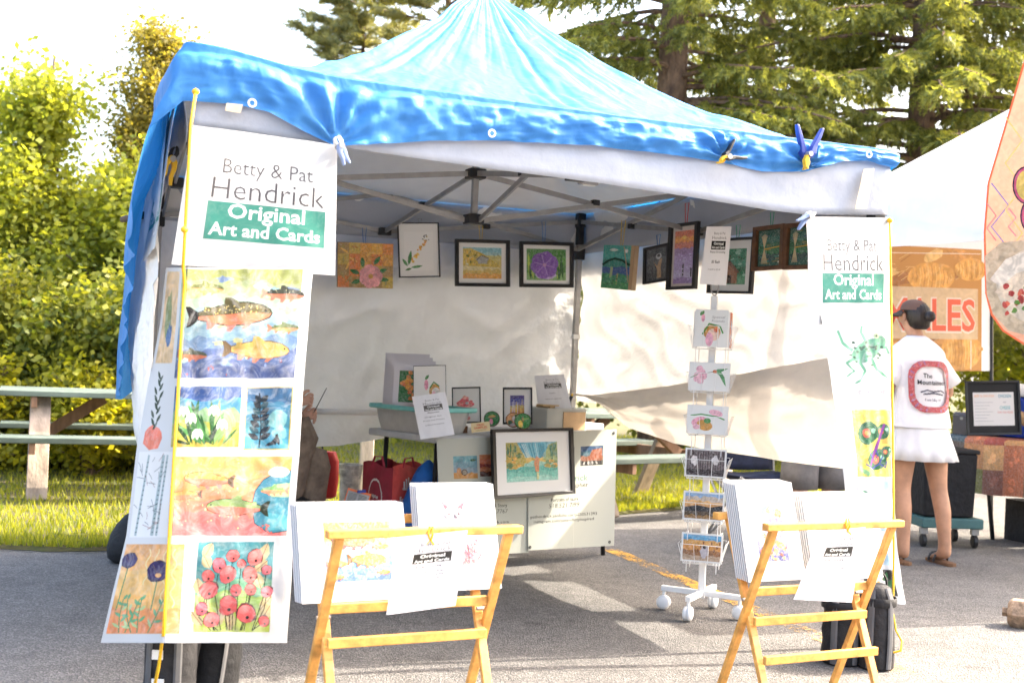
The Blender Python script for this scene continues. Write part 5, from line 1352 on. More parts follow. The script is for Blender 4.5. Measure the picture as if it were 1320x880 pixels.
# ---- framed pictures, slices, boxes
A = Art(39, 47, (.76, .74, .70), 42)
for j in range(26): A.ell(19 + A.rng.gauss(0, 4.6), 24 + A.rng.gauss(0, 6), 3.4, 2.8, A.rng.choice(((.80, .20, .18), (.82, .34, .30), (.78, .14, .16), (.84, .45, .36))), 0, 8, .25)
A.leaf(14, 12, 10, 3, R(10), (.3, .5, .12)); A.leaf(24, 12, 9, 3, R(40), (.4, .55, .2)); A.ell(20, 26, 2, 2, (.45, .5, .5))
lean_print('framed_picture', 'small black frame with a loose pink flower on the table', (575, 500, 7.16), (612, 499, 7.16), (583, 546, 7.10), A, .014, 1.6, m_blackframe, 'picture')
A = Art(44, 48, (.74, .72, .69), 43)
A.bands(11, 12, 32, 38, ((.12, .08, .30), (.10, .12, .40), (.28, .26, .5), (.6, .5, .22), (.70, .42, .06), (.62, .2, .04)), 1.2, 8)
for k in range(14): A.line([(12 + k * 1.45, 13), (12 + k * 1.45 + A.rng.uniform(-1, 1), 13 + A.rng.uniform(8, 20))], .6, A.rng.choice(((.8, .6, .1), (.5, .3, .1), (.7, .7, .8))))
lean_print('framed_picture', 'small black frame with violet and amber reeds on the table', (644, 500, 7.20), (682, 500, 7.20), (648, 547, 7.14), A, .02, 2.2, m_blackframe, 'picture')
m_barkring = mat('slice_bark', (.10, .06, .035), .9, var=.3, bump=.6)
def wood_slice(label, px, py, d, r, col, spots, tilt=R(12)):
    c = W(px, py, d); t = thing('painted_wood_slice', label, 'ornament', tuple(c - Vector((0, 0, r))), 0, 'painted wood slices')
    vd = (_ORG - c); vd.z = 0; vd.normalize(); n = (vd * math.cos(tilt) + Z3 * math.sin(tilt)); ux = Z3.cross(vd).normalized(); uy = n.cross(ux)
    ring = [(r * (1 + .05 * nz(math.cos(a) * 2, math.sin(a) * 2, px)) * math.cos(a), r * .95 * (1 + .05 * nz(math.cos(a) * 2, math.sin(a) * 2, px)) * math.sin(a)) for a in [6.283 * j / 20 for j in range(20)]]
    MB().prism(ring, c - n * .012, ux, uy, .016).build('slab', m_barkring, t)
    A = Art(1, 1, col, int(px)); A.sh = []
    A.poly([(x * .92, y * .92) for x, y in ring], col)
    for x, y, rx, ry, cc in spots: A.ell(x * r, y * r, rx * r, ry * r, cc, .2, 10, .1)
    A.build('painted_face', flat(c + n * .0045, ux, uy), t, m_paperprint)
wood_slice('round wood slice painted green with a pink flower, left of the violet picture', 634, 539.5, 7.05, .046, (.02, .26, .06), ((-.05, -.35, .22, .4, (.8, .3, .42)), (0, .25, .5, .12, (.66, .32, .08)), (-.05, .4, .3, .1, (.5, .5, .1))))
wood_slice('round wood slice painted orange with dark green leaves, half hidden between the others', 662, 541, 6.98, .045, (.70, .36, .12), ((-.4, -.35, .3, .3, (.03, .16, .06)), (.1, .1, .3, .4, (.72, .68, .64)), (.35, .5, .25, .2, (.04, .2, .06)), (0, -.6, .4, .2, (.6, .55, .6))))
wood_slice('round wood slice painted green with a yellow flower, in front of the violet picture', 674, 542.5, 6.92, .048, (.02, .28, .05), ((-.25, -.35, .28, .42, (.80, .58, .02)), (0, .2, .12, .3, (.45, .2, .05)), (.3, .25, .4, .1, (.3, .45, .1))))
A = Art(26, 15, (.80, .66, .40), 44, 0)
A.text('FREE', 13, 9.4, 4.6, (.70, .10, .02), 'C', .02, width=10); A.text('SAMPLES', 13, 5.2, 4.6, (.70, .10, .02), 'C', .02, width=18); A.text('PLEASE TAKE ONE', 13, 2, 2.2, (.2, .15, .1), 'C', 0, width=14)
lean_print('card_sign', 'little yellow sign with red capital letters on the table edge', (604, 546, 6.80), (628, 543.5, 6.80), (608, 558, 6.76), A, .003, 0, None, 'sign')
cr = thing('wooden_crate', 'small dark wooden crate of twigs under the pink flower picture', 'crate', tuple(TB(.30, .2, TZ)), TA)
MB().box(TB(.30, .22, TZ + .02), (.13, .13, .04), RT_).build('crate_body', m_brownframe, cr, bevel=.003)
for k in range(5): MB().tube([TB(.245 + .026 * k, .16, TZ + .045), TB(.25 + .024 * k, .27, TZ + .05)], .008, 6).build('twig', m_barkring, cr)
# price sheet, acrylic box with cards, pens
sheet('price_sheet', 'white notice sheet standing behind the clear card box by the corner leg', [W(689, 484, 7.62), W(727, 482, 7.62), W(737, 527, 7.58), W(694, 529, 7.58)], info_art(48, 58, (('Sale', .46, .2), ('Frames on stands $10', .30, .5)), 6, None), group='paper price sheets')
m_acr = mat('clear_acrylic', (.80, .80, .76), .15, trans=.6, var=.02, spec=.7)
m_card = mat('brown_cardboard', (.45, .30, .17), .8)
ab = thing('card_box', 'clear acrylic box of cards with a brown cardboard panel on the right of the table', 'box', tuple(TB(1.15, .3, TZ)), TA)
bx0, by0 = 1.02, .20
for nm, c, sz, mm in (('side_panel', (bx0 + .0, by0 + .13, .065), (.004, .26, .13), m_acr), ('side_panel', (bx0 + .33, by0 + .13, .065), (.004, .26, .13), m_acr), ('front_panel', (bx0 + .165, by0, .065), (.326, .004, .13), m_acr), ('back_panel', (bx0 + .165, by0 + .26, .065), (.326, .004, .13), m_acr), ('bottom_panel', (bx0 + .165, by0 + .13, .003), (.326, .256, .004), m_acr), ('lid', (bx0 + .165, by0 + .13, .134), (.35, .28, .006), m_acr), ('cardboard_panel', (bx0 + .225, by0 - .006, .062), (.19, .004, .11), m_card), ('divider', (bx0 + .1, by0 + .13, .06), (.004, .24, .115), m_acr)):
    MB().box(TB(c[0], c[1], TZ + c[2]), sz, RT_).build(nm, mm, ab)
for k in range(7): MB().box(TB(bx0 + .16 + k * .02, by0 + .12, TZ + .055), (.006, .20, .10), RT_).build('card', m_board, ab)
op = thing('paper_pad', 'brown paper pads lying on the clear card box lid', 'pad', tuple(TB(1.2, .3, TZ + .14)), TA)
MB().box(TB(1.15, .32, TZ + .143), (.16, .10, .010), Matrix.Rotation(TA + .3, 3, 'Z')).build('pad', m_card, op); MB().box(TB(1.12, .3, TZ + .1525), (.12, .08, .008), Matrix.Rotation(TA - .2, 3, 'Z')).build('top_pad', mat('kraft_pad', (.6, .42, .22), .8), op)
for lab, dx, cc in (('dark blue pen standing tilted on the card box', 0, (.03, .05, .2)), ('black and orange clip pen standing tilted on the card box right end', .12, (.02, .02, .03))):
    p = TB(1.20 + dx, .33, TZ + .16); g = thing('pen', lab, 'pen', tuple(p))
    MB().tube([p, p + Vector((.02, 0, .05))], .011, 7).build('barrel', mat('pen_ink', cc, .4), g); MB().tube([p + Vector((.02, 0, .05)), p + Vector((.025, 0, .065))], .007, 7).build('pen_cap', m_board if dx == 0 else m_clyel, g)
# white tray on the right corner
MBt = MB(); MBt.box(TB(1.47, .34, TZ + .02), (.22, .16, .04), RT_)
tag(MBt.build('shallow_box', m_board, None, bevel=.006), 'low white box at the right end of the table under the wall flap', 'box')

# ---- under and beside the table
m_blue = mat('blue_cloth', (.008, .10, .36), .6, var=.15, bump=.5, bscale=12, bdist=.04)
mb = MB()
def bl(u, v):
    a = u * 6.283; r = (.17 + .03 * nz(math.cos(a) * 2, math.sin(a) * 2, v * 3)) * (math.sin(math.pi * min(1, v * .5 + .5)) ** .6 + .05)
    return TB(.10 + r * 1.1 * math.cos(a), .16 + r * .8 * math.sin(a), .0 + v * .60)
mb.grid(bl, 28, 14); tag(mb.build('cloth_bundle', m_blue, None, smooth=True), 'bright blue cloth bundle stuffed under the left end of the table', 'cloth')
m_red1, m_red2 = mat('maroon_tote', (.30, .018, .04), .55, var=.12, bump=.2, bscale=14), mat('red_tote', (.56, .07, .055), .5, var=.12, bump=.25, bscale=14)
# tote bag: two visible faces meet at the corner
c0, l0, r0 = G(502, 712), G(464, 706), G(541, 704)
c0, l0, r0 = W(503, 690, 6.75), W(464, 690, 6.98), W(541, 690, 6.95)
for q in (c0, l0, r0): q.z = 0
bk = l0 + r0 - c0
hz = 1.2 - (600 - 449) / (1600 / 6.8)
tote = thing('tote_bag', 'dark red reusable tote bag with white lettering beside the table', 'bag', tuple(c0))
def tote_face(p, q, name, mm, bul):
    n = (q - p).cross(Z3).normalized()
    fn = lambda x, y: p.lerp(q, x / 40) + Z3 * (y / 48 * (hz + .012 * math.sin(x * .15))) + n * (bul * math.sin(math.pi * x / 40) * math.sin(math.pi * y / 48) + .005 * nz(x * .2, y * .2, bul * 90))
    mb = MB(); mb.grid(lambda u, v: fn(u * 40, v * 48), 14, 16); return mb.build(name, mm, tote, smooth=True, fixn=False), fn
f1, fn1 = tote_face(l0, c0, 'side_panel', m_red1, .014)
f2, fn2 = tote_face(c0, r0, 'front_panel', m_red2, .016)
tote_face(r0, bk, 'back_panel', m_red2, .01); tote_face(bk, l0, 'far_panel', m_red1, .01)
A = Art(40, 48, (.20, .012, .03), 50); A.sh = []
PW = (.70, .62, .60)
a_ = [(20 + 9 * math.cos(t_ / 16 * 6.283), 33 + 7.5 * math.sin(t_ / 16 * 6.283)) for t_ in range(17)]
A.line(a_, .9, PW); A.line([(15, 27), (16, 22), (20, 25.6)], .9, PW); A.text('together', 20, 32, 2.6, PW, 'C', .01, width=8)
A.line([(26 + 6 * math.cos(t_ / 16 * 6.283), 12 + 6 * math.sin(t_ / 16 * 6.283)) for t_ in range(17)], .9, PW)
A.build('side_lettering', lambda x, y: fn1(x, y) + (c0 - l0).cross(Z3).normalized() * .0015, tote, m_paperprint, res=3)
A = Art(40, 48, (.38, .045, .04), 51); A.sh = []
for k in range(5): A.rect(13 + k * 3, 37, 15 + k * 3, 40 + (2 - abs(k - 2)) * 1.2, PW)
A.rect(12, 36, 29, 36.8, PW)
for tx, yy, sz, wd in (('Engaging in a', 30.5, 3.4, 22), ('HEALTHY', 26, 4.6, 24), ('FOOD', 21.5, 4.6, 15), ('DIALOGUE', 17, 4.6, 26), ("since '71", 13.2, 3.2, 16)): A.text(tx, 20, yy, sz, PW, 'C', .015, width=wd)
A.build('front_lettering', lambda x, y: fn2(x, y) + (r0 - c0).cross(Z3).normalized() * .0015, tote, m_paperprint, res=3)
for q0, q1 in ((l0, c0), (c0, r0)):
    a, b = q0.lerp(q1, .3) + Z3 * hz, q0.lerp(q1, .7) + Z3 * hz
    MB().tube([a - Z3 * .01, a.lerp(b, .2) + Z3 * .04, a.lerp(b, .8) + Z3 * .045, b - Z3 * .01], .008, 5, sq=.4).build('handle', m_red1, tote)
# paint-spattered bucket
bp_ = G(449, 672); bp_ = W(449, 672, 7.35); bp_.z = 0.03
bk_ = thing('paint_bucket', 'white paint-spattered bucket standing on the grass edge', 'bucket', tuple(bp_))
m_bucket = mat('spattered_plastic', (.72, .69, .62), .5, var=.25, vscale=30)
zt_ = 1.2 - (604 - 446) / 218
MB().lathe([(.052, 0), (.064, zt_ - .06), (.069, zt_ - .055), (.069, zt_ - .03), (.066, zt_ - .025), (.072, zt_ - .008), (.072, zt_), (.062, zt_), (.058, .03)], bp_, 20).build('pail', m_bucket, bk_, smooth=False)
MB().tube([bp_ + Vector((.07 * math.cos(a), .07 * math.sin(a) - .03 * math.sin(a / 1), zt_ - .02 - .06 * math.sin(a))) for a in np.linspace(0, math.pi, 12)], .002, 5).build('handle', m_frame, bk_)
# orange-edged clipboard with a printed page
A = Art(38, 30, (.78, .22, .03), 52, 0)
A.rect(1.6, 1.6, 36.4, 27, (.42, .42, .42)); 
for k in range(12): A.line([(4, 24 - k * 1.7), (17, 24 - k * 1.7)], .7, (.16, .16, .16)); A.line([(20, 24 - k * 1.7), (33, 24 - k * 1.7)], .7, (.16, .16, .16))
A.rect(20, 4, 33, 11, (.2, .2, .2))
cl = lean_print('clipboard', 'orange-edged clipboard with a grey printed page leaning on the tote bag', (450, 629, 6.66), (480, 637, 6.66), (440, 656, 6.60), A, .004, 0, m_clyel, 'clipboard')
MB().box(W(466, 633, 6.64), (.05, .01, .015), RT_).build('clip', m_clblue, cl)
# wooden post outside
MB_ = MB(); p = W(472, 600, 9.6); p.z = 0; MB_.box(p + Vector((0, 0, .33)), (.10, .10, .66), Matrix.Rotation(.2, 3, 'Z'))
tag(MB_.build('wooden_post', mat('pale_post_wood', (.58, .47, .36), .8, var=.2, stretch=(1, 1, .2), bump=.4), None, bevel=.006), 'short pale wooden post on the grass seen under the back wall', 'post')

# ================================================================== the revolving card rack
m_white = mat('white_enamel', (.80, .80, .79), .35, var=.03)
sp = G(903, 792); sz_ = 1600 / (CAM_M.inverted() @ sp).z * -1
rk = thing('card_rack', 'white revolving wire card rack on a four-armed wheeled base', 'rack', tuple(sp))
SPA = math.atan2(-sp.y, -sp.x) + R(90) + R(-6)      # faces turned a little left of the lens
def SP(x, y, z): 
    c, s_ = math.cos(SPA), math.sin(SPA)
    return sp + Vector((x * c - y * s_, x * s_ + y * c, z))
RS_ = Matrix.Rotation(SPA, 3, 'Z')
tiers = [1.2 + (467 - y) / sz_ for y in (447, 503, 558, 613, 668, 721)]
MB().box(SP(0, 0, .80), (.032, .032, 1.44), RS_).build('pole', m_white, rk, bevel=.004)
mb = MB(); mb.tube([SP(.0 + .018 * math.cos(a), 0, 1.565 + .042 * math.sin(a)) for a in np.linspace(0, 6.283, 16)], .0035, 6); mb.build('top_ring', m_frame, rk)
for k in range(4):
    a = R(45 + 90 * k) + R(18); d = Vector((math.cos(a), math.sin(a), 0)); e = sp + d * .20 + Z3 * .105
    arm = MB().bar(sp + Z3 * .105 + d * .012, e, .026, .026).build('base_arm', m_white, rk, bevel=.003)
    side = Vector((-d.y, d.x, 0))
    w = e - d * .012 + Vector((0, 0, -.068))
    cs = MB().tube([e - d * .012 - Z3 * .012, e - d * .012 - Z3 * .04], .008, 8).build('caster_stem', m_white, arm)
    MB().rings([[w + side * o + (d * math.cos(t_) + Z3 * math.sin(t_)) * r for t_ in np.linspace(0, 6.283, 14, endpoint=False)] for r, o in ((.018, -.022), (.033, -.016), (.035, -.003), (.030, 0), (.035, .003), (.033, .016), (.018, .022))]).build('caster_wheel', m_white, arm, smooth=True)
fw_, ch = .125, .0
CARDS = []
def card_art(i):
    w, h = (42, 48) if i == 0 else (46, 32)
    A = Art(w, h, (.78, .78, .76), 60 + i)
    if i == 0:
        A.leaf(6, 40, 8, 5, R(50), (.1, .34, .08)); A.ell(10, 37, 2.4, 5, (.8, .4, .5)); A.ell(22, 19, 11, 10, (.62, .34, .04)); A.ell(24, 16, 8, 8, (.80, .6, .5)); A.ell(19, 10, 5, 9, (.82, .45, .56)); A.line([(10, 16), (18, 30), (32, 27), (36, 18)], 2, (.1, .36, .08)); A.ell(27, 22, 3, 3, (.75, .2, .05))
        A.text('Special', 29, 37, 5, (.3, .28, .3), 'C', -.01, width=16, shear=.2); A.text('Friends', 29, 32, 5, (.3, .28, .3), 'C', -.01, width=16, shear=.2)
    elif i == 1:
        for k in range(12): A.ell(14 + A.rng.gauss(0, 4), 17 + A.rng.gauss(0, 3.5), 4, 3.4, A.rng.choice(((.82, .55, .62), (.84, .66, .7), (.8, .48, .56))), 0, 9, .2)
        A.poly([(28, 22), (34, 18), (40, 8), (42, 6), (40, 16), (36, 22), (44, 26), (32, 25)], (.12, .38, .16)); A.ell(29, 22, 2.5, 2, (.6, .2, .06)); A.line([(20, 20), (28, 22)], .6, (.2, .2, .1)); A.line([(2, 14), (10, 18)], .8, (.2, .4, .2))
    elif i == 2:
        A.ell(14, 14, 9, 5, (.82, .42, .52), .3); A.ell(20, 10, 9, 6, (.64, .36, .05), -.2); A.ell(32, 24, 8, 3.4, (.82, .48, .56), -.2); A.line([(4, 20), (16, 22), (34, 20), (42, 17)], 1.4, (.12, .4, .12)); A.ell(23, 15, 4, 3, (.1, .36, .1)); A.ell(11, 8, 4, 3, (.82, .5, .58))
    elif i == 3:
        A.bands(2, 2, 44, 30, ((.22, .17, .17), (.32, .27, .26), (.26, .2, .2), (.10, .07, .07)), 1)
        for k in range(15): A.rect(3 + k * 2.8, 4, 3.8 + k * 2.8, 29, (.07, .05, .05))
        A.ell(10, 18, 4, 5, (.75, .7, .68), jit=.3); A.ell(34, 19, 4, 5, (.72, .68, .66), jit=.3)
    elif i == 4:
        A.bands(2, 2, 44, 30, ((.32, .48, .66), (.62, .52, .42), (.80, .50, .18), (.70, .40, .14), (.10, .07, .06), (.16, .11, .06), (.40, .24, .07)), 1.6)
        A.poly([(2, 14), (16, 17), (30, 15), (44, 18), (44, 11), (2, 10)], (.05, .05, .06))
    else:
        A.bands(2, 2, 44, 30, ((.14, .42, .62), (.68, .40, .10), (.70, .36, .06), (.40, .20, .06), (.55, .42, .30)), 1)
        for k in range(9): A.rect(18 + k * 3, 12 + (k % 3) * 4, 19.6 + k * 3, 15 + (k % 3) * 4, (.30, .12, .04))
        A.poly([(2, 26), (18, 29), (44, 26), (44, 29), (2, 30)], (.2, .5, .7)); A.ell(26, 12, 5, 7, (.55, .52, .55), jit=.2); A.ell(26, 17, 2, 2, (.12, .08, .07))
    return A
CL = ('portrait greeting card with a lady slipper drawing, top front pocket of the revolving rack', 'white greeting card with pink flower and hummingbird, second pocket from the top', 'white greeting card with two pink orchids, third pocket from the top', 'dark woodland photo card, fourth pocket from the top', 'orange sunset photo card, fifth pocket from the top', 'photo card with orange buildings, lowest pocket of the revolving rack')
side_c = ((.36, .50, .36), (.62, .60, .62), (.55, .55, .66), (.62, .62, .64), (.60, .62, .68), (.64, .64, .66))
right_c = ((.66, .22, .06), (.40, .34, .50), (.66, .40, .28), (.60, .58, .52), (.50, .42, .30), (.25, .40, .20))
for i, z in enumerate(tiers):
    A = card_art(i); kk = 1.0 if i == 0 else 1.14; cw, chh = A.w / sz_ * kk, A.h / sz_ * kk
    wp = thing('wire_pockets', '', '') if 0 else None
    mb = MB(); r = .075; hw = .085
    for k in range(4):
        a = R(90 * k - 90); c, s_ = math.cos(a), math.sin(a)
        def q(x, y, zz): return SP(-x * s_ - y * -c * 1.0, x * c + y * s_, zz) if 0 else SP(y * c - x * s_, y * s_ + x * c, zz)
        lo, hi = z - .008, z + (.10 if i == 0 else .085)
        outl = [q(-hw, r + .008, lo), q(hw, r + .008, lo), q(hw + .012, r + .035, hi), q(-hw - .012, r + .035, hi), q(-hw, r + .008, lo)]
        mb.tube(outl, .0013, 5); mb.tube([q(-hw, r - .02, lo), q(-hw, r + .008, lo)], .0013, 5); mb.tube([q(hw, r - .02, lo), q(hw, r + .008, lo)], .0018, 5)
        mb.tube([q(-.03, r + .008, lo), q(-.035, r + .035, hi)], .0011, 5); mb.tube([q(.03, r + .008, lo), q(.035, r + .035, hi)], .0016, 5); mb.tube([q(-hw, r - .02, lo), q(hw, r - .02, lo)], .0018, 5)
    mb.build('wire_pocket', m_white, rk)
    mb = MB()
    nxt = tiers[i + 1] if i < 5 else z - .05
    for x, y in ((-.07, -.07), (.07, -.07), (.07, .07), (-.07, .07)): mb.tube([SP(x, y, z + .08), SP(x, y, nxt)], .002, 5)
    mb.build('support_wires', m_white, rk)['kind'] = 'stuff'
    # front card
    o = SP(-cw / 2, -(r + .004), z); e = SP(cw / 2, -(r + .004), z); u = SP(-cw / 2, -(r - .012), z + chh)
    picture('greeting_card', CL[i], (u, u + (e - o), o), A, 0, m_board, .004, None, 'card', 'cards in the revolving rack')
    for sd in (-1, 1):
        A = Art(36, 30, (side_c if sd < 0 else right_c)[i], 70 + i)
        for _ in range(5): A.ell(A.rng.uniform(6, 30), A.rng.uniform(6, 24), 5, 4, (side_c if sd > 0 else right_c)[(i + 2) % 6], 0, 9, .3)
        x_ = sd * (r + .004)
        p0, p1 = (SP(x_, .06, z), SP(x_, -.06, z)) if sd < 0 else (SP(x_, -.06, z), SP(x_, .06, z))
        up = Vector((0, 0, chh * .95))
        picture('greeting_card', 'card seen edge-on in the %s side pocket, %s tier of the revolving rack' % ('left' if sd < 0 else 'right', ('top', 'second', 'third', 'fourth', 'fifth', 'lowest')[i]), (p0 + up, p1 + up, p0), A, 0, m_board, .006, None, 'card', 'side cards in the revolving rack')
# the paper sign standing behind the rack's top ring
A = info_art(34, 74, (), 7, None); A.sh = A.sh[:1]
g_ = (.12, .12, .12)
A.text('Betty & Pat', 19, 64, 4.6, g_, bold=-.012, width=15); A.text('Hendrick', 19, 58, 6, g_, bold=-.01, width=19); A.rect(9, 45, 28, 56, (.02, .02, .02), 0); A.text('Original', 18.5, 51, 4.8, (.82, .82, .8), bold=.03, width=13); A.text('Art and Cards', 18.5, 46.4, 4.4, (.82, .82, .8), bold=.03, width=17)
A.text('Enjoy Browsing', 18.5, 41, 3.4, g_, bold=.01, width=20); A.text('$3 Each', 17, 28, 5, g_, bold=.02, width=11); A.text('2 cards for $5.00', 16, 19, 2.6, g_, width=16)
sheet('paper_sign', 'tall white paper sign standing in the ring on top of the card rack', [W(911, 292, 5.85), W(943, 292, 5.85), W(936, 368, 5.9), W(902, 366, 5.9)], A)
# ================================================================== two folding print racks in the sun
def print_rack(name, label, o, ang, Wd, low=True):
    ru, rv = Vector((math.cos(ang), math.sin(ang), 0)), Vector((-math.sin(ang), math.cos(ang), 0))
    K = lambda x, y, z: Vector(o) + (ru * x + rv * y) * .915 + Z3 * (1.2 - (1.2 - z) * .915 if z > 0 else 0)
    t = thing(name, label, 'rack', tuple(o), ang, 'folding print racks')
    D, H = .30, .60
    for x in (.045, Wd - .045):
        s_ = 1 if x < .2 else -1
        MB().bar(K(x, .0, H - .012), K(x, D, .0), .019, .030, up=ru).build('leg', m_wood, t, bevel=.003)
        MB().bar(K(x + s_ * .022, D, H - .012), K(x + s_ * .022, .0, .0), .019, .030, up=ru).build('leg', m_wood, t, bevel=.003)
        MB().tube([K(x - s_ * .013, D / 2, H / 2), K(x + s_ * .036, D / 2, H / 2)], .006, 8).build('bolt', m_frame, t)
    MB().bar(K(0, -.004, H), K(Wd, -.004, H), .034, .026).build('top_bar', m_wood, t, bevel=.004)
    MB().bar(K(0, D + .004, H), K(Wd, D + .004, H), .034, .026).build('top_bar', m_wood, t, bevel=.004)
    for y, z in ((.118, .335), (.205, .375), (.110, .222)) + (((.040, .09),) if low else ()):
        MB().bar(K(.06, y, z), K(Wd - .06, y, z), .018, .030).build('rail', m_wood, t, bevel=.003)
    return K, ru, rv
def stack(K, x0, x1, y0, z0, h, n, gap, tilt, art0, label0, plain, grp, cat='print', shift=0.0):
    """matted prints leaning back; the front one is printed"""
    for k in range(n):
        art = art0 if k == 0 else Art(10, 10, (.74, .74, .74), 3, 0)
        y = y0 + k * gap; dx = shift * k
        BL, BR_, TL_ = K(x0 + dx, y, z0 + .1 * k * gap), K(x1 + dx, y, z0 + .1 * k * gap), K(x0 + dx, y + h * math.sin(tilt), z0 + h * math.cos(tilt) + .1 * k * gap)
        picture('matted_print', label0 if k == 0 else plain % ('second', 'third', 'fourth', 'fifth', 'sixth', 'seventh', 'eighth')[k - 1], (TL_, TL_ + (BR_ - BL), BL), art, 0, m_board, .005, None, cat, grp, m_sunprint)
ra = R(27)
o1 = G(420, 688, .651); o1.z = 0
K1, ru1, rv1 = print_rack('print_rack', 'left-hand light wood folding rack with the trout print', o1, ra, .70, False)
o2 = G(985, 679, .651); o2.z = 0
K2, ru2, rv2 = print_rack('print_rack', 'right-hand light wood folding rack in front of the frog banner', o2, ra, .68)
# trout print
A = Art(150, 122, (.80, .80, .80), 81)
x0, y0, x1, y1 = 34, 24, 128, 98
A.bands(x0, y0, x1, y1, ((.78, .62, .10), (.78, .68, .22), (.66, .72, .50), (.52, .68, .68), (.48, .64, .72), (.40, .58, .72), (.32, .48, .70)), 3, 12)
for _ in range(30): A.ell(A.rng.uniform(x0 + 8, x1 - 8), A.rng.uniform(y0 + 5, y1 - 14), A.rng.uniform(3, 8), A.rng.uniform(1.5, 4), A.rng.choice(((.66, .76, .74), (.55, .68, .76), (.74, .74, .5), (.42, .58, .76))), 0, 10, .35)
A.fish(74, 74, 62, (.62, .48, .10), (.80, .45, .18), (.74, .26, .18), 1, R(3), 10, line=(.45, .26, .12))
A.fish(92, 50, 56, (.78, .60, .06), (.82, .66, .10), (.80, .42, .12), 1, R(-2), 4, line=(.50, .36, .10))
A.fish(112, 66, 24, (.7, .55, .1), (.8, .5, .1), (.8, .4, .1)); A.fish(50, 46, 30, (.6, .6, .3), (.78, .5, .2), (.75, .4, .2)); A.fish(114, 34, 20, (.6, .55, .3), (.8, .55, .2), (.8, .4, .1)); A.fish(48, 30, 24, (.5, .55, .4), (.75, .5, .25), (.7, .4, .2))
PG = 'prints in the left rack'
stack(K1, -.015, .372, .165, .345, .335, 4, .009, R(20), A, 'matted trout print in blue and yellow, front left of the left rack', 'plain white mat edge, %s from the front of the trout print stack', PG, shift=-.005)
# owl print
A = Art(112, 138, (.80, .80, .80), 82)
def ow(x, y): return x, y
for _ in range(230):
    f = A.rng.random(); xx = 58 + A.rng.gauss(0, 9 + 5 * math.sin(f * 3.1)) + f * -6; yy = 34 + f * 74
    A.line([(xx, yy), (xx + A.rng.uniform(-2.5, 2.5), yy - A.rng.uniform(2, 5))], .5, A.rng.choice(((.45, .40, .44), (.60, .50, .56), (.52, .36, .44), (.66, .60, .64))))
for sd in (-1, 1):
    A.poly([(50 + sd * 12, 104), (50 + sd * 18, 116), (50 + sd * 7, 108)], (.50, .28, .38)); A.ell(50 + sd * 7, 98, 5, 4.4, (.68, .62, .66), 0, 10, .1); A.ell(50 + sd * 7, 98, 1.8, 1.8, (.3, .22, .26), n=7)
for _ in range(70): A.leaf(70 + A.rng.gauss(0, 8), 50 + A.rng.gauss(0, 8), 6, 2, R(-60 + A.rng.uniform(-20, 20)), A.rng.choice(((.58, .28, .38), (.66, .42, .50), (.50, .26, .34))))
A.text('Great Horned Owl', 60, 22, 6, (.62, .60, .62), 'C', -.005, width=58)
stack(K1, .415, .717, .160, .365, .375, 4, .009, R(17), A, 'matted owl sketch print, front right of the left rack', 'plain white mat edge, %s from the front of the owl sketch stack', PG, shift=-.004)
# abstract print in the right rack
A = Art(92, 124, (.80, .80, .80), 83)
x0, y0, x1, y1 = 22, 24, 70, 98
A.bands(x0, y0, x1, y1, ((.42, .56, .66), (.46, .58, .68), (.50, .54, .66), (.56, .50, .56), (.40, .42, .60), (.30, .34, .55)), 4)
for _ in range(26): A.ell(A.rng.uniform(x0 + 6, x1 - 6), A.rng.uniform(y0 + 5, y1 - 5), A.rng.uniform(3, 7), A.rng.uniform(3, 8), A.rng.choice(((.74, .55, .28), (.72, .64, .52), (.74, .40, .10), (.40, .52, .70), (.60, .62, .70), (.50, .40, .58))), A.rng.uniform(0, 3), 10, .3)
for _ in range(14): A.line([(x0 + 3, y0 + 20 + _ * 2.6), (x0 + 12, y0 + 19 + _ * 2.6)], .9, (.8, .8, .82))
for _ in range(16): A.ell(A.rng.uniform(x0 + 4, x1 - 4), A.rng.uniform(y0 + 2, y0 + 18), 3, 2, A.rng.choice(((.7, .3, .2), (.3, .34, .6), (.75, .6, .4))), 0, 8, .3)
PG = 'prints in the right rack'
stack(K2, .055, .335, .150, .365, .385, 7, .010, R(17), A, 'matted blue and orange abstract print, front left of the right rack', 'plain white mat edge, %s from the front of the abstract print stack', PG, shift=-.002)
A = Art(128, 122, (.80, .80, .80), 84)
for _ in range(40): A.leaf(64 + A.rng.gauss(0, 14), 70 + A.rng.gauss(0, 10), 12, 3, A.rng.uniform(0, 6.3), A.rng.choice(((.74, .74, .73), (.72, .75, .72), (.76, .74, .75))))
for _ in range(24): A.line([(64, 40), (64 + A.rng.gauss(0, 14), 70 + A.rng.gauss(0, 8))], .6, (.66, .68, .66))
stack(K2, .385, .745, .155, .355, .345, 6, .010, R(17), A, 'almost white floral print, front right of the right rack', 'plain white mat edge, %s from the front of the pale floral stack', PG, shift=-.003)
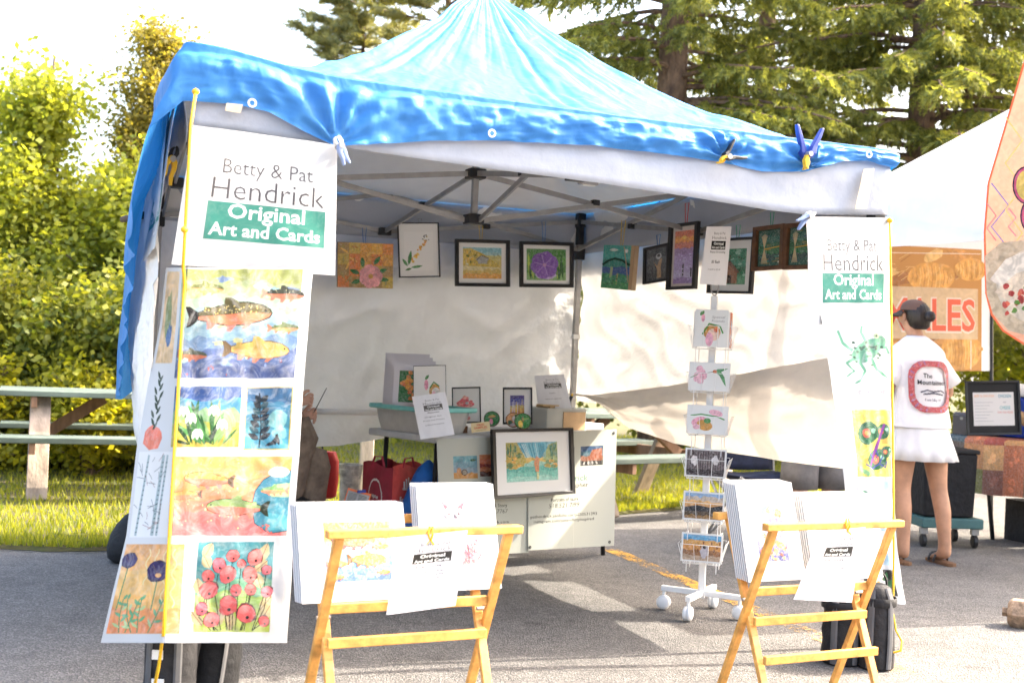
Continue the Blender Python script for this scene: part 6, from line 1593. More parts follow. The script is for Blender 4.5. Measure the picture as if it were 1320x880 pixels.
# discount sheets tied to the front bars
def tie(t, p):
    for k in (-1, 1):
        MB().tube([p + Vector((k * .004, -.02, .022)), p + Vector((k * .007, -.032, 0)), p + Vector((k * .002, -.026, -.02)), p + Vector((k * .012, -.03, -.032))], .0032, 6).build('tie_cord', m_rope, t)
for lab, P4, tp_, K in (('white discount sheet tied to the front bar of the left rack', ((512, 692), (603, 683), (587, 780), (498, 792)), (556, 686), K1), ('white discount sheet tied to the front bar of the right rack', ((1058, 684), (1116, 679), (1098, 776), (1023, 772)), (1090, 675), K2)):
    n = (K(0, 1, 0) - K(0, 0, 0)).normalized()
    Pw = [PL(x, y, K(0, -.026 - .03 * (i > 1), 0), n) for i, (x, y) in enumerate(P4)]
    t = sheet('discount_sheet', lab, Pw, info_art(90, 105, LINES), group='discount sheets', bulge=-.012, wav=.004, pm=m_sunprint, res=2.2)
    tie(t, PL(tp_[0], tp_[1], K(0, 0, 0), n))

# ================================================================== bags and weights on the tent feet
m_bag = mat('black_bag_cloth', (.012, .012, .014), .75, var=.2, bump=.4, bscale=30)
m_bag2 = mat('charcoal_bag_cloth', (.024, .023, .025), .8, var=.2, bump=.4, bscale=30)
def weight_bag(label, base, r, h, mm, seed, lean=(0, 0)):
    t = thing('weight_bag', label, 'bag', tuple(base), 0, 'weight bags on the tent feet')
    b = Vector(base); rings = []
    for i, (f, k) in enumerate(((0, .90), (.03, 1.0), (.15, 1.03), (.3, 1.0), (.45, 1.02), (.6, .97), (.75, .96), (.88, .9), (.96, .74), (1.0, .4))):
        rings.append([b + Vector((lean[0] * f, lean[1] * f, f * h)) + Vector((math.cos(a), math.sin(a), 0)) * r * k * (1 + .10 * nz(math.cos(a) * 1.4, math.sin(a) * 1.4, f * 2.2 + seed) + .05 * nz(math.cos(a) * 4, math.sin(a) * 4, f * 6 + seed)) for a in np.linspace(0, 6.283, 20, endpoint=False)])
    MB().rings(rings).build('sack', mm, t, smooth=True)
    for f in (.80,):
        mb = MB(); ring = lambda rr_, ff: [b + Vector((lean[0] * ff, lean[1] * ff, ff * h)) + Vector((math.cos(a), math.sin(a), 0)) * r * rr_ for a in np.linspace(0, 6.283, 20, endpoint=False)]
        mb.rings([ring(1.05, f - .05), ring(1.075, f - .045), ring(1.07, f + .045), ring(1.04, f + .05)], (False, False)); mb.build('strap', m_bag, t, smooth=True)
    m_web = bpy.data.materials.get('grey_webbing') or mat('grey_webbing', (.10, .10, .105), .8)
    for an in (R(-125), R(-60)):
        d_ = Vector((math.cos(an), math.sin(an), 0))
        MB().tube([b + Vector((lean[0] * f, lean[1] * f, f * h)) + d_ * r * k for f, k in ((.03, 1.03), (.3, 1.07), (.6, 1.05), (.85, 1.0), (.97, .7))], .014, 6, sq=.3).build('webbing', m_web, t)
    mb = MB(); mb.tube([b + Vector((lean[0] + .5 * r * math.cos(a), lean[1], h * .97 + .06 * math.sin(a))) for a in np.linspace(0, math.pi, 9)], .009, 6, sq=.5); mb.build('handle', m_bag, t)
    return t
p = T(.03, .03, 0)
t_ = weight_bag('black strapped weight bag on the foot of the front left leg', p + Vector((.02, -.10, 0)), .085, .30, m_bag2, 1)
weight_bag('black weight bag slumped behind the strapped one at the front left leg', p + Vector((.13, .03, 0)), .085, .27, m_bag, 2, (.03, 0))
MB().box(p + Vector((.0, -.188, .17)), (.035, .006, .03)).build('label_patch', m_board, t_)
MB().box(p + Vector((.005, -.190, .08)), (.04, .006, .025)).build('label_patch', m_board, t_)
a, b = W(1083, 848, 5.08), W(1128, 852, 5.02); a.z = b.z = 0
weight_bag('left charcoal weight bag standing at the foot of the front right leg', a, .078, .30, m_bag, 3)
weight_bag('right charcoal weight bag with a grey top at the foot of the front right leg', b, .070, .34, m_bag2, 4)
# round black sack on the asphalt at the left
p = G(171, 724)
mb = MB(); mb.rings([[p + Vector((.13 * k * math.cos(a) * (1 + .10 * nz(math.cos(a) * 3, f * 4, math.sin(a) * 3)), .12 * k * math.sin(a), .27 * f)) for a in np.linspace(0, 6.283, 22, endpoint=False)] for f, k in ((0, .75), (.08, .98), (.3, 1.05), (.55, .92), (.75, .7), (.92, .4), (1.0, .16))])
sk_ = thing('black_sack', 'round black sack on the asphalt just left of the fish banner', 'bag', tuple(p))
mb.build('sack', m_bag, sk_, smooth=True)
mb = MB(); mb.tube([p + Vector((-.03, 0, .25)), p + Vector((.01, -.02, .30)), p + Vector((.06, 0, .29))], .012, 7); mb.build('yellow_handle', m_rope, sk_, smooth=True)
# ================================================================== people
m_skin = mat('tan_skin', (.50, .27, .17), .5, var=.13, vscale=9, spec=.3)
m_skin2 = mat('fair_skin', (.58, .34, .25), .5, var=.08, vscale=20, spec=.3)
m_hair = mat('dark_hair', (.018, .012, .009), .45, var=.3, vscale=60, stretch=(1, 1, .2), bump=.4)
m_shirt = mat('white_cotton', (.74, .73, .75), .8, var=.03, bump=.35, bscale=7, bdist=.03)
def skin_body(name, J, E_, material, parent, M, sub=2):
    """J: {joint: (x, y, z, r)}; one continuous skinned surface"""
    ks = list(J); ix = {k: i for i, k in enumerate(ks)}
    me = bpy.data.meshes.new(name)
    pm = wm(parent).inverted()
    me.from_pydata([tuple(pm @ (M @ Vector(J[k][:3]))) for k in ks], [(ix[a], ix[b]) for a, b in E_], [])
    me.materials.append(material)
    o = bpy.data.objects.new(name, me); COL.objects.link(o); o.parent = parent
    md = o.modifiers.new('skin', 'SKIN'); md.use_smooth_shade = True
    for k in ks:
        v = me.skin_vertices[0].data[ix[k]]; r = J[k][3]
        v.radius = r if isinstance(r, tuple) else (r, r)
        v.use_root = (ix[k] == 0)
    sb = o.modifiers.new('sub', 'SUBSURF'); sb.levels = sb.render_levels = sub
    return o
def hand(J, E_, wrist, d, up, side, tag_, curl=.5):
    """palm and five fingers from the wrist joint, along d; side is where the thumb leaves"""
    d, up, side = Vector(d).normalized(), Vector(up).normalized(), Vector(side).normalized()
    w = Vector(J[wrist][:3])
    pk = tag_ + 'palm'; J[pk] = (*(w + d * .055), .022); E_.append((wrist, pk))
    for i, (o, l) in enumerate(((.028, .070), (.010, .080), (-.009, .074), (-.027, .058))):
        b = w + d * .085 + side * o
        a, c, e = tag_ + f'k{i}', tag_ + f'm{i}', tag_ + f't{i}'
        m = b + d * l * .45 * math.cos(curl * .6) - up * l * .45 * math.sin(curl * .6)
        t = m + d * l * .5 * math.cos(curl * 2) - up * l * .5 * math.sin(curl * 2)
        J[a] = (*b, .0095); J[c] = (*m, .0085); J[e] = (*t, .007)
        E_ += [(pk, a), (a, c), (c, e)]
    b = w + d * .03 + side * .032; m = b + d * .03 + side * .02; t = m + d * .028 + side * .004 - up * .012
    J[tag_ + 'h0'] = (*b, .012); J[tag_ + 'h1'] = (*m, .0105); J[tag_ + 'h2'] = (*t, .008)
    E_ += [(pk, tag_ + 'h0'), (tag_ + 'h0', tag_ + 'h1'), (tag_ + 'h1', tag_ + 'h2')]
def ell_ring(M, cx, cy, z, rx, ry, n=28, wob=0.0, nf=9, ph=0.0):
    return [M @ Vector((cx + rx * (1 + wob * math.cos(nf * a + ph)) * math.cos(a), cy + ry * (1 + wob * math.cos(nf * a + ph)) * math.sin(a), z)) for a in np.linspace(0, 6.283185, n, endpoint=False)]
def standing(name, label, base, rz, h, skinm, legs_apart=.13, rfoot=0.0, headturn=0.0, lean=0.0):
    t = thing(name, label, 'person', tuple(base), rz)
    M = wm(t) @ Matrix.Scale(h / 1.64, 4)
    if lean:
        sh = Matrix.Identity(4); sh[0][2] = lean; M = M @ sh
    J = {'pelvis': (0, 0, .92, (.15, .11)), 'waist': (0, .005, 1.06, (.12, .09)), 'chest': (0, 0, 1.24, (.145, .10)), 'neck0': (0, -.01, 1.37, (.07, .06)), 'neck': (0, .005, 1.43, .048), 'jaw': (-.01 * headturn, .03, 1.485, (.058, .066)), 'head': (0, .015, 1.55, (.076, .092)), 'crown': (0, .005, 1.612, (.055, .065)), 'nose': (-.06 * headturn, .105, 1.525, .012)}
    E_ = [('pelvis', 'waist'), ('waist', 'chest'), ('chest', 'neck0'), ('neck0', 'neck'), ('neck', 'jaw'), ('jaw', 'head'), ('head', 'crown'), ('head', 'nose')]
    for s, sd in ((-1, 'l'), (1, 'r')):
        fy = rfoot * s
        J[sd + 'hip'] = (s * .085, 0, .86, .095); J[sd + 'thigh'] = (s * lerp(.09, legs_apart, .4), .01 + fy * .3, .68, .083); J[sd + 'knee'] = (s * lerp(.09, legs_apart, .7), .015 + fy * .6, .47, .056); J[sd + 'calf'] = (s * lerp(.09, legs_apart, .85), -.012 + fy * .8, .34, .056)
        J[sd + 'ankle'] = (s * legs_apart, -.01 + fy, .085, .034); J[sd + 'heel'] = (s * legs_apart, -.035 + fy, .045, .030); J[sd + 'ball'] = (s * (legs_apart + .015), .11 + fy, .032, (.040, .022)); J[sd + 'toe'] = (s * (legs_apart + .02), .165 + fy, .028, (.032, .016))
        E_ += [('pelvis', sd + 'hip'), (sd + 'hip', sd + 'thigh'), (sd + 'thigh', sd + 'knee'), (sd + 'knee', sd + 'calf'), (sd + 'calf', sd + 'ankle'), (sd + 'ankle', sd + 'heel'), (sd + 'ankle', sd + 'ball'), (sd + 'ball', sd + 'toe')]
        J[sd + 'sh'] = (s * .145, -.005, 1.315, .042); J[sd + 'elbow'] = (s * .215, -.01, 1.07, .038); J[sd + 'wrist'] = (s * .15, .20, 1.02, .026)
        E_ += [('chest', sd + 'sh'), (sd + 'sh', sd + 'elbow'), (sd + 'elbow', sd + 'wrist')]
        hand(J, E_, sd + 'wrist', (-s * .3, 1, 0), (0, 0, 1), (-s, 0, .2), sd)
    b = skin_body('body', J, E_, skinm, t, M)
    for s in (-1, 1):       # eyes and ears
        for nm, c, r_, mm in (('eye', (s * .028 - .03 * headturn, .094, 1.555), .011, m_hair), ):
            MB().lathe([(.001, -r_), (r_ * .8, -r_ * .5), (r_, 0), (r_ * .8, r_ * .5), (.001, r_)], M @ Vector(c), 8).build(nm, mm, t)
        MB().lathe([(.001, -.028), (.010, -.02), (.013, 0), (.010, .022), (.001, .028)], M @ Vector((s * .078, .005, 1.54)), 8).build('ear', skinm, t)
    return t, M
# ---- the customer in white
wp_ = G(1191, 727)
woman, M = standing('person', 'person in white T-shirt and pleated white skort standing with back turned by the next stall', wp_, R(14), 1.64, m_skin, .135, -.02, 1.0, -.085)
def shirt(t, M, mm, z0=.86, hemx=.20):
    def r_at(z): return pw(z, [(z0, hemx), (1.0, .182), (1.15, .180), (1.27, .186), (1.34, .172), (1.385, .125), (1.42, .07)]), pw(z, [(z0, .145), (1.0, .128), (1.15, .128), (1.27, .126), (1.34, .108), (1.385, .085), (1.42, .062)])
    mb = MB(); zs = list(np.linspace(z0, 1.42, 26))
    mb.rings([ell_ring(M, 0, -.005, z, *r_at(z), 36, .018 * (1 - (z - z0) / .5) if z < z0 + .5 else 0, 7, z * 6) for z in zs], (False, False))
    n_ = Vector((0, 0, 0)); w_ = []
    for p in mb.v:
        l = M.inverted() @ Vector(p); q_ = Vector((l.x, l.y, 0)); d_ = .010 * nz(l.x * 9 + l.z * 7, l.y * 9, l.z * 5) + .006 * (abs(nz(l.x * 14 - l.z * 10, l.y * 10, l.z * 9 + 4)) - .2)
        l += (q_.normalized() if q_.length > .01 else q_) * max(-.004, d_); w_.append(tuple(M @ l))
    mb.v = w_
    o = mb.build('shirt', mm, t, smooth=True)
    for s in (-1, 1):
        a, b = Vector((s * .105, -.005, 1.325)), Vector((s * .225, -.012, 1.13)); d = (b - a).normalized(); x = d.cross(Y3).normalized(); y = d.cross(x)
        rings = [[M @ (a.lerp(b, f) + (x * math.cos(q) + y * math.sin(q) * .95) * r_) for q in np.linspace(0, 6.283, 18, endpoint=False)] for f, r_ in ((0, .040), (.2, .056), (.45, .064), (.75, .067), (1.0, .072), (1.0, .066))]
        MB().rings(rings, (False, False)).build('sleeve', mm, o, smooth=True)
    MB().rings([ell_ring(M, 0, .0, z, r_, r_ * .95) for z, r_ in ((1.405, .075), (1.418, .068), (1.428, .060), (1.42, .056))], (False, False)).build('collar', mm, o, smooth=True)
    return o, r_at
so, r_at = shirt(woman, M, m_shirt)
# printed badge on the back
A = Art(40, 42, (.74, .73, .75), 90); A.sh = []
RD = (.52, .05, .07)
def rrect(cx, cy, w, h, r_):
    out = []
    for k, (sx, sy) in enumerate(((1, 1), (-1, 1), (-1, -1), (1, -1))):
        for j in range(5):
            a = R(90 * k + 22.5 * j); out.append((cx + sx * (w / 2 - r_) + r_ * math.cos(a), cy + sy * (h / 2 - r_) + r_ * math.sin(a)))
    return out
o_, i_ = rrect(20, 21, 36, 36, 11), rrect(20, 21, 28, 28, 9)
A.tri(o_ + i_, [(k, (k + 1) % 20, 20 + (k + 1) % 20, 20 + k) for k in range(20)], RD)
for _ in range(60):
    k = A.rng.randrange(20); f = A.rng.uniform(.2, .8); x = lerp(o_[k][0], i_[k][0], f); y = lerp(o_[k][1], i_[k][1], f); A.ell(x, y, .7, .7, (.35, .2, .4), n=5)
A.text('The', 16, 27, 4.6, (.06, .06, .07), 'C', .005); A.text('Mountaineer', 20, 22.4, 4.6, (.06, .06, .07), 'C', .01, width=24)
A.line([(10, 17), (15, 18.6), (20, 17.6), (27, 18.4), (31, 16.8)], .8, (.1, .1, .15)); A.line([(12, 15.6), (20, 16.6), (29, 15.4)], .8, (.1, .1, .15)); A.text('Keene Valley, NY', 20, 11, 2.6, (.3, .3, .35), 'C', 0, width=14)
def back_fn(x, y):
    lx, lz = (x - 20) * .0082 + .012, 1.115 + (y - 21) * .0088
    rx, ry = r_at(lz); return M @ Vector((lx, -.005 - ry * 1.06 * math.sqrt(max(.05, 1 - (lx / (rx * 1.06)) ** 2)) - .008, lz))
A.build('back_badge', back_fn, so, m_paperprint, res=3)
mb = MB()
mb.rings([ell_ring(M, 0, -.005, z, rx, ry, 72, wb, 13, .4) for z, rx, ry, wb in ((.95, .158, .118, 0), (.90, .168, .128, .004), (.82, .186, .148, .018), (.73, .208, .170, .04), (.655, .226, .188, .055), (.655, .216, .178, .055), (.75, .19, .15, .03))], (False, False))
mb.build('skort', mat('white_knit', (.72, .71, .73), .8, var=.03), woman, smooth=True)
# hair, bun and cap
hd = lambda x, y, z: M @ Vector((x, y, z))
mb = MB(); mb.rings([ell_ring(M, .004, -.012 + dy, z, rx, ry, 20) for z, rx, ry, dy in ((1.468, .040, .03, -.03), (1.485, .062, .055, -.025), (1.52, .071, .080, -.012), (1.56, .078, .090, -.004), (1.60, .074, .084, 0), (1.625, .055, .065, 0), (1.64, .03, .03, 0))]); mb.build('hair', m_hair, woman, smooth=True)
mb = MB(); mb.lathe([(.004, -.035), (.024, -.03), (.036, -.012), (.036, .01), (.024, .028), (.004, .034)], hd(.03, -.108, 1.548), 14); mb.build('hair_bun', m_hair, woman, smooth=True)
m_cap = mat('brown_cap_cloth', (.12, .065, .045), .8)
mb = MB(); mb.rings([ell_ring(M, -.004, .004, z, rx, ry, 24) for z, rx, ry in ((1.585, .083, .096), (1.60, .082, .094), (1.630, .068, .078), (1.648, .042, .048), (1.654, .012, .012))], (False, True)); cp = mb.build('cap', m_cap, woman, smooth=True)
mb = MB(); ba = R(150)
def brim(u, v):
    a = ba + R(-38 + 76 * u); r0 = .083; ex = .055 * math.sin(math.pi * (.12 + .76 * u)) * v
    return M @ Vector((-.004 + (r0 + ex) * math.cos(a), .004 + (r0 + ex + .006) * math.sin(a), 1.584 - .032 * v - .02 * abs(u - .5)))
mb.grid(brim, 14, 5, .003); mb.build('brim', mat('dark_brim_cloth', (.045, .03, .022), .8), cp, smooth=True)
m_sole = mat('cork_sole', (.16, .08, .04), .8); m_strap = mat('black_leather', (.02, .02, .022), .45)
def sandal(t, M, s, apart, fy):
    x = s * (apart + .008)
    foot_o = [(-.030, -.065), (-.036, -.02), (-.036, .05), (-.046, .12), (-.036, .175), (0, .192), (.036, .175), (.046, .12), (.036, .05), (.036, -.02), (.030, -.065), (0, -.078)]
    o = MB().prism([(x + a, b + fy) for a, b in foot_o], M @ Vector((0, 0, .0)), (M.to_3x3() @ X3), (M.to_3x3() @ Y3), .022).build('sandal', m_sole, t, bevel=.003)
    for y in (.06, .115):
        MB().tube([M @ Vector((x + .050 * math.cos(a), y + fy, .012 + .056 * math.sin(a))) for a in np.linspace(0, math.pi, 9)], .013, 6, sq=.35).build('strap', m_strap, o)
    return o
for s in (-1, 1): sandal(woman, M, s, .135, -.02 * s)

# ---- the man in grey shorts outside the right wall
mp_ = G(1046, 745); mp_ = W(1046, 700, 7.25); mp_.z = 0
man, M2 = standing('person', 'person in grey shorts standing outside the right wall, only the legs showing', mp_, R(200), 1.74, m_skin2, .11)
shirt(man, M2, mat('grey_tee', (.20, .21, .23), .8))
m_shorts = mat('grey_shorts_cloth', (.115, .11, .115), .85, var=.15, bump=.3, bscale=14)
mb = MB(); mb.rings([ell_ring(M2, 0, 0, z, rx, ry, 28) for z, rx, ry in ((.98, .155, .12), (.90, .175, .14), (.80, .185, .145))], (False, False)); sh_ = mb.build('shorts', m_shorts, man, smooth=True)
for s in (-1, 1):
    mb = MB(); mb.rings([ell_ring(M2, s * cx, .005, z, r_, r_ * 1.12, 20, .03, 5, s) for z, r_, cx in ((.84, .098, .082), (.70, .100, .092), (.56, .098, .100), (.47, .100, .104), (.47, .092, .104))], (False, False)); mb.build('shorts_leg', m_shorts, sh_, smooth=True)
mb = MB(); mb.rings([ell_ring(M2, 0, -.008, z, rx, ry, 20) for z, rx, ry in ((1.49, .05, .05), (1.54, .082, .088), (1.59, .082, .092), (1.63, .055, .06), (1.645, .02, .02))]); mb.build('hair', m_hair, man, smooth=True)
for s in (-1, 1): sandal(man, M2, s, .11, 0)

# ---- the painter seated behind the left banner, one leg crossed, brush in hand
sx0 = W(313, 560, 7.05); sx0.z = 0
seat = thing('person', 'person in dark sweater and brown trousers seated behind the left banner holding a brush', 'person', tuple(sx0), R(-8))
M3 = wm(seat)                              # faces +X
J = {'pelvis': (0, 0, .50, (.15, .13)), 'waist': (.01, 0, .66, (.12, .13)), 'chest': (.02, 0, .86, (.12, .16)), 'neck0': (.02, 0, .99, .07), 'neck': (.03, 0, 1.05, .05), 'jaw': (.06, 0, 1.10, .06), 'head': (.04, 0, 1.17, (.09, .077)), 'crown': (.03, 0, 1.24, .06), 'nose': (.14, 0, 1.14, .012)}
E_ = [('pelvis', 'waist'), ('waist', 'chest'), ('chest', 'neck0'), ('neck0', 'neck'), ('neck', 'jaw'), ('jaw', 'head'), ('head', 'crown'), ('head', 'nose')]
for s, sd, kz, kx, ax, az in ((1, 'l', .56, .42, .40, .09), (-1, 'r', .735, .375, .31, .33)):
    J[sd + 'hip'] = (.04, s * .09, .51, .09); J[sd + 'thigh'] = (.22, s * .08, lerp(.52, kz, .5), .085); J[sd + 'knee'] = (kx, s * .05, kz - .02, .062); J[sd + 'calf'] = (lerp(kx, ax, .35), s * .05, lerp(kz, az, .35), .056); J[sd + 'ankle'] = (ax, s * .05, az, .036); J[sd + 'ball'] = (ax + .13, s * .05, az - .05, .034); J[sd + 'toe'] = (ax + .19, s * .05, az - .055, .026)
    E_ += [('pelvis', sd + 'hip'), (sd + 'hip', sd + 'thigh'), (sd + 'thigh', sd + 'knee'), (sd + 'knee', sd + 'calf'), (sd + 'calf', sd + 'ankle'), (sd + 'ankle', sd + 'ball'), (sd + 'ball', sd + 'toe')]
    J[sd + 'sh'] = (.02, s * .17, .95, .055); J[sd + 'elbow'] = (.10, s * .22, .80 if s < 0 else .72, .042)
    J[sd + 'wrist'] = (.33, s * .05 - .05, .865 if s < 0 else .78, .028)
    E_ += [('chest', sd + 'sh'), (sd + 'sh', sd + 'elbow'), (sd + 'elbow', sd + 'wrist')]
    hand(J, E_, sd + 'wrist', (1, .1 * -s, .45), (.3, 0, 1), (0, -s * .2, .9), sd, .9)
skin_body('body', J, E_, m_skin2, seat, M3)
m_trous = mat('brown_trousers', (.24, .18, .135), .85, var=.2, bump=.8, bscale=11, bdist=.03)
m_sweat = mat('navy_sweater', (.012, .016, .028), .85, var=.2)
def limb(names, rads, nm, mm, par):
    pts = [M3 @ Vector(J[n][:3]) for n in names]; P2, R2 = [], []
    for i in range(len(pts) - 1):
        for f in np.linspace(0, 1, 6, endpoint=False): P2.append(pts[i].lerp(pts[i + 1], f)); R2.append(lerp(rads[i], rads[i + 1], f))
    P2.append(pts[-1]); R2.append(rads[-1])
    return MB().tube(P2, R2, 16).build(nm, mm, par, smooth=True)
tr_ = limb(('pelvis', 'waist'), (.17, .145), 'trousers', m_trous, seat)
for sd in 'lr': limb((sd + 'hip', sd + 'thigh', sd + 'knee', sd + 'calf', sd + 'ankle'), (.105, .102, .088, .078, .066), 'trouser_leg', m_trous, tr_)
sw = limb(('waist', 'chest', 'neck0'), (.150, .175, .085), 'sweater', m_sweat, seat)
for sd in 'lr': limb((sd + 'sh', sd + 'elbow', sd + 'wrist'), (.072, .058, .044), 'sleeve', m_sweat, sw)
MB().lathe([(.02, -.06), (.085, -.03), (.097, .02), (.085, .07), (.04, .10)], M3 @ Vector((.02, 0, 1.19)), 18).build('hair', mat('grey_hair', (.3, .29, .28), .6), seat, smooth=True)
for s, sd in ((1, 'l'), (-1, 'r')):
    MB().lathe([(.001, -.01), (.008, -.005), (.01, 0), (.001, .01)], M3 @ Vector((.118, s * .03, 1.165)), 8).build('eye', m_hair, seat)
    a, b = M3 @ Vector(J[sd + 'ankle'][:3]), M3 @ Vector(J[sd + 'toe'][:3])
    MB().tube([a - (b - a) * .25, a.lerp(b, .3), b + (b - a) * .05], [.045, .052, .04], 12, sq=.8).build('shoe', m_strap, seat, smooth=True)
hw_ = M3 @ Vector((.42, -.085, .865))
br = thing('paint_brush', 'thin dark paint brush held in the seated person\'s hand', 'brush', tuple(hw_))
MB().tube([W(407, 527, 6.72), W(421, 500, 6.70)], [.0028, .0022], 6).build('brush_handle', m_black, br)
MB().tube([W(407, 527, 6.72), W(404, 532, 6.72)], [.004, .001], 6).build('bristles', m_hair, br)
# folding chair of the painter, with a red bag hung on it
ch = thing('folding_chair', 'dark folding chair under the seated painter', 'chair', tuple(sx0), R(-8))
q3 = lambda x, y, z: M3 @ Vector((x, y, z))
mb = MB(); mb.grid(lambda u, v: q3(-.20 + .46 * u, -.24 + .48 * v, .455 - .05 * math.sin(math.pi * v)), 8, 8, .006); mb.build('seat', m_bag, ch, smooth=True)
mb = MB(); mb.grid(lambda u, v: q3(-.24 - .06 * v, -.24 + .48 * u, .52 + .40 * v), 8, 8, .006); mb.build('backrest', m_bag, ch, smooth=True)
for s in (-1, 1):
    for a, b in (((-.24, .46), (.30, 0)), ((.26, .46), (-.28, 0))): MB().tube([q3(a[0], s * .25, a[1]), q3(b[0], s * .25, b[1])], .011, 8).build('leg', m_frame, ch, smooth=True)
    MB().tube([q3(-.24, s * .25, .42), q3(-.31, s * .25, .95)], .011, 8).build('back_post', m_frame, ch); MB().tube([q3(.28, s * .26, 0.02), q3(.28, s * .26, .64)], .010, 8).build('arm_post', m_frame, ch); MB().box(q3(.02, s * .26, .65), (.5, .05, .018), Matrix.Rotation(R(-8), 3, 'Z')).build('armrest', m_frame, ch, bevel=.004)
    
rb = W(422, 615, 7.5)
rbg = thing('red_bag', 'bright red cloth bag hanging beside the painter\'s chair', 'bag', (rb.x, rb.y, .3))
mb = MB(); mb.rings([[Vector((rb.x + .065 * k * math.cos(a) * (1 + .1 * nz(a, f)), rb.y + .05 * k * math.sin(a), .28 + .28 * f)) for a in np.linspace(0, 6.283, 16, endpoint=False)] for f, k in ((0, .55), (.05, .9), (.4, 1.05), (.8, 1.0), (1, .7))]); mb.build('pouch', mat('red_cloth', (.42, .012, .012), .6, bump=.4, bscale=20), rbg, smooth=True)
MB().tube([Vector((rb.x - .03, rb.y, .55)), Vector((rb.x - .05, rb.y, .63)), Vector((rb.x - .12, rb.y - .05, .66))], .006, 5).build('strap', m_bag, rbg)
# ================================================================== the next stall
NF = Vector((3.50, 6.35, 0)); NS = 3.05; NZ = 2.42
def N_(a, b, z): return NF + TU * a + TV * b + Vector((0, 0, z))
m_nt = fabric('white_tent_fabric', (.74, .75, .77), .22, bump=.15)
nt_ = thing('canopy_tent', 'plain white pop-up tent of the food stall at the right', 'tent', tuple(NF), TH)
def n_eave(t):
    k, f = int(t) % 4, t - int(t)
    return ((f * NS, 0), (NS, f * NS), (NS - f * NS, NS), (0, NS - f * NS))[k]
def n_roof(u, v):
    a, b = n_eave((u * 4) % 4); return N_(lerp(NS / 2, a, v), lerp(NS / 2, b, v), NZ + 1.2 * (1 - v) ** 1.05 - .03 * math.sin(math.pi * ((u * 4) % 1)) * v)
mb = MB(); mb.grid(n_roof, 80, 12); mb.build('roof', m_nt, nt_, smooth=True, fixn=False)
for k in range(4):
    o = (-TV, TU, TV, -TU)[k]
    def vf(u, v):
        a, b = ((u * NS, 0), (NS, u * NS), (NS - u * NS, NS), (0, NS - u * NS))[k]
        return N_(a, b, NZ - .01 - .03 * math.sin(math.pi * u) - .34 * v) + o * (.006 + .012 * v + .008 * nz(u * 9, v * 2, k))
    mb = MB(); mb.grid(vf, 40, 5); mb.build('valance', m_nt, nt_, smooth=True, fixn=False)
for a, b in ((0, 0), (NS, 0), (NS, NS), (0, NS)):
    a2, b2 = min(max(a, .04), NS - .04), min(max(b, .04), NS - .04)
    MB().box(N_(a2, b2, 1.15), (.035, .035, 2.3), Matrix.Rotation(TH, 3, 'Z')).build('leg', m_black, nt_, bevel=.003)
nm = [(NS / 2, .04), (NS - .04, NS / 2), (NS / 2, NS - .04), (.04, NS / 2)]; nc = [(.04, .04), (NS - .04, .04), (NS - .04, NS - .04), (.04, NS - .04)]
for k in range(4):
    for q in (k, (k + 1) % 4):
        MB().bar(N_(*nc[q], NZ - .05), N_(*nm[k], NZ - .33), .014, .028).build('truss_bar', m_black, nt_); MB().bar(N_(nc[q][0] * .985 + .02, nc[q][1] * .985 + .02, NZ - .33), N_(nm[k][0] * .985 + .02, nm[k][1] * .985 + .02, NZ - .06), .014, .028).build('truss_bar', m_black, nt_)
    MB().box(N_(*nm[k], NZ - .33), (.07, .07, .05), Matrix.Rotation(TH, 3, 'Z')).build('mid_bracket', m_black, nt_, bevel=.005)
# food banner across the back
on_nb = lambda px, py, b=NS - .1: PL(px, py, N_(0, b, 0), TV)
A = Art(212, 166, (.52, .25, .05), 101)
X = lambda px: px - 1066; Y = lambda py: 478 - py
for k in range(40): A.ell(A.rng.uniform(6, 206), A.rng.uniform(5, 160), A.rng.uniform(14, 30), A.rng.uniform(4, 9), A.rng.choice(((.60, .28, .05), (.66, .36, .09), (.50, .22, .04), (.72, .44, .14), (.42, .17, .03))), A.rng.uniform(-.4, .6), 12, .2)
for k in range(80):
    x, y = A.rng.uniform(0, 190), A.rng.uniform(3, 150); a = A.rng.uniform(-.3, .7); l = A.rng.uniform(12, 22); A.line([(x, y), (x + l * math.cos(a), min(164, y + l * math.sin(a) + (2 if y < 100 else 0)))], .6, A.rng.choice(((.30, .12, .02), (.74, .48, .18))))
for cx, cy, rx, ry in ((1206, 352, 34, 20), (1248, 452, 30, 26), (1170, 455, 30, 18), (1262, 340, 24, 16), (1110, 350, 30, 18), (1100, 450, 30, 22)):
    A.ell(X(cx), Y(cy), rx, ry, (.68, .34, .05), .1, 16, .04)
    for k in range(11): A.line([(X(cx) - rx * .8 + k * rx * .16, Y(cy) - ry * .8 * math.sin(math.pi * (k + 1) / 12)), (X(cx) - rx * .74 + k * rx * .16, Y(cy)), (X(cx) - rx * .80 + k * rx * .16, Y(cy) + ry * .8 * math.sin(math.pi * (k + 1) / 12))], .8, A.rng.choice(((.42, .17, .02), (.78, .50, .16))))
A.rect(X(1066), Y(435), X(1272), Y(366), (.62, .44, .26), .4)
A.text('TAMALES', X(1269), Y(424), 62, (.72, .62, .52), 'R', .045, width=188); A.text('TAMALES', X(1268), Y(423), 60, (.70, .10, .02), 'R', .02, width=184)
A.line([(X(1262), Y(476)), (X(1262), Y(436))], 1.2, (.75, .66, .55)); A.line([(X(1150), Y(322)), (X(1276), Y(318))], 1.0, (.75, .62, .48))
fb_ = thing('food_banner', 'large orange-brown food banner with red capital letters at the back of the next stall', 'banner', tuple(N_(.8, NS - .1, 1.2)))
A.build('print', lambda x, y: on_nb(x + 1066, 478 - y), fb_, print_mat('food_print', .6, mscale=12, ink=1.15, wash=.15))
